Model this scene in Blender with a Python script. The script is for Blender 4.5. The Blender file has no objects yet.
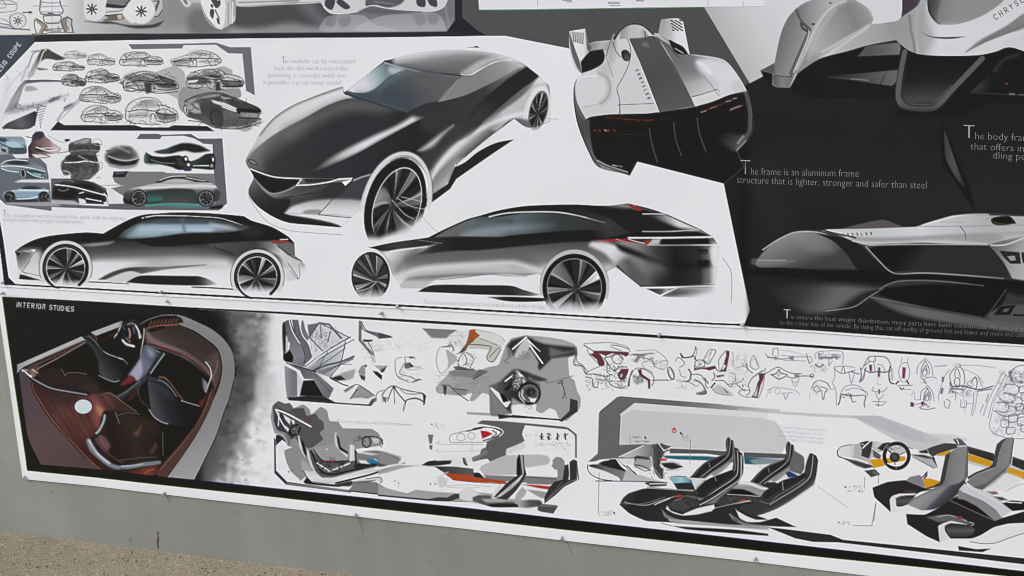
import bpy, bmesh, math, random
import numpy as np
from mathutils import Matrix, Vector
SC = bpy.context.scene
COL = SC.collection
# ---------------------------------------------------------------- camera (wall plane y = 0, ground z = 0, metres)
FOC = 1146.0
CAM_ROT = ((0.96725859, -0.05450563, 0.24787083), (0.25342296, 0.26014034, -0.93172088), (-0.01369717, 0.96403119, 0.26543596))
CAM_LOC = (0.74361249, -2.79516265, 0.79630787 + 0.90176641)
cd = bpy.data.cameras.new('camera'); cam = bpy.data.objects.new('camera', cd); COL.objects.link(cam)
cd.sensor_width = 36.0; cd.lens = 36.0 * FOC / 1024.0; cd.clip_start = 0.05; cd.clip_end = 500
cam.matrix_world = Matrix.Translation(CAM_LOC) @ Matrix(CAM_ROT).to_4x4()
SC.camera = cam
# ---------------------------------------------------------------- sky, sun, exposure
SUN_EL, SUN_AZ = math.radians(42), math.radians(-46)           # azimuth from the wall's outward normal (-y), negative = to the left
world = bpy.data.worlds.new('World'); SC.world = world; world.use_nodes = True
nt = world.node_tree; nt.nodes.clear()
sky = nt.nodes.new('ShaderNodeTexSky'); sky.sky_type = 'NISHITA'; sky.sun_disc = False
sun_dir = Vector((math.sin(SUN_AZ) * math.cos(SUN_EL), -math.cos(SUN_AZ) * math.cos(SUN_EL), math.sin(SUN_EL)))
sky.sun_elevation = SUN_EL; sky.sun_rotation = math.atan2(sun_dir.x, sun_dir.y); sky.air_density = 1.0; sky.dust_density = 2.2; sky.ozone_density = 1.0
bg = nt.nodes.new('ShaderNodeBackground'); bg.inputs['Strength'].default_value = 0.10
wo = nt.nodes.new('ShaderNodeOutputWorld'); nt.links.new(sky.outputs[0], bg.inputs[0]); nt.links.new(bg.outputs[0], wo.inputs[0])
sl = bpy.data.lights.new('sun', 'SUN'); sl.energy = 1.5; sl.angle = math.radians(30); sl.color = (1.0, 0.985, 0.965)
sun = bpy.data.objects.new('sun', sl); COL.objects.link(sun); sun.rotation_euler = sun_dir.to_track_quat('Z', 'Y').to_euler(); sun.location = (0, -4, 5)
SC.view_settings.view_transform = 'Standard'; SC.view_settings.look = 'None'; SC.view_settings.exposure = 0.55; SC.view_settings.gamma = 1.0
SC.cycles.filter_width = 1.1
# ---------------------------------------------------------------- helpers
def tag(o, label=None, cat=None, group=None, kind=None):
    if label: o['label'] = label
    if cat: o['category'] = cat
    if group: o['group'] = group
    if kind: o['kind'] = kind
    return o
def link(name, me, m=None, parent=None):
    o = bpy.data.objects.new(name, me); COL.objects.link(o)
    if m is not None: me.materials.append(m)
    if parent is not None: o.parent = parent
    return o
def empty(name, loc):
    o = bpy.data.objects.new(name, None); COL.objects.link(o); o.location = loc; o.empty_display_size = .05
    return o
def mat(name, base=(.5, .5, .5), rough=.6, spec=.4):
    m = bpy.data.materials.new(name); m.use_nodes = True; b = m.node_tree.nodes['Principled BSDF']
    b.inputs['Base Color'].default_value = (*base, 1); b.inputs['Roughness'].default_value = rough; b.inputs['Specular IOR Level'].default_value = spec
    return m, m.node_tree, b
RM = np.array(CAM_ROT); CL = np.array(CAM_LOC)
def wall_point(px, py, y=0.0):
    """where a traced point lies on the wall (plane at depth y), metres; arrays allowed"""
    px, py = np.asarray(px, float), np.asarray(py, float)
    r = np.stack([(px - 512) / FOC, -(py - 288) / FOC, -np.ones_like(px)], -1) @ RM.T
    t = -CL[1] / r[..., 1]
    p = CL + r * t[..., None]; p[..., 1] = y
    return p
# ---------------------------------------------------------------- print painter
# The two sheets are printed artwork: the drawings are laid down here as vector shapes
# (soft fills, brush strokes) and end up as colours of the printed paper meshes.
# Traced positions are given in photograph units and carried to the wall plane by wall_point().
W_ = 228                   # bare white paper
STEP = 0.62
def axis(a, b, lo, hi):
    far1 = np.arange(a, lo, 6.0); mid = np.arange(lo, hi, STEP); far2 = np.arange(hi, b + 6, 6.0)
    return np.concatenate([far1, mid, far2]).astype(np.float32)
XS = axis(-220, 1250, -52, 1040); YS = axis(-160, 640, -8, 600)
NX, NY = len(XS), len(YS)
CAN = np.full((NY, NX, 3), 228.0, np.float32)
ID = np.zeros((NY, NX), np.int16)
RNG = np.random.RandomState(7)
class ST: dense = 1.0; tension = 1.0; pen = 1.0; ox = 0.0; oy = 0.0; sc = 1.0; part = 0; clip = None
def at(ox=0, oy=0, sc=1.0): ST.ox, ST.oy, ST.sc = ox, oy, float(sc)
def rgb(c):
    return np.array((c, c, c + 1) if not isinstance(c, (tuple, list)) else c, np.float32)
def pts(s):
    """'x,y x,y! ...' in tile units -> arrays, ! marks a sharp corner"""
    P = []; K = []
    if not isinstance(s, str):
        return np.array([[ST.ox + p[0] / ST.sc, ST.oy + p[1] / ST.sc] for p in s], np.float32), [False] * len(s)
    for t in s.split():
        k = t.endswith('!'); t = t.rstrip('!'); x, y = t.split(',')
        P.append((ST.ox + float(x) / ST.sc, ST.oy + float(y) / ST.sc)); K.append(k)
    return np.array(P, np.float32), K
def curve(s, closed, sm=1, n=6):
    P, K = pts(s)
    if not sm or len(P) < 3: return P
    m = len(P); T = np.zeros_like(P)
    for i in range(m):
        if K[i]: continue
        if closed: T[i] = (P[(i + 1) % m] - P[i - 1]) * .5 * ST.tension
        elif 0 < i < m - 1: T[i] = (P[i + 1] - P[i - 1]) * .5
    out = []
    for i in range(m if closed else m - 1):
        a, b = P[i], P[(i + 1) % m]; d = np.linalg.norm(b - a) + 1e-6
        ta, tb = T[i].copy(), T[(i + 1) % m].copy()
        for t_ in (ta, tb):
            q = np.linalg.norm(t_)
            if q > d * 1.3: t_ *= d * 1.3 / q
        for u in np.arange(n) / n:
            h = u * u * (3 - 2 * u)
            out.append(a * (1 - h) + b * h + ta * (u ** 3 - 2 * u * u + u) + tb * (u ** 3 - u * u))
    if not closed: out.append(P[-1])
    return np.array(out, np.float32)
def box(P, m):
    x0, y0 = P.min(0) - m; x1, y1 = P.max(0) + m
    i0, i1 = np.searchsorted(XS, [x0, x1]); j0, j1 = np.searchsorted(YS, [y0, y1])
    return max(i0 - 1, 0), min(i1 + 1, NX), max(j0 - 1, 0), min(j1 + 1, NY)
def segdist(P, closed, bx, reach, W=None):
    i0, i1, j0, j1 = bx
    D = np.full((j1 - j0, i1 - i0), reach * 2 + 2, np.float32)
    m = len(P)
    for k in range(m if closed else m - 1):
        a, b = P[k], P[(k + 1) % m]
        wm = 0 if W is None else max(W[k], W[(k + 1) % m])
        r = reach + wm + .7
        u0, u1 = np.searchsorted(XS, [min(a[0], b[0]) - r, max(a[0], b[0]) + r])
        v0, v1 = np.searchsorted(YS, [min(a[1], b[1]) - r, max(a[1], b[1]) + r])
        u0, u1, v0, v1 = max(u0, i0), min(u1, i1), max(v0, j0), min(v1, j1)
        if u0 >= u1 or v0 >= v1: continue
        X = XS[u0:u1][None]; Y = YS[v0:v1][:, None]
        d = b - a; L2 = float(d @ d) + 1e-9
        t = np.clip(((X - a[0]) * d[0] + (Y - a[1]) * d[1]) / L2, 0, 1)
        e = np.hypot(X - a[0] - t * d[0], Y - a[1] - t * d[1])
        if W is not None: e = e - (W[k] + (W[(k + 1) % m] - W[k]) * t)
        S = D[v0 - j0:v1 - j0, u0 - i0:u1 - i0]
        np.minimum(S, e, out=S)
    return D
def inside(P, bx):
    i0, i1, j0, j1 = bx
    A = np.zeros((j1 - j0, i1 - i0 + 1), np.int16)
    m = len(P)
    for k in range(m):
        a, b = P[k], P[(k + 1) % m]
        if a[1] == b[1]: continue
        if a[1] > b[1]: a, b = b, a
        v0, v1 = np.searchsorted(YS, [a[1], b[1]])
        v0, v1 = max(v0, j0), min(v1, j1)
        if v0 >= v1: continue
        y = YS[v0:v1]; x = a[0] + (b[0] - a[0]) * (y - a[1]) / (b[1] - a[1])
        c = np.clip(np.searchsorted(XS, x) - i0, 0, i1 - i0)
        A[np.arange(v0 - j0, v1 - j0), c] ^= 1
    return (np.cumsum(A, 1)[:, :-1] & 1).astype(bool)
def smooth(t):
    t = np.clip(t, 0, 1); return t * t * (3 - 2 * t)
def put(bx, al, col):
    i0, i1, j0, j1 = bx
    if ST.clip is not None: al = al * ST.clip[j0:j1, i0:i1]
    S = CAN[j0:j1, i0:i1]
    S += (col - S) * al[..., None]
    if ST.part:
        S = ID[j0:j1, i0:i1]; S[al > .4] = ST.part
def mask_of(P, bx, f):
    D = segdist(P, True, bx, f + .3)
    return smooth(.5 + np.where(inside(P, bx), D, -D) / (2 * f))
def ramp(g, bx):
    x0, y0, x1, y1, stops = g
    x0, x1 = ST.ox + x0 / ST.sc, ST.ox + x1 / ST.sc; y0, y1 = ST.oy + y0 / ST.sc, ST.oy + y1 / ST.sc
    X = XS[bx[0]:bx[1]][None]; Y = YS[bx[2]:bx[3]][:, None]
    dx, dy = x1 - x0, y1 - y0
    t = ((X - x0) * dx + (Y - y0) * dy) / (dx * dx + dy * dy)
    ts = [s[0] for s in stops]
    C = np.stack([np.interp(t, ts, [rgb(s[1])[c] for s in stops]) for c in range(3)], -1).astype(np.float32)
    A = np.interp(t, ts, [(s[2] if len(s) > 2 else 1.0) for s in stops]).astype(np.float32)
    return C, A
def F(s, col=0, a=1.0, f=.5, sm=1, g=None):
    """fill a closed outline; f = softness of its edge, g = (x0,y0,x1,y1,[(t,colour[,alpha])...])"""
    P = curve(s, True, sm); bx = box(P, f + 1)
    if bx[0] >= bx[1] or bx[2] >= bx[3]: return
    M = mask_of(P, bx, f) * a
    if g is None:
        keep = ST.part; ST.part = 0 if (not isinstance(col, tuple) and col == W_) else keep   # bare paper is no part
        put(bx, M, rgb(col)); ST.part = keep
    else:
        C, A = ramp(g, bx); put(bx, M * A, C)
def R(s, *a, **k): F(s, *a, sm=0, **k)
def L(s, col=40, w=.7, a=1.0, f=.45, sm=1, t=0, w1=None):
    """brush stroke, w = width, w1 = width at the far end, t = 1 tapers both ends"""
    P = curve(s, False, sm); n = len(P)
    u = np.linspace(0, 1, n)
    W = (w + ((w if w1 is None else w1) - w) * u) * .5
    if t: W = W * np.sqrt(np.clip(np.sin(np.pi * np.clip(u, .02, .98)), .02, 1))
    W = W.astype(np.float32)
    bx = box(P, W.max() + f + 1)
    if bx[0] >= bx[1] or bx[2] >= bx[3]: return
    D = segdist(P, False, bx, f + .2, W)
    put(bx, smooth(.5 - D / (2 * f)) * a * min(1, w / .5 if f < 1 else 1), rgb(col))
def S(s, col=50, w=.55, a=.75, n=2, j=.45, **k):
    """a pencil line gone over n times"""
    P, K = pts(s); o = (ST.ox, ST.oy, ST.sc); at(); w, a = w * (.5 + .5 * ST.pen), a * ST.pen
    for i in range(n):
        Q = P + RNG.normal(0, j if i else .05, P.shape)
        L([tuple(q) for q in Q], col, w, a / (1 + .3 * i), **k)
    at(*o)
def ellipse(cx, cy, rx, ry, rot=0, n=36, a0=0, a1=360):
    c, s_ = math.cos(math.radians(rot)), math.sin(math.radians(rot)); o = []
    for i in range(n):
        t = math.radians(a0 + (a1 - a0) * i / (n if a1 - a0 == 360 else n - 1)); x, y = rx * math.cos(t), ry * math.sin(t)
        o.append((cx + x * c - y * s_, cy + x * s_ + y * c))
    return o
def E(cx, cy, rx, ry, rot=0, col=0, **k): F(ellipse(cx, cy, rx, ry, rot), col, sm=0, **k)
def EL(cx, cy, rx, ry, rot=0, col=40, w=.7, a0=0, a1=360, **k):
    o = ellipse(cx, cy, rx, ry, rot, 36, a0, a1)
    if a1 - a0 == 360: o = o + o[:1]
    L(o, col, w, sm=0, **k)
def tone(s, sat=1.0, gain=1.0, f=2, soft=0):
    """shift the ink of one drawing towards grey / darker"""
    P = curve(s, True, 0); bx = box(P, f + 1); M = (mask_of(P, bx, f))[..., None]; S = CAN[bx[2]:bx[3], bx[0]:bx[1]]
    if soft: M = M * (1 - np.clip((S.max(-1, keepdims=True) - S.min(-1, keepdims=True) - 18) / 30, 0, 1))   # leave strong colours alone
    g = S.mean(-1, keepdims=True); gg = gain + (1 - gain) * np.clip(g / 205, 0, 1) ** 3; S += ((g + (S - g) * sat) * gg - S) * M
class clip:
    """restrict the strokes inside a with-block to an outline"""
    def __init__(s, pt, f=.5, sm=1): s.pt, s.f, s.sm = pt, f, sm
    def __enter__(s):
        s.old = ST.clip; P = curve(s.pt, True, s.sm); bx = box(P, s.f + 1)
        M = np.zeros((NY, NX), np.float32); M[bx[2]:bx[3], bx[0]:bx[1]] = mask_of(P, bx, s.f)
        ST.clip = M if s.old is None else M * s.old
    def __exit__(s, *e): ST.clip = s.old
PARTS = {0: ('sheet', None, None)}       # id -> (name, parent id, label)
PART_SHEET = {}
class part:
    """what is laid down inside the with-block belongs to this printed part; with region= the whole outline does"""
    def __init__(s, name, label=None, region=None): s.n, s.l, s.r = name, label, region
    def __enter__(s):
        s.old = ST.part; s.k = len(PARTS); PARTS[s.k] = (s.n, CUR[-1], s.l); CUR.append(s.k)
        if s.r is not None:
            P = curve(s.r, True, 0); bx = box(P, 1); I = ID[bx[2]:bx[3], bx[0]:bx[1]]; I[inside(P, bx)] = s.k
            ST.part = 0
        else: ST.part = s.k
        return s.k
    def __exit__(s, *e): ST.part = s.old; CUR.pop()
CUR = [0]
def scrib(x0, y0, x1, y1, n, col=60, w=.5, a=.6, ln=6, flat=.4, seed=1):
    n, w = int(n * ST.dense), w / ST.dense ** .35; ln = ln * .5; a = a * ST.pen
    """loose pencil marks in a box (tile units)"""
    r = np.random.RandomState(seed); o = (ST.ox, ST.oy, ST.sc)
    X0, Y0 = ST.ox + x0 / ST.sc, ST.oy + y0 / ST.sc; X1, Y1 = ST.ox + x1 / ST.sc, ST.oy + y1 / ST.sc; at()
    for i in range(n):
        x, y = r.uniform(X0, X1), r.uniform(Y0, Y1); th = r.normal(0, flat) + (math.pi if r.rand() < .5 else 0)
        q = [(x, y)]
        for k in range(3):
            th += r.normal(0, .55); x += math.cos(th) * ln / 3; y += math.sin(th) * ln / 3; q.append((x, y))
        L(q, col, w * r.uniform(.6, 1.4), a * r.uniform(.4, 1), t=1)
    at(*o)
def wheel(cx, cy, rx, ry, rot=0, n=10, ph=0, tw=0., hx=0, hy=0, tyre=.14, c0=30, c1=200, rimc=215, seed=0, fade=None, arch=None):
    """alloy wheel seen at an angle: tyre, bright rim ring, twisted double spokes, hub (tile units)"""
    rx, ry = rx / ST.sc, ry / ST.sc; cx, cy = ST.ox + cx / ST.sc, ST.oy + cy / ST.sc; hx, hy = hx / ST.sc, hy / ST.sc
    bx = box(np.array([[cx - max(rx, ry), cy - max(rx, ry)], [cx + max(rx, ry), cy + max(rx, ry)]], np.float32), 2)
    X = XS[bx[0]:bx[1]][None] - cx; Y = YS[bx[2]:bx[3]][:, None] - cy
    c, s_ = math.cos(math.radians(rot)), math.sin(math.radians(rot))
    u = (X * c + Y * s_) / rx; v = (-X * s_ + Y * c) / ry; r = np.hypot(u, v); px = 1.0 / min(rx, ry)
    rim = 1 - tyre
    hu, hv = (hx * c + hy * s_) / rx, (-hx * s_ + hy * c) / ry
    k = np.clip(1 - r / rim, 0, 1); th = np.arctan2(v - hv * k, u - hu * k); q = np.hypot(u - hu * k, v - hv * k) / rim
    th = th + .16 * np.sin(2 * th + seed) + .09 * np.sin(3 * th + 2.3 * seed); w = np.cos(n * th + ph + (tw + .05) * q * 6.28) + .35 * np.cos((n - 3) * th + seed) * q
    jit = np.cos(3 * th + seed) * .25 + np.cos(5 * th + 2 * seed) * .15 + np.sin(2 * th + seed * 3) * .2
    g = c0 + (c1 - c0) * smooth((w + .05) / .8) * (.52 + jit) * (.45 + .55 * q)
    g = g + 60 * smooth((np.cos(n * th + ph + .9 + (tw + .05) * q * 6.28) - .93) / .07) * smooth(q * 2)
    g = g - 22 * smooth((np.cos(n * th + ph - 1.5) - .7) / .3)
    g = np.where(q < .17, 55 + 40 * jit, g)
    al = smooth((1 - r) / px + .5)
    col = np.where(r > rim, 26, g)
    ring = smooth(1 - np.abs(r - rim) / (px * .8)) * .9
    col = col + (rimc - col) * ring
    C = np.stack([col, col, col + 2], -1).astype(np.float32)
    if fade is not None:                     # fades into the paper below: (y0, y1) tile units
        y0, y1 = ST.oy + fade[0] / ST.sc, ST.oy + fade[1] / ST.sc
        al = al * np.clip((y1 - YS[bx[2]:bx[3]][:, None]) / (y1 - y0), 0, 1)
    put(bx, al.astype(np.float32), C)
def stroke_word(s, x, y, h, col, dx=.62, ang=0, sl=0, w=.6, a=1.):
    """short words in single-stroke capitals, printed straight into the artwork (tile units)"""
    o = (ST.ox, ST.oy, ST.sc); c, s_ = math.cos(math.radians(ang)), math.sin(math.radians(ang))
    for ch in s:
        for st in GLY.get(ch, ()):
            q = []
            for i in range(0, len(st), 2):
                gx, gy = int(st[i]) / 4 * h * .5, -int(st[i + 1]) / 6 * h
                gx -= gy * sl
                q.append((x + gx * c - gy * s_, y + gx * s_ + gy * c))
            L(q, col, w, a, sm=0, f=.4)
        adv = dx * h * (.5 if ch == 'I' else 1)
        x += adv * c; y += adv * s_
GLY = {'A': ['002640', '1232'], 'B': ['000636454433033342413000'], 'C': ['453616050110304 1'.replace(' ', '')], 'D': ['00062644422000'], 'E': ['46060040', '0333'],
       'F': ['460600', '0333'], 'G': ['45361605011030414323'], 'H': ['0006', '4046', '0343'], 'I': ['1016'], 'L': ['060040'], 'N': ['00064046'],
       'O': ['100516364541301001'.replace('1001', '10')], 'P': ['00063645443303'], 'R': ['00063645443303', '2340'], 'S': ['4536160504133342413010' + '01'], 'T': ['0646', '2620'],
       'U': ['060110304146'], 'V': ['062046'], 'Y': ['062346', '2320']}
GLY['O'] = ['1001051636454130' + '10']
# ================================================================ UPPER SHEET
# dark printed ground of the whole sheet, white picture panel on it
R('-215,-155 1245,-155 1245,362 1024,343 928,337 812,328.6 745,325 716,324 620,318.2 446,308.2 288,299.8 192,294.4 96,289.2 16,284.8 5.5,283.8 -12,150 -215,-155', 36)
with part('dark_panel', 'dark right panel with the racing car drawings', region='505,-155 1245,-155 1245,362 1024,343 745,325 750,310 725,183 570,47 505,35'):
    F('463,-30 1250,-30 1250,90 749,83 700,165 480,200 463,30', 78, sm=0, f=.6)
    # shade towards black on the right
    F('749,83 762,76 820,40 1250,60 1250,362 745,325 750,310 724,183 690,175 690,120', 34, sm=0, f=1)
    with clip('728,180 768,80 1250,60 1250,362 745,325 750,310', sm=0):
        L('760,140 1250,160', 34, 60, a=.5, f=40)
        L('800,170 1100,190', 40, 50, a=.6, f=40)
        L('900,210 1100,200', 46, 40, a=.5, f=30)
        L('760,180 790,250', 44, 30, a=.6, f=20)
        L('745,60 742,330', 24, 8, a=.9, f=10)
# diagonal dark corner, sky reflection in the gloss painted in as navy
F('-215,-155 -215,170 0,79.5 36,42 37,36 0,36.5', (58, 68, 88), sm=0, f=.7)
F('30,36.5 60,36 60,43 37,43 30,50', (58, 60, 74), sm=0, f=3, a=.7)
# white picture panel
PANEL = '37,41.8 128,40 256,38 384,37 505,35.4 571.5,48.6 637.8,161.2 724,183 750,309.5 744.5,323.4 716,322.3 620,316.3 446,306.3 288,297.6 192,292.6 96,287.6 17,283.4 10,277 -4,198 -30,110 0,80.5'
R(PANEL, W_)
# white gap at the left and below the printed border
R('-215,170 -30,110 -12,150 0,238 5.8,284.5 -300,286', W_)
R('-215,284 5.5,284.4 16,285.4 96,289.7 192,294.9 288,300.3 446,308.7 620,318.7 716,324.5 745,325.9 812,329.5 928,337.8 1024,343.8 1245,360 1245,380 1024,350 -215,300', W_)
L('-8,150 0,212 8,279', (70, 40, 130), 1.0, a=.6, sm=0)
at()
# ---------------- strip of earlier drawings along the top
with part('top_strip', 'grey strip with chassis drawings along the top', region='-215,-155 456,-155 456,20 448,31.2 128,33.4 -215,36.8'):
    F('-215,-155 456,-155 456,20 448,31.2 128,33.4 -215,36.8', 150, sm=0, f=.6, g=(60, 0, 240, 0, [(0, (222, 222, 216)), (.12, (196, 194, 192)), (.6, (146, 144, 146)), (1, (118, 118, 124))]))
    L('150,33 250,31 456,28', (176, 174, 178), 10, a=.5, f=8)
    L('-20,34.6 40,33.8', (205, 214, 196), 2.5, a=.6, f=1.5)
    F('172,-20 204,-20 240,24 250,31 205,31 190,10', 178, f=6, a=.5)
    F('196,8 232,20 226,33 192,33', 92, f=6, a=.65)
    F('236,5 262,5 330,2 330,26 290,22 262,27 234,26', (66, 66, 74), f=5, a=.85)
    L('300,-4 330,30', (150, 152, 160), 12, a=.4, f=8)
at(0, 0, 8)
with part('car_underbody_sketch', 'small line sketches of a bodyless car seen from above', region='0,-100 215,-100 225,240 0,245'):
    S('0,30 100,35 150,40 140,85 60,95 0,95', (120, 118, 140), .6); S('0,15 70,0 120,10 152,30', (130, 128, 150), .6); S('30,0 60,30 55,60 0,62', (140, 138, 160))
    EL(160, 165, 66, 62, 0, (130, 126, 158), .8); EL(160, 165, 52, 48, 0, (190, 186, 205), .6)
    for k in range(8):
        t = k * math.pi / 4; L([(160 + 10 * math.cos(t), 165 + 10 * math.sin(t)), (160 + 36 * math.cos(t), 165 + 34 * math.sin(t))], (50, 48, 60), 1.0)
    S('0,140 60,160 100,190', (120, 118, 150)); S('0,185 90,200 130,235', (110, 108, 150), .8, n=3); S('0,215 120,228 250,238', (96, 94, 126), .9, n=3); S('0,205 100,215', (120, 118, 150)); S('100,110 95,150 105,200', 120)
    L('200,99 270,97', (140, 90, 110), 1.3); L('250,91 272,98 250,104', (130, 80, 100), 1.2)
with part('car_top_view_sketch', 'line sketch of a car body plan between tan wheels', region='270,-100 610,-100 600,262 275,272'):
    F('340,-60 500,-60 512,60 515,90 480,120 350,115 335,70', (222, 222, 224), f=2, a=.7)
    S('345,-60 338,40 332,80 352,112 430,118 498,112 518,80 500,30 492,-60', (84, 82, 104), .8, n=3); S('350,18 430,22 488,16', (120, 118, 140), .6); S('352,50 490,48', (140, 138, 160)); S('350,95 500,96', (130, 128, 150))
    S('362,128 430,124 500,128 498,160 480,180 390,182 366,160 362,128', (84, 82, 104), .8); L('400,104 440,106', (60, 50, 90), 1.1)
    L('430,-40 432,260', (150, 146, 170), .5, a=.8); S('385,190 490,190', 120); S('375,235 510,228', (90, 88, 110), .9, n=3); S('380,245 500,245', (110, 108, 120), .8); S('395,205 392,250', 110); S('485,205 488,250', 110)
    F('300,148 330,160 378,195 380,220 350,262! 322,262! 345,210 312,180', (176, 148, 110), f=.6); F('560,135 515,150 508,180 530,250 560,262! 548,200 565,160', (158, 134, 108), f=.6)
    F('555,135 580,150 590,180 575,230 565,230 550,200', (190, 190, 196), f=.6)
    S('300,148 330,160 378,195 380,220 350,262', (70, 54, 50), .7); S('298,160 290,200 305,262', (70, 66, 90), .8); S('560,135 515,150 508,180 530,250', (70, 54, 50), .7); S('560,140 585,160 590,200 600,255', (66, 60, 80), .9)
    S('272,272 380,266 450,258 606,258', (80, 76, 80), .7); S('275,50 340,45', 160); S('505,50 560,45', 160); S('545,200 570,240', 80)
at(0, 0, 4)
with part('wheel_unit_drawing', 'white wheel unit joining two alloy wheels with dark shadow'):
    F('345,84! 400,88 440,84 520,100 610,98 660,82! 640,104 600,112 540,112 470,96 420,94', (66, 60, 74), f=1.2)
    F('420,-10 560,-10 560,50 520,70 440,66', 90, f=1, g=(0, -10, 0, 70, [(0, (96, 106, 96)), (.25, (70, 74, 72)), (.4, 190), (.6, 205), (1, 120)]))
    F('410,-8 520,-12 500,14 424,26', (120, 134, 116), f=.8); F('424,14 500,20 524,4 530,12 500,32 424,30', (44, 44, 52), f=.8)
    F('424,30 500,34 530,10 545,0 545,55 500,52 430,58', (206, 208, 206), f=.7)
    L('432,48 480,44 500,38', 120, 1, f=.6); F('425,62 495,56 495,78 420,82 440,70', (120, 102, 70), f=.6); F('476,60 492,56 494,74 480,76', (212, 190, 140), f=.6); L('425,62 495,56', (60, 52, 40), .7)
    F('352,-30 430,-30 428,30 424,62 404,80 384,84 358,78 344,60 342,20', (216, 217, 216), f=.6); L('424,62 404,80 384,84 358,78', (180, 182, 170), .7)
    F('600,-20 640,-20 655,10 654,40 640,62 614,70 600,60', (186, 184, 196), f=.8); L('640,6 628,40', (70, 64, 80), 2, f=.8); L('612,6 640,2', 90, 1); L('614,26 636,20', 110, .8); L('654,40 640,62 624,66', (90, 80, 100), 1.2)
    E(570, 40, 56, 56, 0, (222, 223, 221), f=.6); EL(570, 40, 56, 56, 0, (188, 192, 178), .8); F('500,40 530,10 550,80 530,92 498,60', (222, 223, 221), f=1.5)
    for cx, cy, s_ in ((374, 36, 1), (571, 45, 1)):
        for k in range(8):
            t = k * math.pi / 4 + .05; r1, r2 = 5, 20 * (1 if k % 2 == 0 else 1.15)
            L([(cx + r1 * math.cos(t), cy + r1 * math.sin(t)), (cx + r2 * math.cos(t), cy + r2 * math.sin(t))], (46, 46, 60), 1.5 if k % 2 == 0 else 1.2, f=.6)
with part('front_wheel_drawing', 'large white wheel seen from below'):
    F('728,-5 770,-5 772,10 764,24 750,28 738,18', (206, 208, 204), f=.7); F('735,-5 748,-5 756,14 748,16', (90, 90, 96), f=.8, a=.7); F('764,-5 818,-8 818,8 770,10', (190, 190, 190), f=.8)
    F('900,-8 960,-8 966,18 948,30 946,80 925,98 900,112 885,116', (196, 199, 190), f=.7); F('930,-8 962,-8 962,18 948,26 948,60 935,58', (168, 171, 166), f=.8)
    L('936,10 934,92', (224, 226, 218), 1.2); L('918,10 918,104', (150, 152, 146), 1, f=.8); L('948,28 966,22', 100, .8)
    F('958,-8 1290,-8 1290,10 1100,20 962,26', (208, 210, 208), f=.7); L('962,26 1100,16 1290,6', (150, 160, 140), .7); L('960,10 1200,2', (150, 150, 156), 1.5, f=1)
    F('812,-10 900,-10 905,60 898,110 885,116 868,108 835,70 816,30', (226, 228, 224), f=.6); EL(860, 20, 48, 96, -16, (196, 200, 190), .7)
    for q in ('845,-10 868,-10 880,24 868,30', '846,40 858,36 862,52 856,74 846,60', '862,16 884,0 886,20 870,32', '872,72 882,78 884,96 876,92', '848,16 858,20 856,30 850,28'): F(q, (70, 72, 84), f=.7)
    L('866,40 882,74', (120, 124, 128), 1.5)
with part('chassis_drawing', 'light pod with twin intakes and its reflection'):
    F('1130,-5 1200,-5 1190,14 1160,16 1130,6', (150, 152, 156), f=2, a=.6)
    F('1290,-10 1480,-10 1510,6 1620,0 1640,-10 1790,-10 1785,22 1760,38 1730,44 1660,42 1600,36 1560,34 1500,22 1470,28 1440,44 1380,54 1330,52 1300,28', (204, 206, 204), f=.6)
    F('1480,-10 1620,-10 1610,14 1560,30 1510,20 1470,24', (88, 92, 104), f=1.2); L('1500,6 1580,16', (130, 134, 146), 1, f=.8)
    L('1300,28 1330,52 1380,54 1440,44 1470,28 1500,22 1560,34 1660,42 1730,44 1760,38 1785,22', (226, 230, 226), .8)
    for q in ('1312,-5 1346,-5 1334,38 1306,22', '1352,10 1368,-4 1406,26 1386,36', '1672,-5 1704,-5 1704,26 1676,22', '1716,-5 1748,-5 1752,26 1726,20'): F(q, (62, 66, 82), f=.9)
    F('1290,124 1300,80 1330,62 1420,58 1470,66 1500,96 1560,110 1600,122', (186, 188, 190), f=1, a=.55); F('1430,122 1500,74 1590,54 1700,46 1760,60 1785,100 1780,122', (190, 192, 194), f=1, a=.5)
    for q in ('1314,66 1350,66 1340,106 1308,98', '1360,70 1410,66 1400,100 1370,106', '1660,60 1700,56 1704,92 1676,98', '1716,58 1756,60 1752,90 1724,92'): F(q, (120, 122, 132), f=1.5, a=.55)
    F('1440,46 1490,30 1600,44 1690,48 1600,56 1500,54', (84, 88, 104), f=2, a=.7)
    L('1785,22 1798,90', 176, 1.6, a=.4, f=1.2)
at()
# frame corner and the pale notice at the top edge
F('456,-20 463,-20 463,17 478,30 488,35.3 448,33 448,31 456,20', (30, 33, 38), sm=0, f=.5)
with part('notice_panel', 'pale notice panel cropped at the top', region='468,-155 768,-155 765,6.4 700,6.8 512,9.5 480,9.6'):
    R('468,-155 768,-155 765,6.4 700,6.8 512,9.5 480,9.6', 224)
    L('480,10 512,9.9 700,7.2 765,6.8', (90, 140, 96), .8, sm=0)
    at(512, 0, 4); 
    for q in ('206,-4 206,6', '105,-10 105,24', '785,-10 785,20', '925,6 925,22'): L(q, 150, .5)
    for y, a_, b_ in ((8, 385, 432), (13, 388, 430), (22, 393, 436), (2, 210, 240), (7, 222, 242), (3, 500, 530)):
        x = a_
        while x < b_: L([(x, y), (x + 3, y + .5)], 110, .8, a=.8); x += 5.5
    L('500,1 528,2', (190, 120, 180), .8)
at()
R('704,7 768,6.2 768,-155 1250,-155 1250,72 900,40 764,75.5 749.5,83', 176)
F('704,7 768,6.2 768,-155 1250,-155 1250,72 900,40 764,75.5 749.5,83', 150, sm=0, f=.5, g=(715, 70, 800, 30, [(0, 168), (.3, 188), (.6, 204), (1, 214)]))
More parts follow.
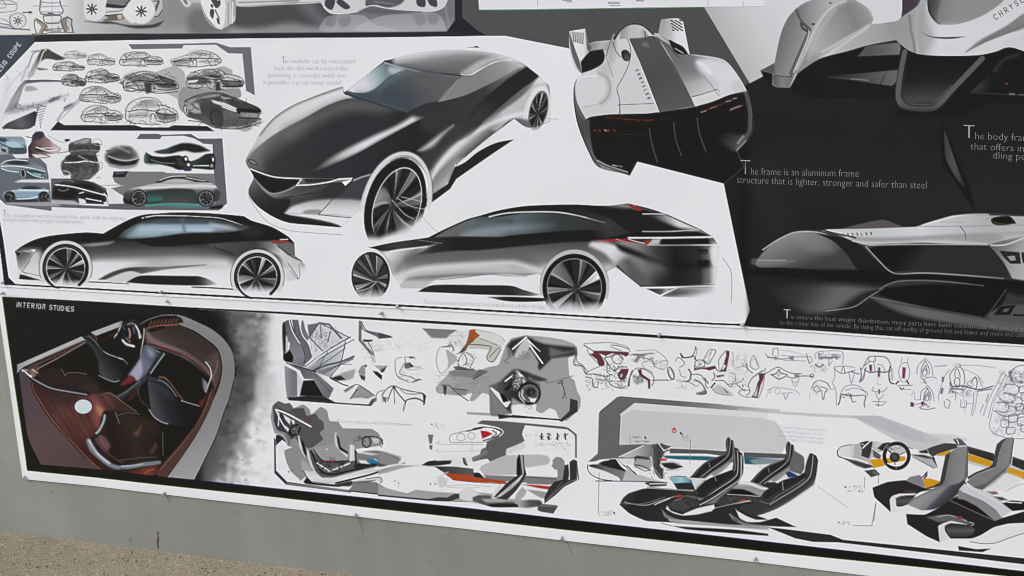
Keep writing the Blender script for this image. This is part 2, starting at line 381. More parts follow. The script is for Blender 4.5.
L('704,7 749.5,83', (60, 74, 62), .8, sm=0, a=.7)
# ---------------------------------------------------------------- racing car seen from behind
at(560, 10, 6.4)
SIL = '62,135! 165,118! 172,150 185,215! 215,205 240,200 330,192! 345,150 352,165! 400,110 470,82 540,95 600,145! 632,150! 650,60! 750,52 790,75! 832,282! 880,285 1024,308 1084,345 1154,440 1196,515! 1204,532 1232,662 1227,792 1132,902! 1180,1000! 1050,1107! 498,967! 450,1057! 400,1042 250,1002 190,912 120,742 92,592 92,500 105,450 145,412 100,370 65,260'
with part('race_car_drawing', 'white single seat racing car with a broad grey stripe'):
    F(SIL, 206, f=.5)
    with clip(SIL):
        # black underside
        F('165,700! 200,682 300,668 387,664 560,660 640,650 740,636 840,620 960,590 1060,550 1130,525 1200,515! 1260,600 1240,1100 450,1160 200,1000 150,800', 16, f=.5)
        # left side skirt
        F('92,480 110,590 165,700! 200,700! 205,830 225,930 280,990 440,1050! 445,1090! 200,1020 90,700 80,560', 84, f=.5, g=(90, 560, 260, 1000, [(0, 88), (.5, 74), (.8, 96), (1, 130)]))
        L('92,480 95,600 125,745 195,915 260,1000', 44, 1.0, f=.7); L('195,700 205,830 232,930 290,985', 34, 1.6, f=1)
        L('245,960 300,990 435,1035', 205, 1.3, a=.8, f=.8); L('250,975 330,1010 440,1052', 90, 1.2)
        L('340,990 365,995', 150, 1.2); L('375,995 400,1000', 110, 1.2)
        F('440,1056! 498,967! 470,980', 40, sm=0)
        # right cup
        L('1192,530 1215,650 1212,770 1180,830 1135,885', 78, 4.2, f=1.2); L('1207,540 1226,650 1222,780', 108, .8, a=.7)
        F('960,810 1040,770 1140,790 1190,800 1132,900 1040,860', 58, f=5, a=.8, g=(1000, 780, 1130, 880, [(0, 20), (1, 92)])); L('1140,850 1175,805', 150, 2.2, f=1, a=.8); L('1132,895 1190,835', 125, 1.6, f=.7)
        # fins under the body
        for q in ('575,760 590,850 625,970', '730,720 745,830 780,930', '880,690 895,790 935,900'): L(q, 58, 1.6, f=1); L(q, 96, .5, a=.6)
        # rear lamps
        for x, y, w in ((300, 685, 110), (420, 700, 30), (490, 708, 22), (545, 706, 26), (585, 700, 14)):
            L([(x, y), (x + w, y - 1)], (140, 62, 54), 1.1, a=.6 if w < 60 else .3, f=.7)
        L('300,688 410,696 600,703', (120, 50, 44), .7, a=.7)
        for x in (222, 250, 290, 310, 345): L([(x, 766), (x + 10, 772)], (134, 66, 60) if x not in (290,) else (210, 170, 150), 1.4, a=.8, f=.8)
        L('370,792 540,796', 44, .8)
        for a_, b_ in ((905, 935), (965, 1000), (1065, 1095), (1110, 1130)):
            L([(a_, 652 - (a_ - 905) * .42), (b_, 646 - (b_ - 930) * .42)], (178, 160, 160) if a_ != 965 else (196, 120, 120), 1.2, a=.8, f=.8)
        L('935,640 1060,590', (120, 80, 84), .6, a=.8); L('1090,640 1120,628 1165,610', (150, 108, 110), 1.4, a=.8, f=.9); L('1095,632 1150,612', (214, 190, 190), .7, a=.6)
        L('700,690 640,700', 50, .6)
        # stripe
        F('440,182! 470,170 600,165! 632,178! 700,290 780,420 860,590 870,612! 740,636 635,652! 560,450', 79, f=.5, g=(520, 180, 750, 640, [(0, 84), (.5, 76), (1, 90)]))
        L('440,182 510,330 600,560 636,650', (240, 240, 240), .8, a=.9, sm=0)
        L('625,165 700,290 780,420 866,604', (214, 214, 216), 1.0, a=.9)
        # right rear quarter shading
        F('632,178! 700,285! 870,612! 890,606 1056,548 1196,515! 1150,430 1080,345 1000,310 830,282 700,200', 190, f=.6, g=(760, 300, 1010, 520, [(0, 112), (.35, 150), (.6, 178), (1, 214)]))
        F('700,250 840,285 900,320 900,420 780,420 720,320', 104, f=8, a=.6)
        F('870,330 920,310 1010,318 1090,360 1150,440 1120,462 1040,468 960,430 900,390', (216, 216, 219), f=4, a=.95); L('890,335 930,360 960,400', 232, 3, f=2, a=.8)
        F('845,560! 1010,505! 1056,548 890,606 866,612', 214, f=1); L('850,552 900,540 1010,505', 70, .7); L('920,420 970,480 1020,548', 110, .6, a=.8); L('990,506 1010,505 1022,520', (200, 150, 160), .8)
        F('1100,470 1160,450 1196,515 1120,525', 196, f=3, a=.6)
        # left body
        F('150,410 230,395 290,420 322,480 315,540 275,600 140,620! 115,560 110,460', 211, f=.8)
        L('255,408 300,430 320,490 310,550 272,590', 168, 4, f=3.5, a=.8); L('120,448 160,425 250,420', 238, .8); L('255,400 300,425 324,480 314,545 272,592', 130, .6, a=.8); L('140,620 200,612 272,592', 150, .5)
        L('145,412 110,445 95,500 110,590 165,695', 70, .8); L('95,470 105,590 150,690', 120, 2, f=1.5, a=.6)
        F('212,205 330,195 345,150 360,230 300,260 200,262 185,215', 150, f=2, g=(200, 200, 330, 260, [(0, 128), (.5, 176), (1, 150)]))
        F('300,255 330,200 360,240 345,330 315,330', 170, f=4, a=.8)
        F('250,362 310,330 330,400 300,420 260,390', 180, f=5, a=.7); L('295,290 320,360 345,430', 120, .7, a=.7); L('340,200 360,260 390,300', 60, .7); L('345,150 330,190 310,250 300,290', 110, 1, f=.8)
        L('430,180 455,245 445,340 400,440 368,500 385,575 384,660', 74, .7); L('385,604 450,602 600,596', 74, .6); L('375,608 384,606 388,660', 70, .7)
        F('135,330 195,262! 278,250! 290,300 270,345 210,380 145,402!', 24, f=.6); L('195,262 278,250', 70, .8)
        E(425, 290, 28, 38, -20, 50, f=.8); E(432, 302, 16, 22, -20, 96, f=1, a=.6); E(405, 272, 8, 14, 0, 34, f=.8)
        # fin, left
        F('62,135! 165,118! 180,250 190,262! 135,330! 140,400 100,330 70,230', 214, f=.6, g=(70, 200, 190, 200, [(0, 190), (.25, 226), (.7, 222), (1, 170)]))
        F('62,140 75,260 110,360 145,412! 140,380 130,330 100,250', 96, f=.8); F('165,118! 185,215! 205,240 190,262 178,250', 96, f=.7)
        for k in range(6): L([(86 + k * 13, 142 + k), (92 + k * 11.5, 200 + k * 3)], 60, 1.0)
        for k in range(5): L([(82, 146 + k * 13), (156, 150 + k * 14)], 200, .5, a=.6)
        # canopy
        F('385,185! 392,140 430,108 480,100 530,115 560,150 560,172 470,180 440,182', 178, f=1, g=(400, 150, 560, 160, [(0, 150), (.3, 186), (.7, 196), (1, 140)]))
        L('352,180 385,130 430,95 480,84 540,98 600,150', 34, 2.6, f=1.2); L('545,135 550,185', 40, .8); F('530,225 575,240 560,210 540,205', 130, f=1.5, a=.6)
        # pod, right
        F('600,150! 640,160 720,200 700,210 640,190', 150, f=1); L('610,150 660,185 720,225', 205, .9); L('625,180 700,240 760,300', 80, 1.2, f=.8)
        F('632,150! 650,60! 750,52 790,75! 832,282! 815,272 790,235 735,208 700,190', 214, f=.6, g=(640, 120, 790, 150, [(0, 150), (.35, 188), (.6, 222), (1, 224)]))
        F('640,90 700,70 720,100 730,190 690,180 640,150', 176, f=4, a=.6)
        F('700,190 740,208 790,235 822,280! 780,284 740,270 720,240', 30, f=.7); L('740,245 790,275', 190, 1, f=.7)
        for r in range(7):
            for c in range(5):
                if (r + c) % 2 == 0: L([(712 + c * 14 + r * 1.5, 66 + r * 10), (722 + c * 14 + r * 1.5, 70 + r * 10)], 56, 1.3)
    stroke_word('CHRYSLER', 487, 384, 17, 64, dx=1.62, ang=67, w=.7)
# ---------------------------------------------------------------- silver frame car, cropped at the corner
at(760, 0, 6.4)
SIL = '-60,-60! 235,50! 290,15 360,-5 560,-20 620,10 690,60 722,125! 710,155! 800,145 900,110 905,-60! 1800,-60! 1800,350! 1700,330 1590,300 1500,330 1380,352 1150,355 1020,345 960,325 920,300 870,255! 700,285 560,325 380,375 240,470! 190,560! 100,555 78,540! 80,470! 5,450! 95,400! 130,230 175,120'
with part('silver_chassis_drawing', 'silver car frame arching over a dark opening'):
    # black below
    F('5,450! 95,405! 240,470! 380,370 560,320 700,280 870,250 960,320 1150,355 1380,352 1600,300 1800,340! 1800,560! 1500,640 900,620 300,620 190,575 60,540', 26, f=1)
    F('680,290! 890,270! 900,300 890,348! 625,360!', 96, f=.8, g=(700, 0, 890, 0, [(0, 84), (1, 112)])); L('690,285 880,262', 60, 1, f=.8)
    F('420,480! 600,470 880,445! 870,520 840,548! 640,520 480,500', 84, f=1, g=(440, 0, 880, 0, [(0, 34), (.5, 72), (1, 104)])); L('580,502 690,512', 150, 1, a=.7); L('770,535 805,465', 50, 1); L('430,490 640,500 870,450', 104, .6, a=.5)
    F('920,310! 1040,345! 1150,355 1450,350! 1420,380 1180,640! 1100,690 900,690 880,660 880,560', 30, f=1, g=(1000, 350, 1020, 690, [(0, 22), (.5, 34), (.85, 70), (1, 44)]))
    F('905,315 945,345 905,520 915,640 960,672 1090,672 1170,620 1300,490 1440,360! 1385,365! 1280,450 1120,600 1070,640 980,645 925,620 940,500 950,390!', 100, f=.8) if 0 else None
    L('925,330 898,470 882,600 900,660 960,690 1090,694 1150,660 1240,560 1420,372', 92, 5.2, f=1); L('945,340 925,470 905,590 930,650', 50, 1.2, f=1, a=.7); L('960,662 1080,668 1130,640 1220,545', 120, .8, a=.5)
    F('1490,450! 1700,350 1800,360 1800,612! 1560,606 1345,590!', 34, f=1.5, g=(1340, 0, 1800, 0, [(0, 96), (.12, 56), (.3, 30), (1, 26)])); L('1350,592 1560,602 1800,615', 92, 1.2, f=1); L('1500,450 1560,380 1650,350', 70, 3, f=3, a=.6)
    L('1595,600 1625,601', 190, 1.2); L('1655,603 1690,604', 130, .9); L('1572,534 1580,534', (150, 60, 60), 1.2)
    F('1200,700 1340,590 1800,620 1800,660 1400,650', 22, f=6, a=.8); F('880,700 1150,700 1300,600 1400,640 1250,730 900,740', 20, f=8, a=.8)
    # silver body
    F(SIL.replace('-60,-60! ', ''), 170, f=.5, g=(100, 0, 1560, 0, [(0, 118), (.25, 168), (.45, 166), (.5, 150), (.58, 160), (.66, 190), (.72, 214), (1, 206)]))
    with clip(SIL.replace('-60,-60! ', '')):
        F('95,400 130,230 175,120 235,60! 262,140! 300,200 235,350 190,480! 80,470', 116, f=1.5, g=(110, 200, 290, 260, [(0, 104), (.5, 128), (1, 150)]))
        F('240,60 360,0 540,0 440,70 350,170! 300,150 262,130', 156, f=1.5, g=(250, 60, 460, 60, [(0, 118), (.4, 150), (1, 180)]))
        F('560,0 640,20 700,80 715,140 660,190 480,300 380,345! 330,340 300,300 350,170 440,70', 140, f=6, g=(330, 250, 690, 80, [(0, 176), (.3, 158), (.75, 132), (1, 150)]))
        L('545,5 470,40 400,110 340,210 290,330 235,440', 206, 2.4, f=2, a=.85); L('480,60 410,150 350,260 310,370', 186, 3, f=3, a=.6)
        L('700,160 560,240 400,330', 206, 2.5, f=1.5, a=.8); F('380,370! 560,240 700,160 800,150 860,250! 700,285 560,325', 172, f=1.5, g=(400, 0, 860, 0, [(0, 200), (.3, 180), (1, 156)])); L('420,360 560,262 690,172', 206, 2, f=1.4, a=.8)
        L('232,60 262,130 300,165 322,195 300,250 200,480', 84, 2.0, f=.8); L('270,150 305,190 290,240 190,470', 60, 1.0); L('262,150 275,180 300,196', 70, 2.4, f=.8); L('318,200 300,260 215,460', 204, 1.2)
        E(450, 18, 9, 6, 0, 84); E(340, 153, 11, 7, -20, 60)
        F('80,480! 205,490! 190,560! 100,555', 118, f=.8, g=(80, 0, 205, 0, [(0, 88), (.5, 128), (1, 116)])); L('95,478 140,487 205,490', 70, .8); L('232,470 195,555', 190, 1.3, f=.8)
        F('5,450! 90,405! 95,470!', 90, f=.8)
        # arch of the body with its opening
        F('900,120 960,80 1010,40 1040,100 1010,250 1020,345 960,325 880,250 800,200', 150, f=8, a=.5)
        F('880,-60 1010,-60 1030,-20 1000,40 905,106! 895,40', (70, 60, 66), f=.8); F('900,-40 935,-40 925,60 908,100', (60, 50, 84), f=2, a=.5)
        L('955,100 965,200 985,280 990,340', 112, 2.2, f=1.6, a=.7); L('1010,60 1000,180 1010,330', 184, 3, f=2, a=.6); L('1000,260 1010,345', 190, 1)
        F('1040,-60 1060,40 1060,130 1100,200 1130,260 1090,340 1020,330 1000,200 1010,60', 152, f=5, a=.5)
        F('1068,-60 1068,40 1080,90 1110,130 1140,152! 1180,160 1280,150 1400,110 1500,50 1560,0 1620,-60', (138, 134, 134), f=.7, g=(1090, 40, 1250, 80, [(0, 66), (.25, 92), (.4, 128), (1, 142)]))
        L('1064,-40 1068,50 1085,100 1130,145', 200, .9); L('1076,-60 1080,60 1110,120 1145,152', 50, 1.6, f=1.2, a=.7)
        F('1140,165 1300,160 1440,110 1600,20 1900,-60 1900,60 1600,240 1500,320 1380,350 1090,352 1120,250', 214, f=6, a=.8)
        F('1035,205! 1090,230 1170,236 1310,232! 1240,246 1150,246 1080,232', 70, f=.7)
        F('1310,335! 1390,265 1480,215 1580,160 1700,80 1700,170 1560,220 1440,270', 110, f=1.6, g=(1330, 320, 1690, 120, [(0, 150), (.4, 120), (1, 132)])); L('1320,328 1440,262 1580,210 1700,150', 90, 1.0, f=1, a=.6)
        stroke_word('CHRYSLER', 1507, 126, 34, 84, dx=1.16, ang=-33, w=.8)
    L('722,125 705,70 650,25 600,0', (110, 140, 110), .7, a=.6)
# ---------------------------------------------------------------- low car in profile and its mirror image
at(768, 144, 4)
with part('low_racer_drawing', 'low silver racing car in profile above its reflection', region='-60,-5 40,340 100,330 240,330 470,295 700,270 740,200 680,60 700,0 750,0 830,270 1100,280 1200,300 1200,790 -80,730'):
    F('692,-70! 700,-90! 760,60 805,170 828,268! 790,210 740,140 700,80 690,0', 26, f=1.2); F('704,-60! 712,-40 745,60 780,150 790,180! 750,130 712,60 704,0', 76, f=1, g=(700, 0, 790, 0, [(0, 60), (.5, 80), (1, 40)]))
    F('-45,480 0,420 60,370 120,345 160,340 220,340! 300,335 360,320 420,305 460,300 500,312 545,330! 590,328! 680,300 760,280 830,272 1100,285! 1100,560! 700,520 510,516! 360,500 60,490', 60, f=.8)
    F('295,335! 360,318 440,302 470,302 545,330! 400,345', (90, 84, 84), f=1.2); 
    F('-48,470 0,410 60,370 120,348 190,352 255,380 300,425 360,500! 200,500 60,490 -30,490', 120, f=1.2, g=(60, 350, 120, 500, [(0, 150), (.3, 122), (.7, 96), (1, 66)]))
    L('-20,420 40,380 110,350 200,350 260,372', 200, 1.0, f=.7); F('100,360 180,356 240,385 260,430 160,420', 150, f=6, a=.35)
    F('-60,455 60,460 110,465 40,478 -60,480', 130, f=2, a=.5); L('-40,462 70,462', 160, .8)
    F('200,355 260,365 330,380 380,410 430,460 520,516! 420,512 360,500 310,430 260,385', 34, f=.8)
    F('215,345! 240,338 400,335 590,328! 680,300 760,282 1100,290! 1100,400! 890,400 700,395 560,388 400,400 340,385 280,360', 186, f=.7, g=(230, 0, 860, 0, [(0, 205), (.3, 196), (.6, 208), (1, 180)]))
    L('330,372 480,378 700,366 860,360 1024,352', 160, 3, f=2, a=.7); L('340,385 500,392 700,386 870,396', 212, 1.2, f=.8); L('600,326 780,326 1024,322', 120, .6, a=.7); L('620,320 760,284 880,280', 224, 1.5, f=1, a=.8)
    L('765,325 785,350 790,380', 60, .7); F('340,374 600,368 880,356 940,372 880,396 700,384 400,392', 134, f=3, a=.5)
    L('222,342 270,355 330,366 350,372', 40, 1.5, f=.8); L('240,340 330,362', 220, .7)
    stroke_word('CHRYSLER', 282, 366, 9, 84, dx=2.05, ang=-3, sl=-.2, w=.7)
    for x in range(690, 780, 12): L([(x, 312), (x + 6, 306)], 150, .7, a=.7)
    F('400,418! 440,405 560,402 700,402 880,404! 920,440 945,480 960,530! 700,510 560,505 500,508! 440,460', 22, f=.7, g=(420, 400, 560, 520, [(0, 16), (.6, 24), (1, 46)]))
    L('390,405 440,460 480,500 520,516 620,512 760,520 940,535', 170, 1.1, f=.8); L('400,402 560,398 880,400', 196, 1, f=.8, a=.9)
    F('880,400! 1100,370 1100,560! 975,535! 940,470', 140, f=1, g=(880, 420, 1024, 500, [(0, 96), (.3, 120), (.6, 156), (1, 176)])); L('890,402 950,400 1024,372', 216, 1.2, f=.8)
    F('890,300! 905,290 960,286 980,300 990,315! 940,322 900,318', 24, f=.8); L('888,308 940,318 990,316', (90, 130, 80), .6, a=.7); L('870,300 900,285', 130, .7)
    F('925,424! 1004,430! 1010,476! 968,476! 940,448', 44, f=.7); F('955,446 985,444 990,462 968,464', 150, f=.7, sm=0); F('1012,430! 1060,434! 1060,480 1020,474', 44, f=.7)
    # floor line and reflection
    F('-80,500 360,500 520,520 940,538 1100,560 1100,600 500,560 -80,520', 24, f=3, a=.9)
    F('-80,520 1100,580 1200,790 -80,740', 38, f=4, a=.6, sm=0)
    F('440,580 500,548 560,540 720,546 940,590 1100,640 1100,760 820,690 640,640 420,620', 62, f=3, a=.8); L('445,576 500,550 570,542 700,546 860,564', 130, 1.2, f=.9, a=.8)
    F('0,578 80,640 160,672! 260,665 330,620 380,590 440,576! 300,560 100,556', 58, f=5, g=(60, 560, 200, 680, [(0, 44), (.5, 60), (1, 100)]))
    F('440,576! 380,600 330,650 240,668 300,660 420,620', 44, f=1.5); L('460,574 400,610 340,648 230,664', 150, .8, a=.9)
    F('410,608! 560,640 740,672 900,700 1100,716! 1100,760 820,726 600,690 480,650', 110, f=3, g=(420, 0, 1024, 0, [(0, 84), (.3, 104), (.6, 96), (1, 90)])); L('410,608 560,636 740,668 850,690', 150, 1, f=1, a=.6)
    F('470,570! 700,556 940,580 930,640 860,690! 640,650 440,600', 28, f=2); L('865,692 900,650 950,580', 70, 1); L('745,690 752,674', 80, .7)
    F('880,690 920,650 960,640 1100,650 1100,740 980,720', (92, 88, 88), f=1.5, a=.8); F('900,680! 925,646! 990,640! 965,680!', 34, f=.8, sm=0); F('935,668 945,655 965,654 955,668', 90, f=.6, sm=0); L('980,680 1060,684', 40, 2)
# ---------------------------------------------------------------- large coupe seen from the front corner
at(240, 40, 6.4)
BODY = '45,762! 70,715 110,650! 135,600 220,500 330,425 450,372 600,315 668,296! 680,330 935,130! 1040,105 1150,80 1330,62 1500,68 1640,85 1760,120 1840,165! 1912,222! 1950,262! 1985,300 1990,520! 1850,560 1760,500! 1600,620 1440,752 1390,800 1335,920! 1195,1012! 1205,880 1100,760 960,780 860,900 780,1070! 655,1195! 480,1180 300,1160 150,1085 75,1010 62,955 95,880 72,830 48,790'
with part('front_coupe_drawing', 'black coupe drawn from its front corner'):
    with clip(BODY, f=.6):
        F(BODY, 56, f=.5, g=(50, 700, 1900, 200, [(0, 92), (.15, 58), (.35, (46, 49, 52)), (.7, 62), (1, 120)]))
        # light left flank of the bonnet
        F('40,770 70,700 150,560 330,400 670,290 700,345 760,388! 640,398 520,450 420,505 300,575 200,630 110,700 60,775', 205, f=1.5, g=(60, 780, 640, 330, [(0, 168), (.12, 198), (.5, 214), (1, 222)]))
        L('135,600 220,500 330,425 450,372 600,318 665,298', 128, 3.4, f=2, a=.85); L('140,590 220,500 330,425 450,372 560,332', 60, .8, a=.8)
        # bonnet
        F('48,770! 100,705 200,620 300,560 430,492 560,420 700,372 830,382! 1110,470! 1024,560 860,600 700,700 560,790 480,820! 440,860! 380,872 180,860 75,822', 56, f=1.2, g=(140, 640, 420, 900, [(0, 128), (.18, 92), (.42, 56), (1, 44)]))
        F('300,560 430,492 560,420 700,372 830,382 980,430 900,470 700,470 520,540 380,620 280,640', 104, f=8, a=.75)
        F('500,560 700,480 900,500 980,560 700,680 480,800 400,760', (44, 47, 52), f=14, a=.8)
        F('48,770 90,715 150,680 140,760 180,850 80,822', 120, f=6, a=.6)
        F('100,860 400,884 440,860 430,700 300,720 200,800', 50, f=10, a=.6)
        # bonnet edge highlight
        F('470,850! 560,770 700,690 860,612 1010,545 1120,478! 1190,490! 1040,566 900,640 760,720 600,790', 216, f=3.2, g=(480, 840, 800, 660, [(0, 60), (.25, 120), (.6, 196), (1, 222)]))
        # flank below it
        F('430,860! 620,788 760,722 900,645 1040,568 1190,490! 1400,520 1560,560 1400,700 1290,900 1180,760 1060,720 950,770 860,850! 740,884 560,884', (42, 45, 50), f=1, g=(700, 800, 1400, 600, [(0, (44, 47, 52)), (.6, 36), (1, 50)]))
        F('640,880! 760,884 870,852 800,1000 780,1030 600,1010 520,960 640,900', (62, 64, 70), f=3)
        F('1100,470 1300,500 1420,540 1290,640 1240,560', 60, f=4, a=.8)
        # emblem, bonnet shut line
        L('62,765 85,790 120,796', 60, 1.2); EL(88, 778, 26, 12, 25, 70, .9); L('70,770 108,790', 190, .5, a=.7)
        # grille and lamps
        F('76,830! 180,868 395,884! 362,928 300,962 210,978 150,940 95,885', 24, f=.7)
        for k in range(5): L([(110 + k * 12, 866 + k * 20), (380 - k * 18, 892 + k * 15)], 38, .6)
        F('95,885 150,945 210,984 300,968 365,930 480,915 640,895 700,905 660,980 560,1040 460,1075 420,1015 300,1000 200,1000 110,940', 62, f=1.5, g=(200, 980, 560, 960, [(0, 122), (.4, 80), (1, 50)]))
        L('90,872 150,940 212,980 300,962 360,932', 178, 1.5, f=1.2, a=.8)
        F('62,960 95,885 150,955 230,1010 330,1020 300,1100! 340,1175 230,1140 150,1085 80,1010', 54, f=1, g=(80, 900, 180, 1080, [(0, 108), (.5, 56), (1, 36)]))
        L('75,822 180,862 260,878 400,884', 226, 1.3); L('400,884 560,886 700,882 735,880', 214, .9, a=.9)
        F('368,928! 400,882! 720,884! 728,896 470,925!', 74, f=.7, sm=0, g=(380, 0, 720, 0, [(0, 110), (.3, 60), (1, 150)])); L('370,927 402,886', 230, 1.1, sm=0); L('370,927 470,922 580,905 640,888 722,884', 232, 1.3)
        F('420,886! 640,882! 560,900! 425,908!', 48, f=.6, sm=0); F('658,905! 730,888! 682,930!', 238, f=.6, sm=0); L('735,895 800,870 872,852', 190, 1.3, f=.9, a=.9); L('732,880 720,905 690,940', 40, 1.2)
        L('280,1010 470,975', 34, .9); L('345,1000 560,930', 110, 2, f=2, a=.4)
        # fog recess fading into the paper
        F('290,1110! 345,1060 470,1025 620,1012 780,1022 800,1060 760,1140! 640,1120 480,1115', 196, f=2.2, g=(0, 1000, 0, 1130, [(0, 128), (.25, 178), (.6, 214), (1, 226)]))
        F('290,1110! 480,1112 760,1136 900,1250 655,1290! 640,1180', W_, f=1.2)
        F('405,1100! 440,1084 520,1082 510,1110 430,1108', 146, f=1.4); L('512,1110 570,1050 620,990', 44, .8); L('512,1114 630,1126 730,1134 762,1134', 70, .8); L('690,1000 760,1010', 110, .6, a=.5)
        F('286,1105! 360,1128 520,1160 658,1190! 620,1198 480,1186 330,1172 220,1135 190,1110', 34, f=.9)
        # glass
        F('676,315! 935,130! 1030,160 1200,196 1430,225! 1360,300 1270,395! 1190,410 1080,462! 990,440 830,385 690,340', (72, 80, 88), f=.6, g=(850, 300, 1350, 280, [(0, (70, 82, 92)), (.5, (74, 78, 84)), (1, (96, 97, 98))]))
        with clip('684,318! 935,138! 1030,165 1200,200 1430,230! 1360,300 1270,395! 1080,455! 830,380 690,338'):
            F('676,315! 935,130! 1080,185! 960,240 900,290 860,320 810,338 740,335', (206, 218, 224), f=1, g=(730, 300, 960, 190, [(0, 220), (.3, 216), (.65, (156, 180, 190)), (1, (100, 122, 132))]))
            F('900,290 960,240 1080,180 1160,200 1000,250 900,330', (96, 116, 128), f=5, a=.7); F('970,170 1050,185 1000,215 960,205', (200, 216, 222), f=3, a=.7)
            L('740,338 820,334 900,292 960,240 1040,200', (60, 76, 84), 1.0, a=.7); L('935,142 1020,164 1150,196', (206, 196, 214), 1.8, f=1, a=.7)
            F('760,345 860,335 960,300 1100,350 1080,450 900,400', (54, 66, 78), f=8, a=.6); F('1100,200 1400,230 1300,300 1150,300', 94, f=10, a=.7)
            F('1080,460! 1190,408! 1290,392 1340,420 1300,470 1180,470', (48, 52, 58), f=2)
        L('676,312 800,225 935,132', (54, 66, 82), 1.7, sm=0); L('676,312 676,335 690,345', (48, 60, 76), 2.0, sm=0); L('690,344 830,388 980,438 1080,466', (44, 54, 70), 1.5); L('935,132 1030,160 1200,198 1300,212 1440,226', (52, 56, 72), 2.0)
        # roof
        F('1010,150! 1150,85 1330,55 1500,60 1650,85 1740,108 1640,120 1560,160 1480,224! 1420,222 1200,190', 150, f=7, g=(1300, 50, 1330, 210, [(0, 214), (.4, 150), (.75, 116), (1, 112)]))
        F('1080,150 1300,120 1440,150 1420,210 1250,195', 104, f=9, a=.55)
        F('1420,215 1460,180 1560,120 1680,95 1800,130 1800,160 1700,132 1600,150 1500,215', 188, f=3, a=.9)
        L('1425,222 1480,222 1560,178 1640,140 1740,128', 232, 1.4, f=.8); L('1300,212 1440,228 1490,228', (50, 52, 62), 1.0)
        # side window grey and the black pillar
        F('1430,228! 1490,226 1600,160 1720,130 1830,165 1780,180 1600,290 1450,360 1270,398! 1330,320', 132, f=1, g=(1300, 380, 1800, 160, [(0, 134), (.5, 128), (.8, 146), (1, 190)])); L('1400,250 1310,370 1260,460', 176, .6, a=.6); L('1395,250 1300,370', 84, .6, a=.7)
        F('1080,460! 1190,408 1280,395! 1450,350 1620,270 1780,185! 1840,160 1835,180 1700,300 1560,400 1480,520 1400,580 1360,520 1180,485', (44, 47, 50), f=1, g=(1200, 480, 1800, 180, [(0, (46, 50, 54)), (.6, 56), (1, 150)]))
        F('1110,470! 1240,478! 1380,522 1290,600 1150,560! 1190,492!', 52, f=1.5, a=.9)
        L('1400,520 1560,400 1700,300', 60, 2, f=1.5, a=.5)
        # flank bands
        F('1290,640 1400,540 1560,520 1500,620 1350,720 1200,820 1160,740', 58, f=3)
        F('1150,705! 1260,620 1370,545! 1310,600 1250,670 1180,705', 206, f=3.4, a=.95)
        F('1195,915! 1240,820 1320,710 1440,620 1560,540 1720,440! 1850,380! 1880,470 1760,510 1600,620 1440,752 1300,860 1200,980!', 150, f=6, g=(1330, 640, 1440, 760, [(0, 60), (.3, 150), (.48, 224), (.72, 140), (1, 90)]))
        F('1450,640 1560,545 1700,440 1840,330 1912,230! 1960,250 1990,520 1760,500 1650,580 1580,570', 205, f=2, g=(1600, 480, 1900, 420, [(0, 150), (.3, 196), (.7, 190), (1, 216)]))
        L('1200,960 1260,830 1360,700 1480,610 1640,520 1800,470', 232, 3.2, f=3, a=.95); L('1210,990 1300,850 1390,775', 150, 5, f=3, a=.8)
        F('1195,960 1290,850 1370,770 1450,745! 1390,800 1335,920! 1195,1015!', 190, f=3, g=(1230, 860, 1330, 950, [(0, 118), (.5, 150), (1, 216)])); L('1445,750 1584,642 1745,512', 72, 1.2); L('1640,610 1700,550 1760,510', 60, 2.5, f=1.5)
        L('1950,290 1880,300 1850,360 1830,440', 150, 3, f=3, a=.5)
        L('1385,796 1335,915 1195,1012', 226, 1.2, f=.7)
        pass
        F('1838,168! 1912,225! 1912,236 1760,350 1560,520! 1480,610 1400,640 1420,560 1520,420 1700,260', 34, f=1.4, g=(1900, 200, 1420, 640, [(0, 34), (.5, 38, 1), (1, 56, .25)])); L('1800,185 1640,290 1480,410 1380,520', 64, 1, f=1, a=.6)
        L('1010,120 1150,82 1330,52 1500,56 1650,78 1760,112', W_, 7, f=4.5, a=.9)
        L('1740,100 1840,150 1870,175', W_, 3, f=2, a=.8)
    F('1180,1032! 1195,1012! 1335,918! 1380,810! 1444,780 1530,712 1640,657 1758,634! 1600,740 1389,887! 1350,950! 1176,1080! 1160,1060', 38, f=.6)
    # rear wheel
    with part('wheel'):
        F('1822,500 1835,400 1890,310 1945,290 1975,330 1980,420', 222, f=1.5, a=.9); wheel(1914, 450, 58, 128, 14, n=9, ph=1.2, tyre=.06, c0=30, c1=150, rimc=110, seed=4, hx=-6, hy=30, fade=(520, 600))
        L('1948,500 2040,505', 150, .5, a=.8)
    with part('wheel'):
        with clip('600,600 1500,600 1500,1010 1180,1120 1080,1200 900,1262 600,1262', f=4, sm=0):
            EL(1005, 1052, 208, 336, 15, 214, 4.4, a0=165, a1=352, f=1.2); EL(1005, 1052, 224, 352, 15, 70, .9, a0=185, a1=345, f=.9, a=.6); EL(1003, 1054, 196, 318, 15, 240, 1.0, a0=180, a1=350, a=.7)
            E(1000, 1056, 189, 310, 15, 30, f=.7)
        wheel(1011, 1062, 150, 262, 17, n=7, ph=.9, tw=.16, tyre=.03, hx=-34, hy=-10, c0=38, c1=176, rimc=215, seed=2.6, fade=(1170, 1258))
        F('930,1290 1010,1235 1100,1180 1180,1130 1260,1060 1300,1300 900,1330', W_, f=9, a=.95)
        for q in ('980,1020 1060,1110 1120,1140', '1010,1005 1100,1060 1200,1080', '1040,1000 1170,1030'): L(q, 200, .7, a=.8)
    L('1010,1010 1130,1080 1240,1200 1300,1240', 150, .5, a=.7)
    L('62,1000 170,1150 300,1210 470,1230 660,1242', 120, .5, a=.8)
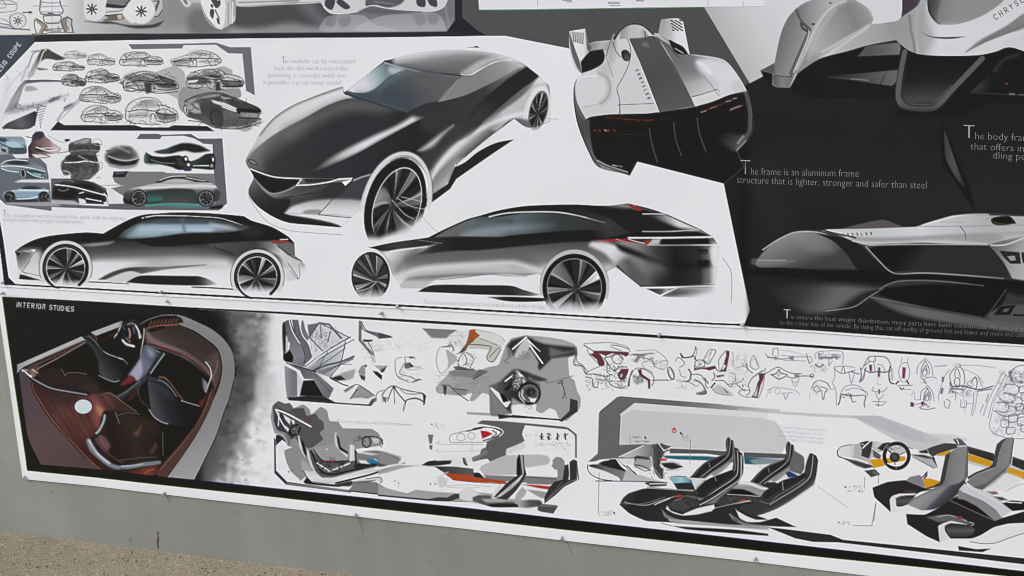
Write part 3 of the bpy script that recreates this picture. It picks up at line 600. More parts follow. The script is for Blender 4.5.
    F('640,1270 860,1240 860,1320 640,1330', W_, f=6, a=.3)
F('1425,76! 1500,72 1505,62 1525,62 1535,76!', (46, 46, 62), f=.6, sm=0) if 0 else F('1462,47! 1503,43 1512,36 1525,37 1537,47!', (50, 50, 66), f=.5, sm=0)
# ---------------------------------------------------------------- coupe in profile, lower left
at(0, 200, 6.4)
BODY = '105,325! 150,290 230,250 330,225 460,210 560,204 670,211! 760,160 850,115 930,90 1024,82 1150,74 1300,78 1420,86 1570,100! 1620,130 1750,170 1856,232! 1872,248 1892,270! 1895,350! 1935,382! 1960,420 1960,500! 1400,560 1024,540 600,520 280,520 135,500 120,400 '
with part('profile_coupe_drawing', 'black coupe with blue windows drawn in profile'):
    with clip(BODY, f=.6):
        F(BODY, 34, f=.5, g=(0, 250, 0, 480, [(0, 30), (.3, 36), (.45, 70), (.6, 118), (.72, 176), (.82, 222), (1, W_)]))
        F('105,325! 260,320 270,420 290,520! 130,520 120,400', 214, f=5, a=.9); F('120,372 150,330 200,330 215,350 145,440 ', 110, f=2, g=(130, 340, 180, 420, [(0, 70), (1, 180)]))
        L('105,326 140,318 240,314', 60, 1.2); F('106,328! 145,332! 125,362!', 40, f=.7, sm=0); F('150,318! 240,312! 225,332! 175,330!', 160, f=.8, sm=0); F('205,315! 240,312! 228,330!', 240, f=.6, sm=0); L('240,316 150,455 230,475 265,480', 130, .6, sm=0); L('150,455 205,385', 120, .6); L('135,385 150,450 180,470', 150, .6)
        F('520,270! 620,262 740,250 1024,245 1300,260 1430,290 1400,330 1000,330 700,340 600,370', 76, f=5, g=(0, 250, 0, 360, [(0, 44), (.3, 58), (1, 96)]))
        F('530,285! 620,272 740,262! 700,280 600,292', 170, f=2, a=.8)
        # mid grey sweep
        F('590,380 700,352 900,340 1200,335 1400,345 1470,370 1460,430 1300,410 1000,400 800,440 640,500 600,480', 170, f=6, g=(0, 330, 0, 470, [(0, 110), (.3, 160), (.5, 222), (1, 226)]))
        L('700,345 1000,328 1300,330 1450,350', 104, 4, f=4, a=.7); F('1100,370 1360,372 1470,380 1440,440 1200,420 1100,410', 196, f=8, a=.4)
        F('640,505! 720,460 810,432 900,424 1030,422 1330,410! 1100,436 1010,450 900,470! 860,452 800,462 720,495 690,505', 94, f=1.2, g=(640, 0, 1330, 0, [(0, 70), (.3, 66), (.6, 120), (1, 70)]))
        F('690,505 800,462 860,455 910,470 830,520! 700,520', 205, f=2)
        F('820,522! 880,488 930,478 1010,478 1280,482! 1340,500 1400,535! 1300,542 1000,535', 36, f=.9, g=(1250, 0, 1410, 0, [(0, 34), (.3, 60), (1, 214)]))
        # rear quarter
        F('1340,270 1500,262 1650,256 1760,262! 1850,330 1940,385! 1900,420 1840,430 1800,360 1700,310 1600,320 1490,350 1400,330', 74, f=2, g=(1400, 300, 1880, 340, [(0, 76), (.5, 62), (.72, 130), (.85, 200), (1, 160)]))
        F('1720,330 1780,330 1900,370 1935,390 1900,560 1840,560 1830,420 1790,350', 205, f=5, a=.9); L('1380,300 1440,320 1500,345', 40, 1.4, f=1.2, a=.8); L('1600,262 1610,300', 50, .6)
        # upper body black
        F('560,204 670,211! 760,160 850,115 930,90 1024,82 1420,86 1570,100! 1750,170 1856,232! 1740,252 1500,262 1340,275 1000,292 820,240 700,250 600,262 480,252', 26, f=1.5)
        F('770,238! 800,205 860,165 930,130 1020,115 1140,108 1300,112 1400,122 1500,140 1600,170! 1560,186 1440,202 1200,208 1024,232 850,245', (120, 160, 184), f=1.5, g=(0, 105, 0, 240, [(0, (50, 58, 58)), (.28, (72, 92, 98)), (.4, (138, 176, 196)), (.6, (160, 196, 214)), (.85, (112, 142, 158)), (1, (60, 70, 76))]))
        with clip('770,238! 800,205 860,165 930,130 1020,115 1400,122 1600,170! 1560,186 1440,202 1200,208 1024,232 850,245'):
            F('760,240 860,150 1000,110 960,150 900,160 860,230', (40, 54, 60), f=5, a=.7); F('820,225 900,165 1000,158 1030,225 860,240', (150, 188, 206), f=4, a=.7)
            F('1370,100 1600,150 1620,200 1400,205 1480,170', 50, f=9, a=.9); L('1175,110 1195,215', (84, 112, 126), 3, f=2.5, a=.7); L('1360,150 1500,180 1600,180', (200, 205, 205), 3, f=3, a=.6)
        L('920,112 980,100 1024,96 1200,98', 226, 1.0); L('1200,98 1400,110 1480,130 1560,158', 214, .7); L('930,105 950,118', 40, 1); L('1160,88 1400,96', 60, 1, f=1)
        F('1530,150 1640,160 1700,200 1640,240 1560,230', 50, f=5, a=.7)
        F('1740,256! 1840,250! 1856,262! 1880,275 1860,278 1790,272! 1750,275!', (132, 60, 58), f=.9); F('1780,275! 1860,270 1892,278! 1894,350! 1860,350 1830,330', 104, f=1); L('1800,250 1850,247', 230, .8); L('1785,290 1830,325 1880,360 1935,384', 60, 1.2)
        L('1850,400 1900,470 1915,500', 90, .6); L('1920,410 1926,480 1910,500 1870,450', 120, .6)
    for a_, c_, w in (('280,508 420,512 560,514', 60, .5),): L(a_, c_, w, a=0)
    F('138,472! 160,476! 272,510! 200,508 130,502!', 40, f=.6, sm=0)
    L('575,520 700,524 835,532', 38, 1.3, w1=.6); L('1240,552 1350,556 1500,566', 38, 1.3)
    L('1960,380 1966,470', 170, .5, a=.5)
    F('105,520 280,515 290,560 110,560', W_, f=2, a=.3)
    for cx, cy, hx, sd, nn in ((430, 432, 5, 1, 9), (1655, 488, -4, 3, 9)):
        with part('wheel'):
            E(cx, cy, 172, 176, 0, 226, f=.8) if 0 else None
            EL(cx, cy, 160, 166, 0, 208, 3.6, a0=150, a1=392, f=.8); EL(cx, cy, 171, 177, 0, 44, .8, a0=160, a1=380, a=.6)
            wheel(cx, cy, 149, 154, 0, n=nn, ph=.4 + sd, tyre=.17, hx=hx, hy=5, c0=34, c1=196, rimc=214, seed=sd, tw=.03, fade=(505 if sd == 1 else 535, 560 if sd == 1 else 590))
            L(ellipse(cx, cy, 136, 141, 0, 40, 30, 330), 90, .6, sm=0, a=.7)
            F([(cx - 90, cy + 95), (cx - 30, cy + 75), (cx + 30, cy + 95), (cx + 100, cy + 90), (cx + 110, cy + 150), (cx - 110, cy + 150)], W_, f=5, a=.85)
            L(ellipse(cx, cy, 124, 129, 0, 20, 95, 150), 224, 1.2, sm=0); L(ellipse(cx, cy, 136, 141, 0, 20, 105, 160), 36, 2.0, sm=0, f=.7); L(ellipse(cx, cy, 134, 139, 0, 14, 0, 50), 30, 3.0, sm=0, f=.8)
# ---------------------------------------------------------------- coupe from behind
at(340, 200, 6.4)
BODY = '190,300! 330,270 480,248 570,236! 680,180 820,118! 900,96 1024,62 1180,36 1330,28 1500,26 1700,34 1830,20! 1850,18! 1990,52 2090,86! 2310,184! 2385,228! 2425,286! 2430,300 2400,560! 2410,620 2050,612! 1925,548! 1780,432! 1722,620! 1300,620! 1180,600 1024,590 700,590! 520,560! 400,560! 340,470 300,380 250,320'
with part('rear_coupe_drawing', 'black coupe drawn from behind with red tail lamps'):
    with clip(BODY, f=.6):
        F(BODY, 100, f=.5, g=(0, 260, 0, 560, [(0, 70), (.25, 104), (.42, 118), (.55, 190), (.7, 178), (.85, 224), (1, W_)]))
        F('280,325 420,300 600,280 560,320 480,360 440,420 380,460 330,420', 196, f=6, g=(300, 330, 440, 460, [(0, 236), (.3, 200), (.7, 130), (1, 176)])); L('330,325 430,310 560,292', 240, 1.8, f=1.2, a=.9)
        F('430,360 560,330 760,320 1024,320 1200,330 1290,420 1180,430 1000,400 700,410 500,440 420,470', 106, f=5, g=(0, 320, 0, 450, [(0, 92), (.5, 108), (1, 150)]))
        L('350,500 480,450 640,425 900,408 1060,400 1140,405 1290,450', 214, 5.5, f=3.5, a=.9)
        F('370,560! 430,500 510,482 680,470 900,462 1060,464 1280,470 1290,500! 1060,492 860,480 700,490 620,505 560,545 520,580!', 124, f=2, g=(0, 462, 0, 520, [(0, 134), (.5, 128), (1, 190)]))
        F('520,580! 575,540 640,506 800,492 1000,470 1200,478 1290,476 1300,620 1100,650 400,620', W_, f=1)
        L('640,506 800,490 950,470 1070,480 1200,482', 120, .8, a=.8)
        F('190,300! 330,270 480,248 570,236 640,262 560,288 400,306 300,322 240,312', 50, f=.9, g=(200, 0, 560, 0, [(0, 30), (.5, 62), (1, 44)]))
        # black shoulder
        F('480,355! 640,330 760,320 900,316 1180,290 1500,262 1650,260 1700,240 1500,170 1024,235 640,236 560,240! 640,270 600,290 560,310', 42, f=1.5, g=(500, 0, 760, 0, [(0, 84), (.4, 48), (1, 34)]))
        F('570,236! 680,180 820,118 900,96 1024,62 1180,36 1500,26 1700,34 1850,26! 2000,80 2150,190 2000,262 1700,244 1500,190 1024,235 700,240', 34, f=.9)
        # glass
        F('610,236! 690,188 820,130 900,106 1024,104 1200,80 1400,78 1540,98 1700,140 1750,165 1700,186 1500,190 1300,205 1100,222 1024,232 800,232', (84, 110, 120), f=1.2, g=(640, 0, 1700, 0, [(0, (110, 108, 104)), (.2, (86, 116, 128)), (.5, (82, 112, 126)), (.7, (60, 72, 74)), (1, (56, 62, 58))]))
        with clip('610,236! 690,188 820,130 900,106 1024,104 1200,80 1400,78 1540,98 1700,140 1750,165 1700,186 1500,190 1300,205 1100,222 1024,232 800,232'):
            F('780,215 880,180 1024,160 1180,150 1380,142 1340,180 1100,200 1000,228 820,235', (142, 176, 190), f=4, g=(780, 0, 1380, 0, [(0, (130, 160, 170)), (.6, (116, 150, 166)), (1, (72, 92, 100))])); F('600,240 700,180 840,118 860,150 740,220', 118, f=5, a=.7); L('880,110 1100,130', (66, 84, 92), 4, f=3, a=.6)
        L('640,236 760,232 1024,236', 60, 1, f=.8)
        L('960,104 1060,82 1180,74 1330,72 1440,80 1560,104 1680,138', 226, 1.3, f=.7); L('1560,104 1640,126 1700,140', 236, 1.2)
        L('500,250 620,268 660,272', 120, .6)
        F('1600,120 1760,165 1900,260 1700,244 1640,200', 60, f=6, a=.8); F('1480,60 1640,80 1800,130 1900,210 1760,170 1600,110', 62, f=5, a=.8)
        # rear deck
        F('1500,26 1700,34 1830,22! 1850,18! 1920,62 1960,86 2090,86! 2310,184! 2200,200 1940,210 1850,200 1700,100', 34, f=1.2); F('1700,32 1830,20 1900,60 1850,50', 150, f=3, a=.9); F('1850,50 1990,88 1960,100 1880,90', 34, f=1.5)
        F('1838,22! 1862,22! 1950,58! 1920,66! 1890,60', (140, 48, 50), f=.8); L('1842,22 1870,22 1890,36', (180, 130, 130), .8); F('1940,62! 2090,84! 2020,80!', 30, f=.8)
        F('1960,92! 2090,88! 2305,184! 2180,176 2080,140', 170, f=2.5, g=(2050, 170, 2140, 110, [(0, 60), (.4, 120), (1, 214)])); L('1940,86 2090,86', 206, 1); L('2090,88 2200,140 2312,186', 70, .8)
        L('1940,198 2100,198 2260,188 2310,182', 190, 1.3, f=.7, a=.9); F('2260,180 2400,225 2380,240 2250,232', 190, f=5, a=.6)
        F('1500,262 1700,242 1900,205 2200,204 2290,200 2360,232 1900,238 1700,244', 22, f=1)
        F('2040,240! 2360,238! 2365,276! 2060,280!', 26, f=1.2); F('2000,246! 2060,242! 2040,282! 1970,282!', 190, f=2); L('1850,238 2100,238 2380,232 2410,228', 234, 1.8, f=.8); L('1970,284 2100,288 2430,284', 236, 1.5, f=.8)
        # tail lamps
        F('1640,252! 1780,244! 1850,246 1920,262 1975,280! 1960,284 1860,270 1780,262 1700,274!', (142, 52, 52), f=.8); F('1850,246! 1900,250! 1985,246! 1960,272!', 52, f=.8, sm=0); F('1940,270! 1985,244! 2000,246 1975,278!', (146, 56, 56), f=.7); L('1770,246 1850,268 1975,286', (210, 160, 160), .6); L('1850,246 1900,262 1950,272', 216, .8)
        # bumper and quarter
        F('1760,262! 1860,268 1970,286! 2430,290! 2410,460! 2405,560! 1920,545! 1900,520 1800,420 1760,330', 60, f=1.5, g=(1780, 0, 2400, 0, [(0, 150), (.2, 128), (.4, 62), (.6, 34), (.85, 52), (.95, 110), (1, 220)]))
        F('1620,262! 1720,270 1850,320 1960,360 1840,470 1770,420! 1700,340 1600,290', 186, f=3, g=(1680, 300, 1800, 430, [(0, 216), (.3, 224), (.7, 190), (1, 128)]))
        F('1760,268! 1900,320 2020,372 2100,400 2000,400 1900,360 1800,320', 26, f=3); F('1830,380 1950,370 2100,420 2060,470 1960,470 1880,460', 120, f=9, a=.7)
        F('2080,400 2380,400 2400,430 2100,430', 24, f=4, a=.6)
        F('1700,480 1780,400 1860,380 2020,560! 1900,560 1790,470', 116, f=4, g=(1740, 440, 1850, 410, [(0, 160), (.5, 120), (1, 90)])); L('1780,420 1850,490 1925,550', 56, 2, f=1.5)
        F('1770,425! 1925,548! 2060,610! 2410,600! 2400,700 1600,700 1700,470', W_, f=1)
        F('2150,300 2250,300 2260,430 2200,500 2180,540 2050,540 2080,420', 30, f=14, a=.5); F('2280,310! 2350,312 2350,325 2300,328', 30, f=1); L('2320,325 2350,320 2350,336 2300,338', 24, 1)
        F('2290,380! 2370,380! 2390,425! 2400,430 2300,420', 26, f=2, a=.9); F('2370,310 2430,300 2430,420 2400,420', 205, f=3, a=.9); F('2340,440 2420,440 2400,560 2340,550', 120, f=5, a=.6)
        F('1920,548! 2240,540 2400,530 2405,548! 2200,556 2160,560! 2050,610! 1990,580!', 236, f=.7); F('1965,562! 2140,560! 2050,602!', 110, f=.7, sm=0, g=(1970, 0, 2150, 0, [(0, 40), (.5, 90), (.7, 170), (1, 60)])); L('1920,546 2100,545 2400,536', 30, 1, f=.7); L('2175,566 2070,610', 40, 1.0)
        F('2090,612! 2180,562 2400,550 2380,580 2260,606', 110, f=4, g=(2100, 0, 2400, 0, [(0, 40), (.4, 110), (1, 205)]))
        F('2380,280 2440,280 2440,640 2390,640', W_, f=4, a=.8)
    L('2450,370 2505,460 2505,650', 120, .7, a=.7); 
    F('505,582! 600,540 900,540 1100,544 1180,570 1290,600! 1230,608 900,600 700,590', 42, f=.7, g=(1080, 0, 1290, 0, [(0, 42), (.6, 80), (1, 190)]))
    F('950,616! 1100,614 1310,622! 1320,640 1180,646 1060,640', 34, f=.8, g=(950, 0, 1060, 0, [(0, 110), (1, 34)]))
    with part('wheel'):
        F('190,306! 250,316 300,370 335,460 345,540 330,580! 300,480 280,400 240,340', 224, f=.9)
        wheel(203, 484, 122, 154, 0, n=9, ph=2.1, tyre=.06, hx=35, hy=28, c0=52, c1=160, rimc=60, seed=5, tw=-.04, fade=(560, 622)); L(ellipse(203, 484, 116, 150, 0, 24, -100, 40), 34, 2.0, sm=0, f=.8)
        L('100,480 200,510 240,520', 190, .6); L('240,520 190,560 110,580', 190, .6)
    with part('wheel'):
        EL(1505, 555, 211, 232, 0, 190, 3.6, a0=170, a1=375, f=.9); EL(1505, 555, 222, 244, 0, 90, .7, a0=190, a1=350, a=.5); EL(1505, 555, 200, 218, 0, 232, 1.0, a0=180, a1=350, a=.7)
        wheel(1504, 555, 204, 216, 0, n=7, ph=2.6, tyre=.15, hx=15, hy=12, c0=44, c1=222, rimc=140, seed=7, tw=.06, fade=(640, 716))
        F('1330,640 1400,680 1480,650 1540,690 1640,660 1700,690 1700,760 1330,760', W_, f=6, a=.75)

at(0, 200, 6.4); tone('700,70 1700,70 1700,270 700,270', .6, .97); at(340, 200, 6.4); tone('560,60 1700,60 1700,250 560,250', .4, .88); at(240, 40, 6.4); tone('660,120 1500,120 1400,500 660,480', .72, 1.0); at()
# ---------------------------------------------------------------- page of small pencil cars, upper left
def mini(x0, y0, x1, y1, flip=0, dark=.3, seed=1, col=70):
    """loose three quarter pencil car: cabin to one side, long bonnet falling to the nose"""
    r = np.random.RandomState(seed); a0, b0, c0, d0 = r.uniform(-.06, .06, 4)
    def q(s):
        o = []
        for t in s.split():
            u, v = map(float, t.split(',')); v = v + a0 * u + b0 * (u - .5) ** 2 + r.normal(0, .018); u = u + c0 * .4 * v + r.normal(0, .01)
            if flip: u = 1 - u
            o.append('%.1f,%.1f' % (x0 + u * (x1 - x0), y0 + v * (y1 - y0)))
        return ' '.join(o)
    F(q('0,.5 .1,.22 .32,.06 .55,.1 .72,.32 .95,.48 1,.75 .88,.92 .5,.98 .1,.86 0,.72'), 212, a=.25 + .4 * dark, f=1)
    k = dict(n=3, j=.5); c = col - 6
    S(q('.02,.48 .1,.22 .3,.07 .46,.05 .6,.14 .7,.3'), c, .42, .62, **k); S(q('.68,.3 .82,.38 .94,.46 1,.6 .98,.8'), c, .42, .62, **k)
    S(q('.02,.5 0,.7 .06,.86 .2,.9'), c, .5, .7, **k); S(q('.12,.42 .3,.2 .46,.14 .58,.2 .64,.36'), c + 20, .45, .6, **k)
    S(q('.04,.52 .3,.46 .55,.5 .66,.42'), c - 10, .55, .8, **k); S(q('.56,.52 .72,.44 .9,.56 .99,.64'), c, .5, .7)
    S(q('.58,.56 .78,.6 .96,.66'), c - 30, .8, .8); S(q('.62,.84 .8,.88 .96,.82'), c - 10, .7, .7); S(q('.2,.88 .4,.92 .5,.96 .66,.96'), c, .5, .7); S(q('.08,.68 .3,.64 .44,.7'), c + 20, .45, .6); S(q('.38,.1 .4,.3 .42,.48'), c + 40, .4, .5)
    cx = x0 + (x1 - x0) * (.53 if not flip else .47); cy = y0 + (y1 - y0) * .76; rx = (x1 - x0) * .055; ry = (y1 - y0) * .2
    for i in range(3): EL(cx + r.normal(0, 2), cy + r.normal(0, 2), rx * r.uniform(.6, 1.1), ry * r.uniform(.8, 1.1), -8, c, .5, a=.6, a0=r.randint(120, 200), a1=r.randint(330, 500))
    EL(x0 + (x1 - x0) * (.1 if not flip else .9), cy - 3, rx * .5, ry * .8, 0, c, .5, a=.6, a0=60, a1=300)
    F(q('.6,.58 .96,.64 .95,.8 .66,.8'), c - 20, a=.25 + dark * .6, f=1.8); F(q('.3,.16 .46,.12 .58,.22 .62,.36 .3,.36'), c, a=dark * .6, f=2); F(q('.06,.56 .4,.52 .46,.66 .1,.72'), c + 20, a=dark * .5, f=2)
    ST.clip, keep = None, ST.clip
    cc_ = clip(q('-.02,.46 .1,.16 .3,0 .55,.04 .72,.26 .98,.42 1.03,.8 .88,.98 .5,1.04 .06,.94 -.03,.7')); cc_.__enter__()
    scrib(x0, y0 + (y1 - y0) * .1, x1, y1, int(34 + 34 * dark), c - 10, .5, .6, ln=(x1 - x0) / 4 * .4, flat=.35, seed=seed)
    if dark > .5: scrib(x0 + (x1 - x0) * .2, y0 + (y1 - y0) * .2, x1, y1 * .9 + y0 * .1, int(30 * dark), 45, 1.0, .6, ln=(x1 - x0) / 4 * .3, seed=seed + 9)
    cc_.__exit__(); ST.clip = keep
at(0, 0, 4)
ST.tension = .55
with part('sketch_frame', 'grey angular frame round the small pencil cars'):
    R('520,176 745,174 740,182 735,193 535,196', (110, 110, 116), f=.5); R('740,174 870,170 925,188 1008,188 1025,380 990,362 975,214 918,212 870,178 745,180', (108, 107, 116), f=.6)
    R('208,519 238,484 262,499 545,499 575,508 680,508 702,499 835,503 862,522', (40, 38, 46), f=.5); L('238,484 335,395', (150, 150, 164), 1.0, a=.7)
    L('208,520 862,523', (70, 60, 130), .6, a=.5, sm=0)
with part('fender_study_sketch', 'grey marker study of a door mirror and fender', region='-10,330 60,180 150,180 270,200 280,240 250,330 335,385 230,470 200,520 10,520 -10,440'):
    at(0, 0, 8)
    F('345,395! 400,390! 440,415 535,465! 520,475 470,480 420,470 380,470 340,490 315,530 290,590 240,640! 235,600 290,500', (92, 92, 104), f=1.2, g=(240, 620, 530, 440, [(0, 190), (.3, (150, 150, 165)), (.5, 74), (1, (56, 56, 66))]))
    L('285,580 330,500 360,420 385,396', (196, 214, 170), 1.1); L('270,410 330,405 280,430 240,540', (120, 118, 140), 1.4, a=.7); L('230,530 190,640', (150, 148, 165), 2, f=1.5, a=.5)
    F('310,540 400,552 330,560', (100, 98, 112), f=1); S('60,740 130,640 250,520', (190, 190, 205), .7)
    F('215,640! 240,640 500,642! 500,652 330,655 230,668 200,700 150,850 120,880! 50,900! 100,800 170,690', (150, 148, 168), f=1, g=(60, 880, 230, 650, [(0, 110), (.5, (156, 154, 168)), (1, (96, 94, 116))]))
    L('50,900 110,790 170,690 215,645', (120, 160, 80), .9, a=.7); L('110,860 170,730 215,665', (176, 170, 150), 1.4, f=1, a=.8); L('230,645 380,640 500,646', (70, 68, 84), 1.0)
    F('220,690 260,685 300,700 315,715 250,728 215,725', (150, 148, 160), f=1.5, a=.8)
    F('130,850 240,835 330,820 400,800 450,780 560,755 470,800 300,860 150,900 60,910', (150, 150, 158), f=2.5, a=.75)
    scrib(120, 830, 320, 870, 26, (90, 88, 110), .8, .6, ln=8, flat=.15, seed=4); F('400,805 440,780 500,765 470,790 420,815', (70, 70, 80), f=1.5, a=.8); scrib(390, 760, 560, 810, 10, (80, 80, 96), .8, .6, seed=8)
    F('28,1022! 70,985 150,950 220,920 290,888! 310,900 300,950 290,1000! 250,1025 190,1034 130,1032', (66, 66, 84), f=.8, g=(60, 1000, 290, 930, [(0, 66), (.5, (96, 98, 112)), (1, (48, 46, 66))])); L('28,1022 70,985 150,950 290,888', (90, 100, 80), .8, a=.6)
    for k in range(9): L([(330 + k * 5 - 30, 860 + 20 * k), (382 + k * -6, 845 + 20 * k)], (110, 108, 124), .9, a=.7)
    L('320,850 290,1000', (70, 68, 90), 1.0, a=.7); L('340,840 375,850', 100, .7)
    F('520,860 560,830 610,820 600,850 550,880 525,880', (140, 138, 150), f=1.5, a=.8); L('530,860 590,830', 60, 1.2, a=.8); L('470,960 520,890 600,830 660,780', (150, 150, 158), 1.6, f=1, a=.8); L('120,1010 40,1030', 90, .8)
    L('0,1000 60,900 100,800', (200, 200, 215), 4, f=3, a=.5); L('90,640 60,760 20,880', (206, 206, 218), 5, f=3, a=.6)
    scrib(30, 560, 230, 820, 14, (170, 168, 184), .8, .5, ln=16, flat=.2, seed=5)
at(0, 0, 4)
MB = [(264, 202, 355, 235, 0, .05, 150), (355, 210, 465, 262, 0, .1, 110), (485, 203, 660, 268, 0, .35, 70), (693, 198, 890, 268, 1, .3, 74), (220, 245, 348, 285, 0, .15, 84),
      (252, 290, 350, 345, 0, .8, 64), (350, 275, 485, 335, 0, .6, 64), (325, 340, 492, 414, 0, .4, 62), (333, 418, 497, 494, 0, .4, 64), (508, 385, 720, 505, 0, .5, 54)]
# grey marker patches behind the darker ones
with part('marker_patch', 'warm grey marker patches behind the dark sketches'):
    F('485,318 510,305 600,300 660,275 710,262 745,290 750,350 735,370 745,400 735,440 720,420 715,395 690,380 600,350 500,345', (180, 174, 172), f=.8, a=.95)
    F('720,380 735,350 760,345 870,340 960,350 970,385 930,400 830,390 745,420 740,450 725,430', (152, 148, 146), f=.8)
    F('860,275 900,264 935,280 930,300 880,300', (176, 172, 170), f=.8); F('950,495 985,500 1010,495 1012,515 985,526 955,515', (176, 172, 172), f=.8); F('868,500 1000,490 1020,500 1000,510 880,512', 150, f=2, a=.7)
for k, (a_, b_, c_, d_, fl, dk, cc) in enumerate(MB):
    with part('car_sketch', region=[(a_ - 2, b_ - 2), (c_ + 2, b_ - 2), (c_ + 2, d_ + 2), (a_ - 2, d_ + 2)]): mini(a_, b_, c_, d_, fl, dk, k + 3, cc)
with part('car_sketch', region='487,345 500,300 540,275 640,280 715,320 722,365 640,380 590,385'):
    F('500,300 540,280 600,282 660,300 710,325 718,350 650,366 590,360 520,345 495,330', (200, 196, 196), f=1, a=.9)
    F('505,308 560,292 620,296 690,318 712,345 680,352 640,345 600,330 540,330', 50, f=1.6, a=.8); F('520,290 545,280 590,285 580,296 540,300', 215, f=1); L('560,296 620,310 690,340', 205, 1.8, f=1.2, a=.7)
    F('640,300 700,320 712,340 660,330', 42, f=1); mini(495, 282, 718, 372, 0, .2, 31, 40); F('585,330 610,330 612,365 592,372', 34, f=1.5, a=.8)
    scrib(500, 300, 710, 365, 30, 40, 1.0, .6, ln=14, flat=.3, seed=21); S('500,345 580,360 640,372 720,364', 60, .7)
with part('car_sketch', region='745,360 750,300 800,270 920,275 980,310 980,355 880,365'):
    F('760,300 830,285 950,300 975,320 970,350 860,352 760,345', (190, 186, 186), f=1, a=.9); mini(750, 270, 980, 362, 0, .55, 41, 56)
    F('755,310 790,300 830,308 850,330 800,335 758,335', 60, f=1.6, a=.8); F('758,322 800,318 790,328 760,330', 220, f=.8); F('820,300 860,298 900,306 870,312', 60, f=1); L('900,345 975,342', 34, 1.4, a=.8); F('868,330 884,328 886,358 870,360', 36, f=1.2, a=.8)
with part('car_sketch', 'largest dark marker sketch in the corner of the page', region='740,440 745,405 800,375 880,368 980,410 1045,430 1050,500 880,515 760,480'):
    F('745,405 790,382 880,372 960,400 1030,425 1048,440 1040,470 1010,490 900,505 860,500 800,475 755,460', 110, f=1.2, g=(760, 380, 860, 500, [(0, 100), (.5, 74), (1, 100)]))
    F('745,410 770,395 840,380 890,372 880,384 800,395 755,425', 150, f=1.2); F('775,412 800,412 810,450 775,450 755,425', 166, f=1.2); F('812,412 860,408 900,428 890,470 850,478 815,450', 66, f=1.5, a=.8)
    F('895,375 960,400 1030,425 1045,440 980,440 930,425', 62, f=1.5, a=.9); F('890,384 930,392 900,396', 190, f=1, a=.8)
    F('852,398! 900,408 950,430 975,445! 950,442 900,424 860,410', 214, f=.9); L('895,425 935,440 965,446', 235, 1.1); F('955,432 1045,438 1048,448 960,452', 30, f=1); F('970,448 1035,454 1030,468 975,464', 150, f=1.2); L('960,470 1048,474', 40, 1.2); F('880,480 1040,478 1000,500 890,508', 90, f=1.5, a=.9)
    for k in range(3): EL(872, 470, 18 + 4 * k, 30 + 5 * k, -15, 45, .9, a=.7)
    F('858,450 885,450 890,495 868,500', 60, f=1.5, a=.8); EL(750, 438, 8, 20, -8, 70, .9); EL(753, 440, 5, 14, -8, 205, .9); S('745,405 800,378 880,370 960,398 1045,435', 44, .8); S('760,480 820,490 870,510 960,512 1048,490', 60, .8); S('755,462 800,476 860,500', 60, .8)
    scrib(760, 400, 1040, 505, 46, 44, 1.0, .55, ln=16, flat=.25, seed=23); scrib(860, 470, 1048, 508, 20, 60, .8, .5, ln=14, flat=.1, seed=24)
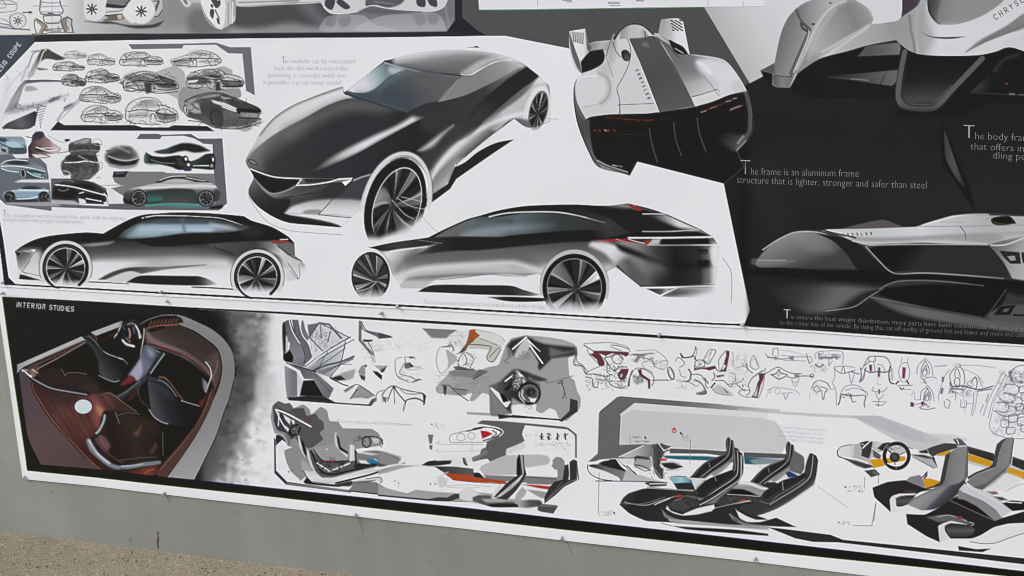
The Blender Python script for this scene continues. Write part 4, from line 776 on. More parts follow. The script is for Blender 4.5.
# ---------------------------------------------------------------- page of small colour studies
at(0, 128, 8)
with part('study_page', 'slate grey page of small coloured car studies', region='-200,-10 170,-10 420,0 1130,70 1790,80 1830,480 1750,545 80,620 -200,500'):
    F('-200,210 120,205 140,238 330,238 385,290 400,400 410,440 425,660! 60,610! -200,360', (118, 124, 136), sm=0, f=.7, g=(0, 0, 380, 0, [(0, (112, 120, 136)), (1, (118, 122, 130))]))
    R('330,245 390,310 402,400 415,435 300,425 140,428 200,402 400,405 385,300', (118, 122, 130), a=0)
    R('185,408 402,408 412,434 150,432 130,428', 218, f=1.2) ; R('100,200 215,200 215,236 140,238 125,225', 224, f=.8)
    # lower frame band
    R('-200,360 5,560 65,608 500,632 1024,650 1760,655 1824,600 1790,80 1752,80 1712,130 1730,480 1745,560 1720,590 1450,600 1150,590 1000,600 50,575 0,530 -200,330', (112, 112, 122), f=.5)
    R('1104,85 1135,44 1280,44 1300,52 1540,44 1600,82 1785,82 1786,130 1700,126 1640,122 1565,80 1480,58 1310,62 1290,86', (112, 110, 118), f=.5); L('1785,85 1826,600', (86, 76, 140), .6, a=.5)
    R('915,395 920,365 1040,345 1320,346 1345,356 1724,362 1744,570 1740,600 1100,600 900,480 1000,455 780,456 970,450 930,430', (140, 136, 136), f=.6)
    R('920,345 1040,341 1010,390 912,390', (44, 42, 66), f=.6); L('935,360 1005,356', 110, 1)
    R('420,400 620,402 760,430 860,480 880,590 420,590', (112, 110, 116), f=.8); R('780,455 1000,452 960,500 940,560 1000,600 880,600 870,500', 222, f=.8, a=0); R('870,480 925,490 940,560 1010,600 880,605', 224, f=.8)
    with part('blue_car_study', 'pale blue car study cropped at the left'):
        F('-100,70 60,66 185,68 215,100 225,195 140,205 0,200 -100,190', (120, 138, 156), f=.8, g=(0, 70, 0, 200, [(0, (150, 160, 170)), (.4, (150, 186, 200)), (.6, (110, 130, 144)), (1, (84, 92, 110))]))
        F('-20,80 50,78 110,120 60,115 0,100', (70, 82, 98), f=1.2); F('60,100 150,110 200,150 130,160 70,140', (170, 204, 214), f=1.5); F('100,160 215,160 215,200 100,200', (78, 98, 104), f=1.5); L('0,110 100,160 200,165', (60, 70, 84), 1); F('0,150 70,150 75,200 10,195', (200, 210, 216), f=1.5, a=.8); F('20,160 60,170 60,190 30,185', 70, f=1)
    with part('brown_car_study', 'brown cut-away car study with a pale nose'):
        F('270,60! 300,30 350,28 380,70 410,90 430,110 500,160 490,185 440,205 380,208 420,225 380,238 250,238 240,200 238,150 262,110', (112, 92, 98), f=.8, g=(240, 120, 440, 120, [(0, (70, 48, 64)), (.4, (128, 104, 104)), (.8, (168, 130, 128)), (1, (196, 176, 180))]))
        F('275,60 300,30 350,28 365,60 330,90 280,90', (70, 56, 82), f=1.2); F('290,140 350,150 400,170 350,190 300,180', (50, 46, 44), f=1.5, a=.8); L('300,150 400,180 470,170', 235, 1.1); L('330,160 480,155', (205, 200, 200), 1.2); L('242,150 260,190 300,205 360,235', (40, 30, 50), 1.2); F('270,205 350,210 400,230 300,236', 230, f=1.2, a=.9); S('470,200 520,190 600,180', 120, .7); S('400,60 500,110 540,110', 170, .6); L('225,66 265,76', 80, .8)
        F('523,94! 545,84! 572,88! 568,100! 545,108!', (50, 34, 60), f=.7)
    with part('grey_car_study', 'grey stacked car studies in front view'):
        F('565,125 620,100 690,78 742,84 745,118 800,118 812,150 800,190 780,200 790,240 800,280 800,340 770,370 720,410 600,412 560,380 520,370 505,320 505,270 540,230 575,200 560,180', (98, 96, 104), f=.8, g=(520, 0, 800, 0, [(0, 108), (.4, 92), (.8, 116), (1, 84)]))
        F('600,115 690,84 735,90 700,120 620,130', (170, 168, 172), f=1.5); F('570,130 740,130 805,140 800,180 600,190', 66, f=2, a=.6); L('570,185 700,175 800,180', 150, 1.4, a=.8); F('540,225 640,210 760,215 790,250 700,262 560,262', 50, f=1.5, a=.8); L('530,275 640,270 700,262 800,275', 236, 1.2); L('640,220 720,260', 160, 1.4, f=1); F('510,280 640,285 800,290 790,330 620,350 510,340', 70, f=2, a=.8)
        scrib(520, 290, 790, 400, 50, 150, .7, .5, ln=10, seed=61); scrib(560, 120, 800, 400, 50, 40, .9, .6, ln=10, seed=62); S('520,340 560,350 575,380 560,400', 210, .8); F('520,390 570,370 575,400 560,410', 225, f=1)
        scrib(480, 250, 520, 320, 6, 150, .6, .5, seed=63); EL(812, 300, 18, 30, 10, 150, .6); EL(790, 110, 34, 26, 10, 170, .6)
    with part('dark_pebble_study', 'smooth grey rounded car study seen from the front'):
        F('850,220 870,180 920,150 990,140 1060,150 1110,200 1125,255 1110,290 1050,315 960,315 890,290 860,260', 120, f=2.5, g=(900, 150, 1000, 320, [(0, 150), (.35, 84), (.6, 118), (1, 150)]))
        F('880,200 940,185 1010,180 1080,215 1040,245 960,230 900,225', 66, f=3, a=.8); F('885,235 960,262 1040,268 1120,245 1090,285 1000,295 900,275', 26, f=1.5); L('880,222 960,250 1040,256 1110,240', 200, 1.2, a=.8); L('960,150 1040,190', 200, 2, f=2, a=.6); L('880,300 1000,320 1100,300', 170, 1.2, a=.8); L('860,180 890,178', 60, 1)
    with part('green_black_car_study', 'black and dark green coupe study in front view'):
        F('1250,185 1340,165 1400,140 1470,118 1540,120 1620,140 1690,178! 1620,190 1560,192 1500,178 1440,185 1380,200 1290,200', (32, 42, 42), f=1.5); F('1260,190 1340,168 1420,160 1380,180 1330,195', (80, 92, 110), f=1.5, a=.7)
        F('1180,190! 1230,220 1320,228 1440,215 1500,240 1540,262 1600,240 1660,205 1722,200! 1735,260 1730,325! 1690,330 1560,318 1500,330 1440,330 1380,310 1300,292 1200,290 1165,270 1165,220', 50, f=1, g=(1170, 0, 1730, 0, [(0, (90, 130, 126)), (.08, 40), (.3, 44), (.5, 30), (.7, (62, 80, 70)), (1, 30)]))
        L('1190,285 1280,290 1400,318', 215, 1.4, f=1, a=.8); F('1210,225 1300,240 1400,262 1400,282 1300,275 1230,250', 34, f=1.2); L('1220,250 1310,275 1410,280', 150, 1.2, a=.7); F('1420,235 1480,230 1520,262 1500,300 1440,300', 80, f=2, a=.7)
        E(1494, 248, 26, 30, 0, 40, f=.8); E(1500, 244, 11, 14, 0, (225, 230, 245), f=.8); E(1520, 290, 12, 12, 0, (225, 230, 245), f=.8); F('1480,310 1540,310 1540,338 1490,340', (60, 62, 90), f=1); F('1690,220 1730,225 1735,250 1700,245', (60, 60, 90), f=1); E(1716, 250, 8, 16, 0, 235, f=.7); E(1706, 300, 12, 18, 0, 200, f=.8, a=.8); E(1708, 318, 8, 8, 0, 50)
        L('1560,300 1680,298', 235, 1.2); F('1560,302 1680,304 1660,320 1560,318', 40, f=.8)
    with part('light_blue_coupe_study', 'light blue coupe study on slate grey'):
        F('15,290 50,262 120,248 200,252 280,270 340,300 385,340 395,400 200,400 180,360 90,350 30,330', (108, 122, 134), f=.8, g=(0, 260, 0, 400, [(0, (112, 118, 128)), (.4, (140, 160, 170)), (1, (84, 104, 114))]))
        F('60,275 130,258 200,262 250,285 200,292 120,290', 64, f=1.2); L('20,290 60,262 130,252 230,258', (210, 220, 226), .9); L('20,305 100,300 180,305 260,318 370,345', 222, 1.1); L('25,322 80,340 160,350', (205, 215, 220), 1.0); F('180,335 280,330 370,355 385,395 240,395', (64, 88, 98), f=1.5); L('230,345 290,380 360,395', (196, 214, 222), 1.1); F('270,355 350,365 330,385 290,375', (150, 190, 206), f=1.2)
        E(196, 360, 22, 40, -10, 46, f=1); EL(196, 360, 18, 34, -10, 190, .8); E(372, 385, 12, 24, 0, 46, f=1); EL(372, 385, 10, 20, 0, 190, .7)
    with part('light_blue_side_study', 'light blue sports car study in profile'):
        F('30,530 50,508 130,490 180,480 230,462 300,460 350,475 390,490 412,530 405,575 380,595 60,592 35,560', (120, 148, 170), f=.8, g=(0, 460, 0, 590, [(0, (120, 140, 150)), (.3, (180, 204, 214)), (.5, (120, 156, 184)), (.8, (90, 120, 150)), (1, 90)]))
        F('190,472 240,460 300,462 350,480 260,490 180,490', (56, 68, 78), f=1.2); L('170,490 260,494 400,498', (220, 230, 234), 1.4, a=.8); F('140,520 300,520 300,550 150,555', (140, 178, 204), f=2); L('150,565 250,560 310,545', 225, 1.5, a=.9); F('130,575 310,570 310,590 130,590', 60, f=1.5)
        for cx in (90, 362):
            E(cx, 545, 42, 42, 0, 40, f=.9); scrib(cx - 32, 515, cx + 32, 575, 14, 170, .8, .7, ln=4, flat=2, seed=cx)
        F('60,592 410,588 500,620 300,620 80,608', 205, f=1, a=.6)
    with part('black_wedge_study', 'black wedge coupe study with white highlights'):
        F('435,470 470,430 540,402 620,412 720,425 780,450 840,490 870,520 870,600 840,612 700,600 640,590 600,570 480,590 430,560', (62, 60, 66), f=.8)
        F('455,480 530,470 600,480 640,520 600,560 500,560 440,540', 34, f=2); L('455,450 560,462 640,478 760,510 860,535', 225, 1.3); F('580,450 660,440 740,450 780,490 700,480', 34, f=1.2); L('470,440 520,415 600,425', 160, 1.2, f=1, a=.7); L('480,490 520,500 560,485', 170, 1.3, f=1, a=.7); F('690,520 820,540 850,580 720,590 680,560', 34, f=1.5); L('700,560 760,572 820,582', 225, 1.2); E(662, 530, 20, 30, -20, 40, f=1); L('645,520 680,510', 230, 1); F('640,560 690,570 700,600 650,602', 226, f=1); L('845,520 870,560 860,610', 225, 1.4, a=.9); F('840,590 862,588 880,612 850,612', 230, f=.8); F('430,570 600,580 640,612 430,600', (205, 200, 205), f=1, a=.8)
        F('640,600 880,608 870,622 650,612', 225, f=.8)
    with part('grey_roadster_study', 'grey coupe study lit green along its sill'):
        F('1000,540 1010,510 1060,480 1130,465 1240,440! 1300,405 1380,385 1480,378 1560,385 1640,415 1700,432! 1740,460 1770,510 1760,560 1740,580 1600,600 1160,600 1010,590', (150, 146, 146), f=.7, g=(0, 430, 0, 600, [(0, 170), (.25, 205), (.4, 120), (.55, 84), (1, 60)]))
        F('1240,440! 1310,402 1390,385 1480,380 1570,390 1650,415 1700,432! 1560,426 1440,410 1360,412 1300,432', 62, f=.8); F('1330,425 1400,402 1480,404 1560,424 1440,436', 190, f=1.2); L('1290,415 1380,385 1500,382', 215, .8); L('1500,392 1650,420', 205, .8)
        F('1190,500! 1400,480 1560,490 1590,560 1590,600 1180,600 1170,530', (56, 66, 66), f=1.5, g=(0, 480, 0, 600, [(0, 62), (.5, (60, 84, 80)), (1, 56)])); F('1170,545 1250,540 1320,548 1300,580 1200,590', (58, 130, 118), f=2.5, a=.9); F('1360,560 1500,560 1580,590 1300,596', (122, 96, 96), f=3, a=.6); L('1150,480 1400,462 1600,456 1730,465', 224, 1.8, f=1, a=.8); L('1240,444 1500,450 1700,440', 205, 1, a=.8)
        L('1180,618 1300,606 1450,602 1600,612 1680,632', (80, 180, 160), 2.2, f=1.0, a=.9); F('1200,612 1450,606 1640,622 1500,632', (70, 170, 150), f=1, a=.7); F('1740,480 1775,520 1740,580 1700,560', 70, f=2, a=.8); F('1000,560 1030,570 1120,610 1010,600', 40, f=1.5)
        for cx, cy in ((1122, 556), (1660, 560)):
            wheel(cx, cy, 66, 68, 0, n=10, ph=1, tyre=.2, c0=40, c1=120, rimc=150, seed=3)
        F('1700,625 1790,612 1780,640 1690,640', 30, f=1.5)
at(0, 128, 8); tone('-200,-10 170,-10 420,-10 1130,30 1840,30 1840,660 -200,660', .8, .84); at(0, 0, 4); tone('-20,160 1040,160 1040,525 -20,525', .6, 1.0)
ST.tension = 1.0
at(); tone('-215,-155 456,-155 456,31 -215,37', .45, .96)
stroke_word('GENESIS COUPE', -4.2, 80.0, 4.1, (200, 208, 216), dx=.90, ang=-52.5, w=.7)
# printed border lines again on top of the artwork
R('37,36.6 128,34.2 256,33.4 384,32.4 448,31.8 470,32 488,35.3 505,35.4 384,37 256,38 128,40 37,41.8', (38, 38, 46), f=.4)
R('763,-155 770,-155 768.5,6.2 764,6.6', 214)
R('16,284.8 96,289.2 192,294.4 288,299.8 446,308.2 620,318.2 716,323.8 745,325.2 744.5,323.2 716,322.3 620,316.3 446,306.3 288,297.9 192,292.8 96,287.6 17,283.4', 30, f=.35)
R('-215,-155 -60,-155 -31,0 -11,150 0,238 5.8,284.5 -60,286 -215,286', W_)
R('-60,-155 -48,-155 -22,60 -1,205 0,212 0,239 -11,150 -31,0', 34)
F('-12,205 0,212 5,240 10,277 17,284.6 5.6,284.3 1,240', (36, 30, 48), f=.5, sm=0)
R('-60,286 5.8,284.9 16,285.4 96,289.9 192,295.1 288,300.5 446,308.9 620,318.9 716,324.7 745,326.1 812,329.6 928,338.0 1024,344.1 1245,361.2 1245,380 1024,352 745,334 446,317 96,297 -60,292', W_, f=.4)
# ================================================================ LOWER SHEET
LOW = '-3,291 16,285.4 96,289.9 192,295.1 288,300.5 446,309 620,318.9 716,324.8 745,326.1 812,329.7 928,338 1024,344.2 1245,361 1245,640 868,580 768,562.5 512,533.5 256,504.3 96,485.8 24,478'
LB = len(PARTS)            # part ids from here on belong to the lower sheet
LOWER_OUT = curve(LOW, True, 0)
at()
ID[(inside(LOWER_OUT, (0, NX, 0, NY)))] = -1
R('3,296.2 96,301 192,306.6 288,311.6 350,315.6 446,321.1 620,331.6 716,338.2 812,344.2 928,352.2 1024,358.2 1245,375 1245,619 1024,576.5 768,551 512,522.7 256,494.3 96,476.8 28.5,469.8', 29, f=.5)
R('200,308.6 288,313.8 350,318 446,323.8 620,334.6 716,341 812,347 928,354.8 1024,361 1245,378 1245,604 1024,570 768,541 512,512 256,485.6 200,480', W_, f=.5)
L('12,300 60,304 270,318', (38, 38, 42), 6, f=4, a=.5)
L('3.2,297 28.5,469.6', (120, 190, 70), .9, sm=0, a=.45)
# smoke clouds beside the cut-away
with clip('190,308 288,314 288,502 256,488 190,481', sm=0, f=.6):
    F('150,300 225,300 236,330 250,380 236,420 215,470 200,500 120,500', 26, f=14, a=1)
    F('215,300 262,300 268,330 262,380 250,400 240,330', 96, f=12, a=.9)
    F('232,380 250,380 252,410 240,440 225,470 205,480 205,440', 92, f=8, a=.85)
    r_ = np.random.RandomState(3)
    for k in range(420):
        x, y = r_.uniform(222, 285), r_.uniform(306, 486)
        base = np.interp(x + max(0, y - 400) * .25, [222, 240, 260, 278], [42, 92, 160, 220])
        s_ = r_.uniform(1.2, 6); c_ = base + r_.normal(0, 24)
        F([(x + s_ * math.cos(t) * r_.uniform(.6, 1.3), y + s_ * .8 * math.sin(t) * r_.uniform(.6, 1.3)) for t in np.arange(0, 6.28, .9)], float(np.clip(c_, 24, 232)), f=s_ * .55, a=.38)
    EL(245, 370, 7, 5, -30, 120, .9, a=.5, f=.8); F('240,360 250,356 254,372 244,376', 60, f=4, a=.5)
    F('238,378 254,374 254,398 240,404', 70, f=3, a=.5); F('256,380 272,372 284,400 262,402', 190, f=4, a=.6)
    F('272,310 292,310 292,500 262,500 276,420 270,360', W_, f=8, a=.75)
at(0, 300, 8)
with part('cutaway_interior_drawing', 'brown leather car interior seen from above inside a grey shell', region='150,515 660,285 985,160 1290,110 1420,112 1600,180 1740,270 1860,400 1888,540 1870,700 1804,880 1724,1110 1564,1436 1354,1418 750,1352 336,1314 215,970 150,590'):
    BRN = (84, 54, 52)
    F('160,545! 215,970 245,1120 336,1312! 560,1332 830,1362! 720,1270 570,1110 380,880 300,730 262,640', (92, 74, 78), f=.8, g=(200, 700, 700, 1300, [(0, (84, 70, 78)), (.5, (98, 76, 78)), (1, (88, 70, 72))])); 
    # grey shell
    F('150,512! 660,288! 690,316! 330,470 200,530! 165,562! 150,580!', (176, 180, 178), f=.6, g=(150, 520, 680, 300, [(0, 160), (.3, 184), (1, 176)])); R('735,255 990,160 985,205 775,285', (176, 178, 176)); L('150,515 150,580', (90, 80, 150), .8, a=.8)
    F('1290,114! 1400,112 1480,126 1600,178 1700,228 1790,300 1860,400 1885,520 1878,640 1840,790 1804,880 1724,1110 1564,1432! 1344,1412! 1454,1260 1574,1080 1674,890 1710,800 1760,680 1784,560 1778,470 1745,380 1650,300 1560,240 1440,190 1380,150 1330,140', (134, 133, 133), f=.7, g=(1500, 100, 1650, 1400, [(0, (138, 138, 136)), (.4, (126, 124, 126)), (.75, (140, 140, 140)), (1, (156, 156, 158))]))
    L('1878,640 1840,790 1804,880 1724,1110 1564,1432', 40, .9); L('1290,114 1400,112 1480,126 1600,178 1700,228 1790,300 1860,400 1885,520', (120, 124, 110), .7, a=.7)
    # dark interior
    F('190,560! 330,470 690,316 770,285 985,205 1100,180 1300,150! 1380,150 1440,190 1560,240 1650,300 1745,380 1778,470 1784,560 1760,680 1710,800 1674,890 1574,1080 1454,1260 1344,1412! 1100,1392 900,1372 860,1100 560,760 300,640', (22, 18, 19), f=.7)
    with clip('150,500 690,290 985,160 1300,110 1440,190 1560,240 1650,300 1745,380 1778,470 1784,560 1760,680 1710,800 1674,890 1574,1080 1454,1260 1344,1412! 900,1380 336,1330 150,640', sm=1):
        # left inner rail and rear shelf
        F('225,530! 400,455 690,325! 690,340 480,440 320,520 330,560 280,560', (84, 64, 62), f=1); L('310,545 480,455 690,335', (150, 118, 100), 1.0); L('240,520 500,400 690,318', (60, 44, 46), 1.6)
        F('205,545! 260,545 310,555 320,590 270,610 215,575', (136, 116, 116), f=1, g=(210, 570, 320, 575, [(0, (170, 170, 168)), (.3, (96, 76, 80)), (.6, (150, 120, 108)), (1, (70, 48, 40))])); L('270,550 325,585', (206, 176, 150), 1.1)
        F('330,560 420,535 490,545 520,600 560,580 680,590 760,620 820,700 880,740 700,745 560,725 420,690 320,620', (46, 36, 38), f=2.5); L('500,548 515,570 530,600 545,582 620,576 700,590', (96, 84, 86), .9); F('680,690 740,670 790,700 760,740', (62, 52, 50), f=4, a=.8)
        # rear panel, red brown
        F('262,640! 320,650 420,705 560,738 700,758! 880,730 920,780 930,860 880,900 822,910 790,1050 712,1120 760,1210 880,1310 960,1350! 900,1375 820,1360 720,1270 570,1110 380,880 290,730', BRN, f=1, g=(300, 650, 800, 1250, [(0, (66, 42, 42)), (.25, (72, 46, 44)), (.45, (88, 54, 52)), (.75, (76, 44, 42)), (1, (58, 36, 34))]))
        F('330,650 500,740 620,760 560,840 430,780 330,700', (52, 40, 42), f=7, a=.8); F('520,830 680,930 780,1000 700,1090 600,1010 480,880', (100, 62, 60), f=10, a=.6)
        F('740,760 800,790 850,870 830,930 790,1010 750,960 740,860', (150, 84, 80), f=5, a=.75); F('780,840 830,870 820,920 790,900', (200, 140, 90), f=3, a=.8); F('850,770 900,790 910,850 880,820', (170, 90, 80), f=3, a=.7)
        L('265,640 280,720 330,800 440,970 570,1110 700,1250 820,1360', (140, 88, 62), .8); L('262,640 268,700 300,770 420,960 540,1090 690,1260', (60, 40, 40), 1.2); L('300,700 350,790 450,930 560,1070', (150, 92, 60), .7, a=.5)
        L('300,660 330,760 430,900', (40, 28, 30), 1.0, a=.6)
        for k in range(10): L([(380 + k * 34, 760 + k * 12), (480 + k * 34, 940 + k * 16), (600 + k * 28, 1110 + k * 14)], (60, 34, 32) if k % 2 else (120, 66, 58), .8, a=.25)
        L('190,560 240,600 300,640 420,700 560,728 700,752', (140, 148, 158), 1.6, f=.9); L('195,558 230,590 260,605', (214, 224, 222), 2.2, f=.7); L('200,570 300,655 420,712 560,740 690,760', (40, 30, 34), 1.0)
        E(675, 848, 70, 58, 0, (206, 218, 220), f=.7); EL(675, 848, 71, 59, 0, (60, 40, 70), .6, a=.7)
        # seat at the bottom
        F('830,900 900,880 960,900 1100,930 1280,980 1300,1100 1290,1270! 1150,1300 980,1310 880,1280 800,1180 760,1130 810,1060', (42, 34, 34), f=1.5, g=(800, 1100, 1280, 1000, [(0, (60, 40, 44)), (.2, (38, 30, 30)), (.6, (50, 42, 40)), (1, (34, 27, 28))]))
        F('960,960 1100,900 1250,960 1270,1050 1120,1080 1000,1040', (52, 42, 38), f=8, a=.8); F('1080,1060 1120,1030 1140,1000 1110,1080', (130, 80, 76), f=3, a=.8); F('1210,1210 1250,1140 1260,1170 1230,1220', (110, 78, 66), f=3, a=.7)
        F('790,1100 830,1080 890,1160 850,1190', (120, 88, 88), f=2, a=.8); F('770,1110 800,1110 870,1200 840,1200', (130, 90, 90), f=2, a=.8); L('780,1100 880,1230 990,1300', (90, 60, 60), 1.6, f=1, a=.8)
        L('715,1120 740,1190 800,1250 880,1310 960,1335 1060,1328 1150,1312 1280,1296', (122, 128, 138), 4.4, f=1.3); L('722,1120 790,1225 880,1300', (206, 214, 220), 2.2, f=1.6, a=.9); L('980,1325 1080,1318 1150,1305', (196, 202, 206), 1.2, a=.7)
        L('845,920 835,970 800,1040 780,1060', (160, 170, 180), 2.4, f=.9); L('860,925 850,980 815,1050', (60, 50, 50), 1.2)
        L('960,1280 1060,1265 1160,1255 1260,1252', (110, 100, 100), .7, a=.7); L('1310,1060 1312,1240', (92, 92, 88), .7); L('950,920 1000,900 1060,900 1120,910', (92, 90, 92), 1, a=.8); L('930,890 960,980', (120, 116, 110), .7)
        F('970,1345! 1050,1352 1200,1325 1290,1305! 1240,1400 1000,1390', (92, 50, 42), f=1.5, g=(980, 0, 1280, 0, [(0, (56, 34, 30)), (.7, (120, 60, 44)), (1, (70, 44, 40))])); L('1150,1395 1200,1360 1240,1350', (170, 80, 50), 1.3, f=1)
        # right leather door band
        F('1180,230! 1200,200 1300,180 1380,160 1480,190! 1580,240 1680,320 1745,385 1778,470 1784,560! 1760,640 1730,720! 1700,640 1650,570 1560,480 1430,410 1330,370 1210,340', (74, 62, 60), f=1, g=(1300, 380, 1450, 200, [(0, (100, 84, 82)), (.3, (76, 64, 60)), (.6, (52, 44, 42)), (1, (60, 50, 50))]))
        F('1240,235 1380,250 1500,300 1640,400 1720,470 1690,560 1640,520 1540,440 1400,370 1250,310', (70, 60, 58), f=6, a=.7); F('1165,250 1195,250 1230,290 1330,340 1480,400 1600,480 1700,580 1720,640 1620,560 1480,460 1330,400 1220,370 1180,330', (126, 108, 108), f=2, a=.85)
        L('1172,250 1190,320 1260,355 1400,400 1520,440 1620,520 1700,620 1722,680', (118, 52, 54), 1.0); L('1200,345 1400,410 1520,460 1640,560 1700,640', (70, 30, 32), 1.2)
        L('1745,390 1700,450 1660,480', (40, 34, 34), 1.2); F('1660,470 1750,400 1775,480 1770,600 1720,680 1690,560', (96, 80, 78), f=3, a=.7); L('1750,480 1735,560 1700,620', (150, 110, 110), 1, a=.7)
        L('1440,180 1560,240 1650,300 1745,380 1780,480 1786,580 1760,690', (20, 16, 30), 1.6, f=.8)
        # instrument cowl
        F('1110,190 1180,160 1300,118 1400,115 1470,150 1480,170! 1400,190 1330,200 1200,220', (34, 30, 32), f=1); F('1170,210! 1200,190 1290,170 1400,150 1470,160 1440,190 1350,205 1240,225 1185,245', (122, 78, 66), f=1.2); 
        for k in range(9): L([(1200 + k * 28, 212 - k * 6), (1212 + k * 28, 190 - k * 5)], (60, 34, 32), .9, a=.8)
        L('1120,196 1200,165 1290,135', (90, 92, 96), 1.0, a=.8); F('1195,232 1280,205 1330,205 1290,230 1220,250', 20, f=1.2)
        # wheel with glints
        E(1060, 240, 74, 100, 10, (30, 32, 40), f=1.5); EL(1060, 240, 66, 86, 10, (70, 80, 92), 1.2, a=.7)
        for q, c_, w in (('1000,190 1060,180 1110,210', (110, 130, 140), 1.4), ('1100,220 1125,260 1135,290', (216, 222, 200), 2.2), ('1085,215 1110,250 1120,280', (110, 110, 190), 1.6), ('1045,230 1050,280', (200, 190, 190), 1.8), ('990,310 1020,350 1080,365', (220, 224, 226), 2.2), ('1020,340 1045,330', (160, 90, 80), 2), ('1040,180 1060,195 1070,170', (170, 110, 90), 1.8), ('990,210 1010,230', (120, 150, 160), 1.4), ('1070,200 1090,190 1110,215', (90, 110, 130), 1.5), ('1045,255 1055,300', (150, 90, 90), 1.2), ('1000,250 1030,290', (60, 70, 90), 1.5)): L(q, c_, w, f=.8)
        scrib(990, 180, 1130, 330, 26, (120, 130, 150), 1.0, .6, ln=5, flat=2, seed=71); scrib(990, 180, 1130, 330, 20, 18, 1.4, .8, ln=6, flat=2, seed=72)
        L('920,300 960,240 985,170', (200, 210, 205), 1.1); L('1165,200 1158,300 1135,440 1150,560 1125,640', (170, 172, 170), 1.1); L('820,330 900,280 960,250', (90, 50, 36), 1.6, f=1, a=.8)
        # centre tunnel
        F('1170,350 1290,415 1240,500 1170,620 1120,640 1030,600 1100,520 1130,440', (70, 72, 82), f=2, g=(1080, 560, 1260, 420, [(0, (96, 96, 116)), (.5, (110, 112, 130)), (1, (60, 62, 70))])); F('1180,380 1230,390 1250,430 1210,450', (160, 164, 190), f=4, a=.8); L('1180,360 1290,415', (110, 130, 120), 1)
        F('1050,590 1120,480 1140,480 1150,570 1120,630 1100,640', (170, 170, 190), f=2, a=.9); F('970,670 1050,600 1090,640 1000,680', (112, 46, 44), f=1.5)
        L('1310,425 1250,510 1190,600 1130,660 1040,730 960,790', (48, 50, 56), 5, f=1.5); L('1325,425 1270,500 1215,580', (150, 156, 156), 1.2); L('1120,650 1000,740 940,770', (112, 118, 124), 1.8, f=1.2, a=.8); F('1020,800 1080,720 1110,700 1110,740 1050,800', (84, 42, 40), f=2, a=.8)
        F('890,740 960,780 1060,860 1100,900 960,890 900,860 870,800', (74, 52, 50), f=3, a=.8); L('900,750 1000,820 1100,890', (120, 110, 104), .8, a=.8); L('820,760 880,740 960,780', (110, 90, 86), .8)
        # front seats
        F('690,290! 730,280 780,330 830,400 900,440 1000,470 1030,500 1010,560 960,640 910,650 830,610 800,560 790,480 740,380 690,330', (38, 39, 43), f=1, g=(800, 540, 960, 430, [(0, (70, 71, 76)), (.45, (42, 43, 46)), (1, (20, 20, 22))]))
        L('680,290 720,285 770,330 830,405 900,440 980,465 1015,490 1025,505', (100, 108, 118), 1.2, f=.9); L('830,405 900,442 990,470', (200, 208, 214), 1.0, a=.8); L('800,600 860,630 920,650 960,640', (150, 158, 168), 1.0, a=.8)
        L('735,268 770,290 780,310', (90, 60, 60), 2, f=1); F('800,330 900,300 960,300 980,380 900,420 830,380', (24, 18, 18), f=3, a=.8)
        F('1190,600! 1260,620 1300,640 1370,690 1420,760 1520,810 1600,840! 1600,880 1550,960 1460,1000 1380,990 1280,960 1220,900 1200,820 1190,700', (40, 42, 46), f=1, g=(1220, 800, 1460, 720, [(0, (74, 75, 82)), (.4, (42, 43, 48)), (1, (24, 24, 26))]))
        F('1200,640 1270,640 1350,700 1400,780 1330,760 1250,700', (64, 68, 76), f=5, a=.6); L('1275,635 1320,650 1370,695 1420,765', (110, 116, 136), 1.1); L('1285,612 1330,620 1380,670 1430,740 1470,790', (110, 78, 70), 2.2, f=1); L('1460,800 1540,825 1600,842', (170, 176, 176), 1.0, a=.9); L('1200,870 1240,930 1300,970 1350,985', (168, 172, 186), 1.0, f=.8)
        L('1190,600 1185,680 1195,780 1205,860', (16, 16, 20), 2); L('1185,610 1120,680 1125,780 1190,850', (70, 74, 82), 2, f=1.4, a=.7)
        F('1600,800 1640,780 1670,720 1655,780 1620,850', (120, 52, 42), f=2); L('1655,490 1690,540 1700,600 1680,660 1655,730', (212, 214, 208), 1.1, f=.8); F('1625,620 1660,650 1672,680 1650,730 1630,690', (200, 200, 226), f=1.5, a=.9)
        F('1574,1080! 1674,890 1730,730 1700,700 1660,820 1590,960 1480,1120 1380,1220 1290,1330 1260,1390 1344,1412 1454,1260', (84, 58, 54), f=1.2); L('1690,740 1640,880 1540,1040 1420,1200 1290,1350', (130, 92, 82), 1.0, a=.8); L('1660,800 1590,960 1480,1110 1330,1280', (56, 36, 36), 1.0); L('1690,900 1580,1090 1460,1260 1350,1405', (50, 32, 40), 1.0)
        F('1430,540 1560,520 1640,640 1600,800 1480,760 1400,640', (12, 10, 10), f=8, a=.8)
F('1125,180! 1200,142 1300,113 1400,110! 1462,140! 1478,172! 1400,188 1300,196 1200,218 1150,215', (28, 24, 26), f=1.2, a=.95)
for k in range(8): L([(1205 + k * 30, 208 - k * 5), (1222 + k * 30, 166 - k * 3)], (124, 84, 76), 1.6, a=.7, f=.9)
L('1130,190 1200,150 1300,120 1400,114', (150, 150, 148), .8, a=.7); L('1190,214 1300,198 1400,190 1470,176', (150, 92, 80), .9, a=.8)
F('985,150 1060,150 1130,190 1140,260 1110,330 1040,360 980,300 975,220', (18, 17, 20), f=3, a=.55)
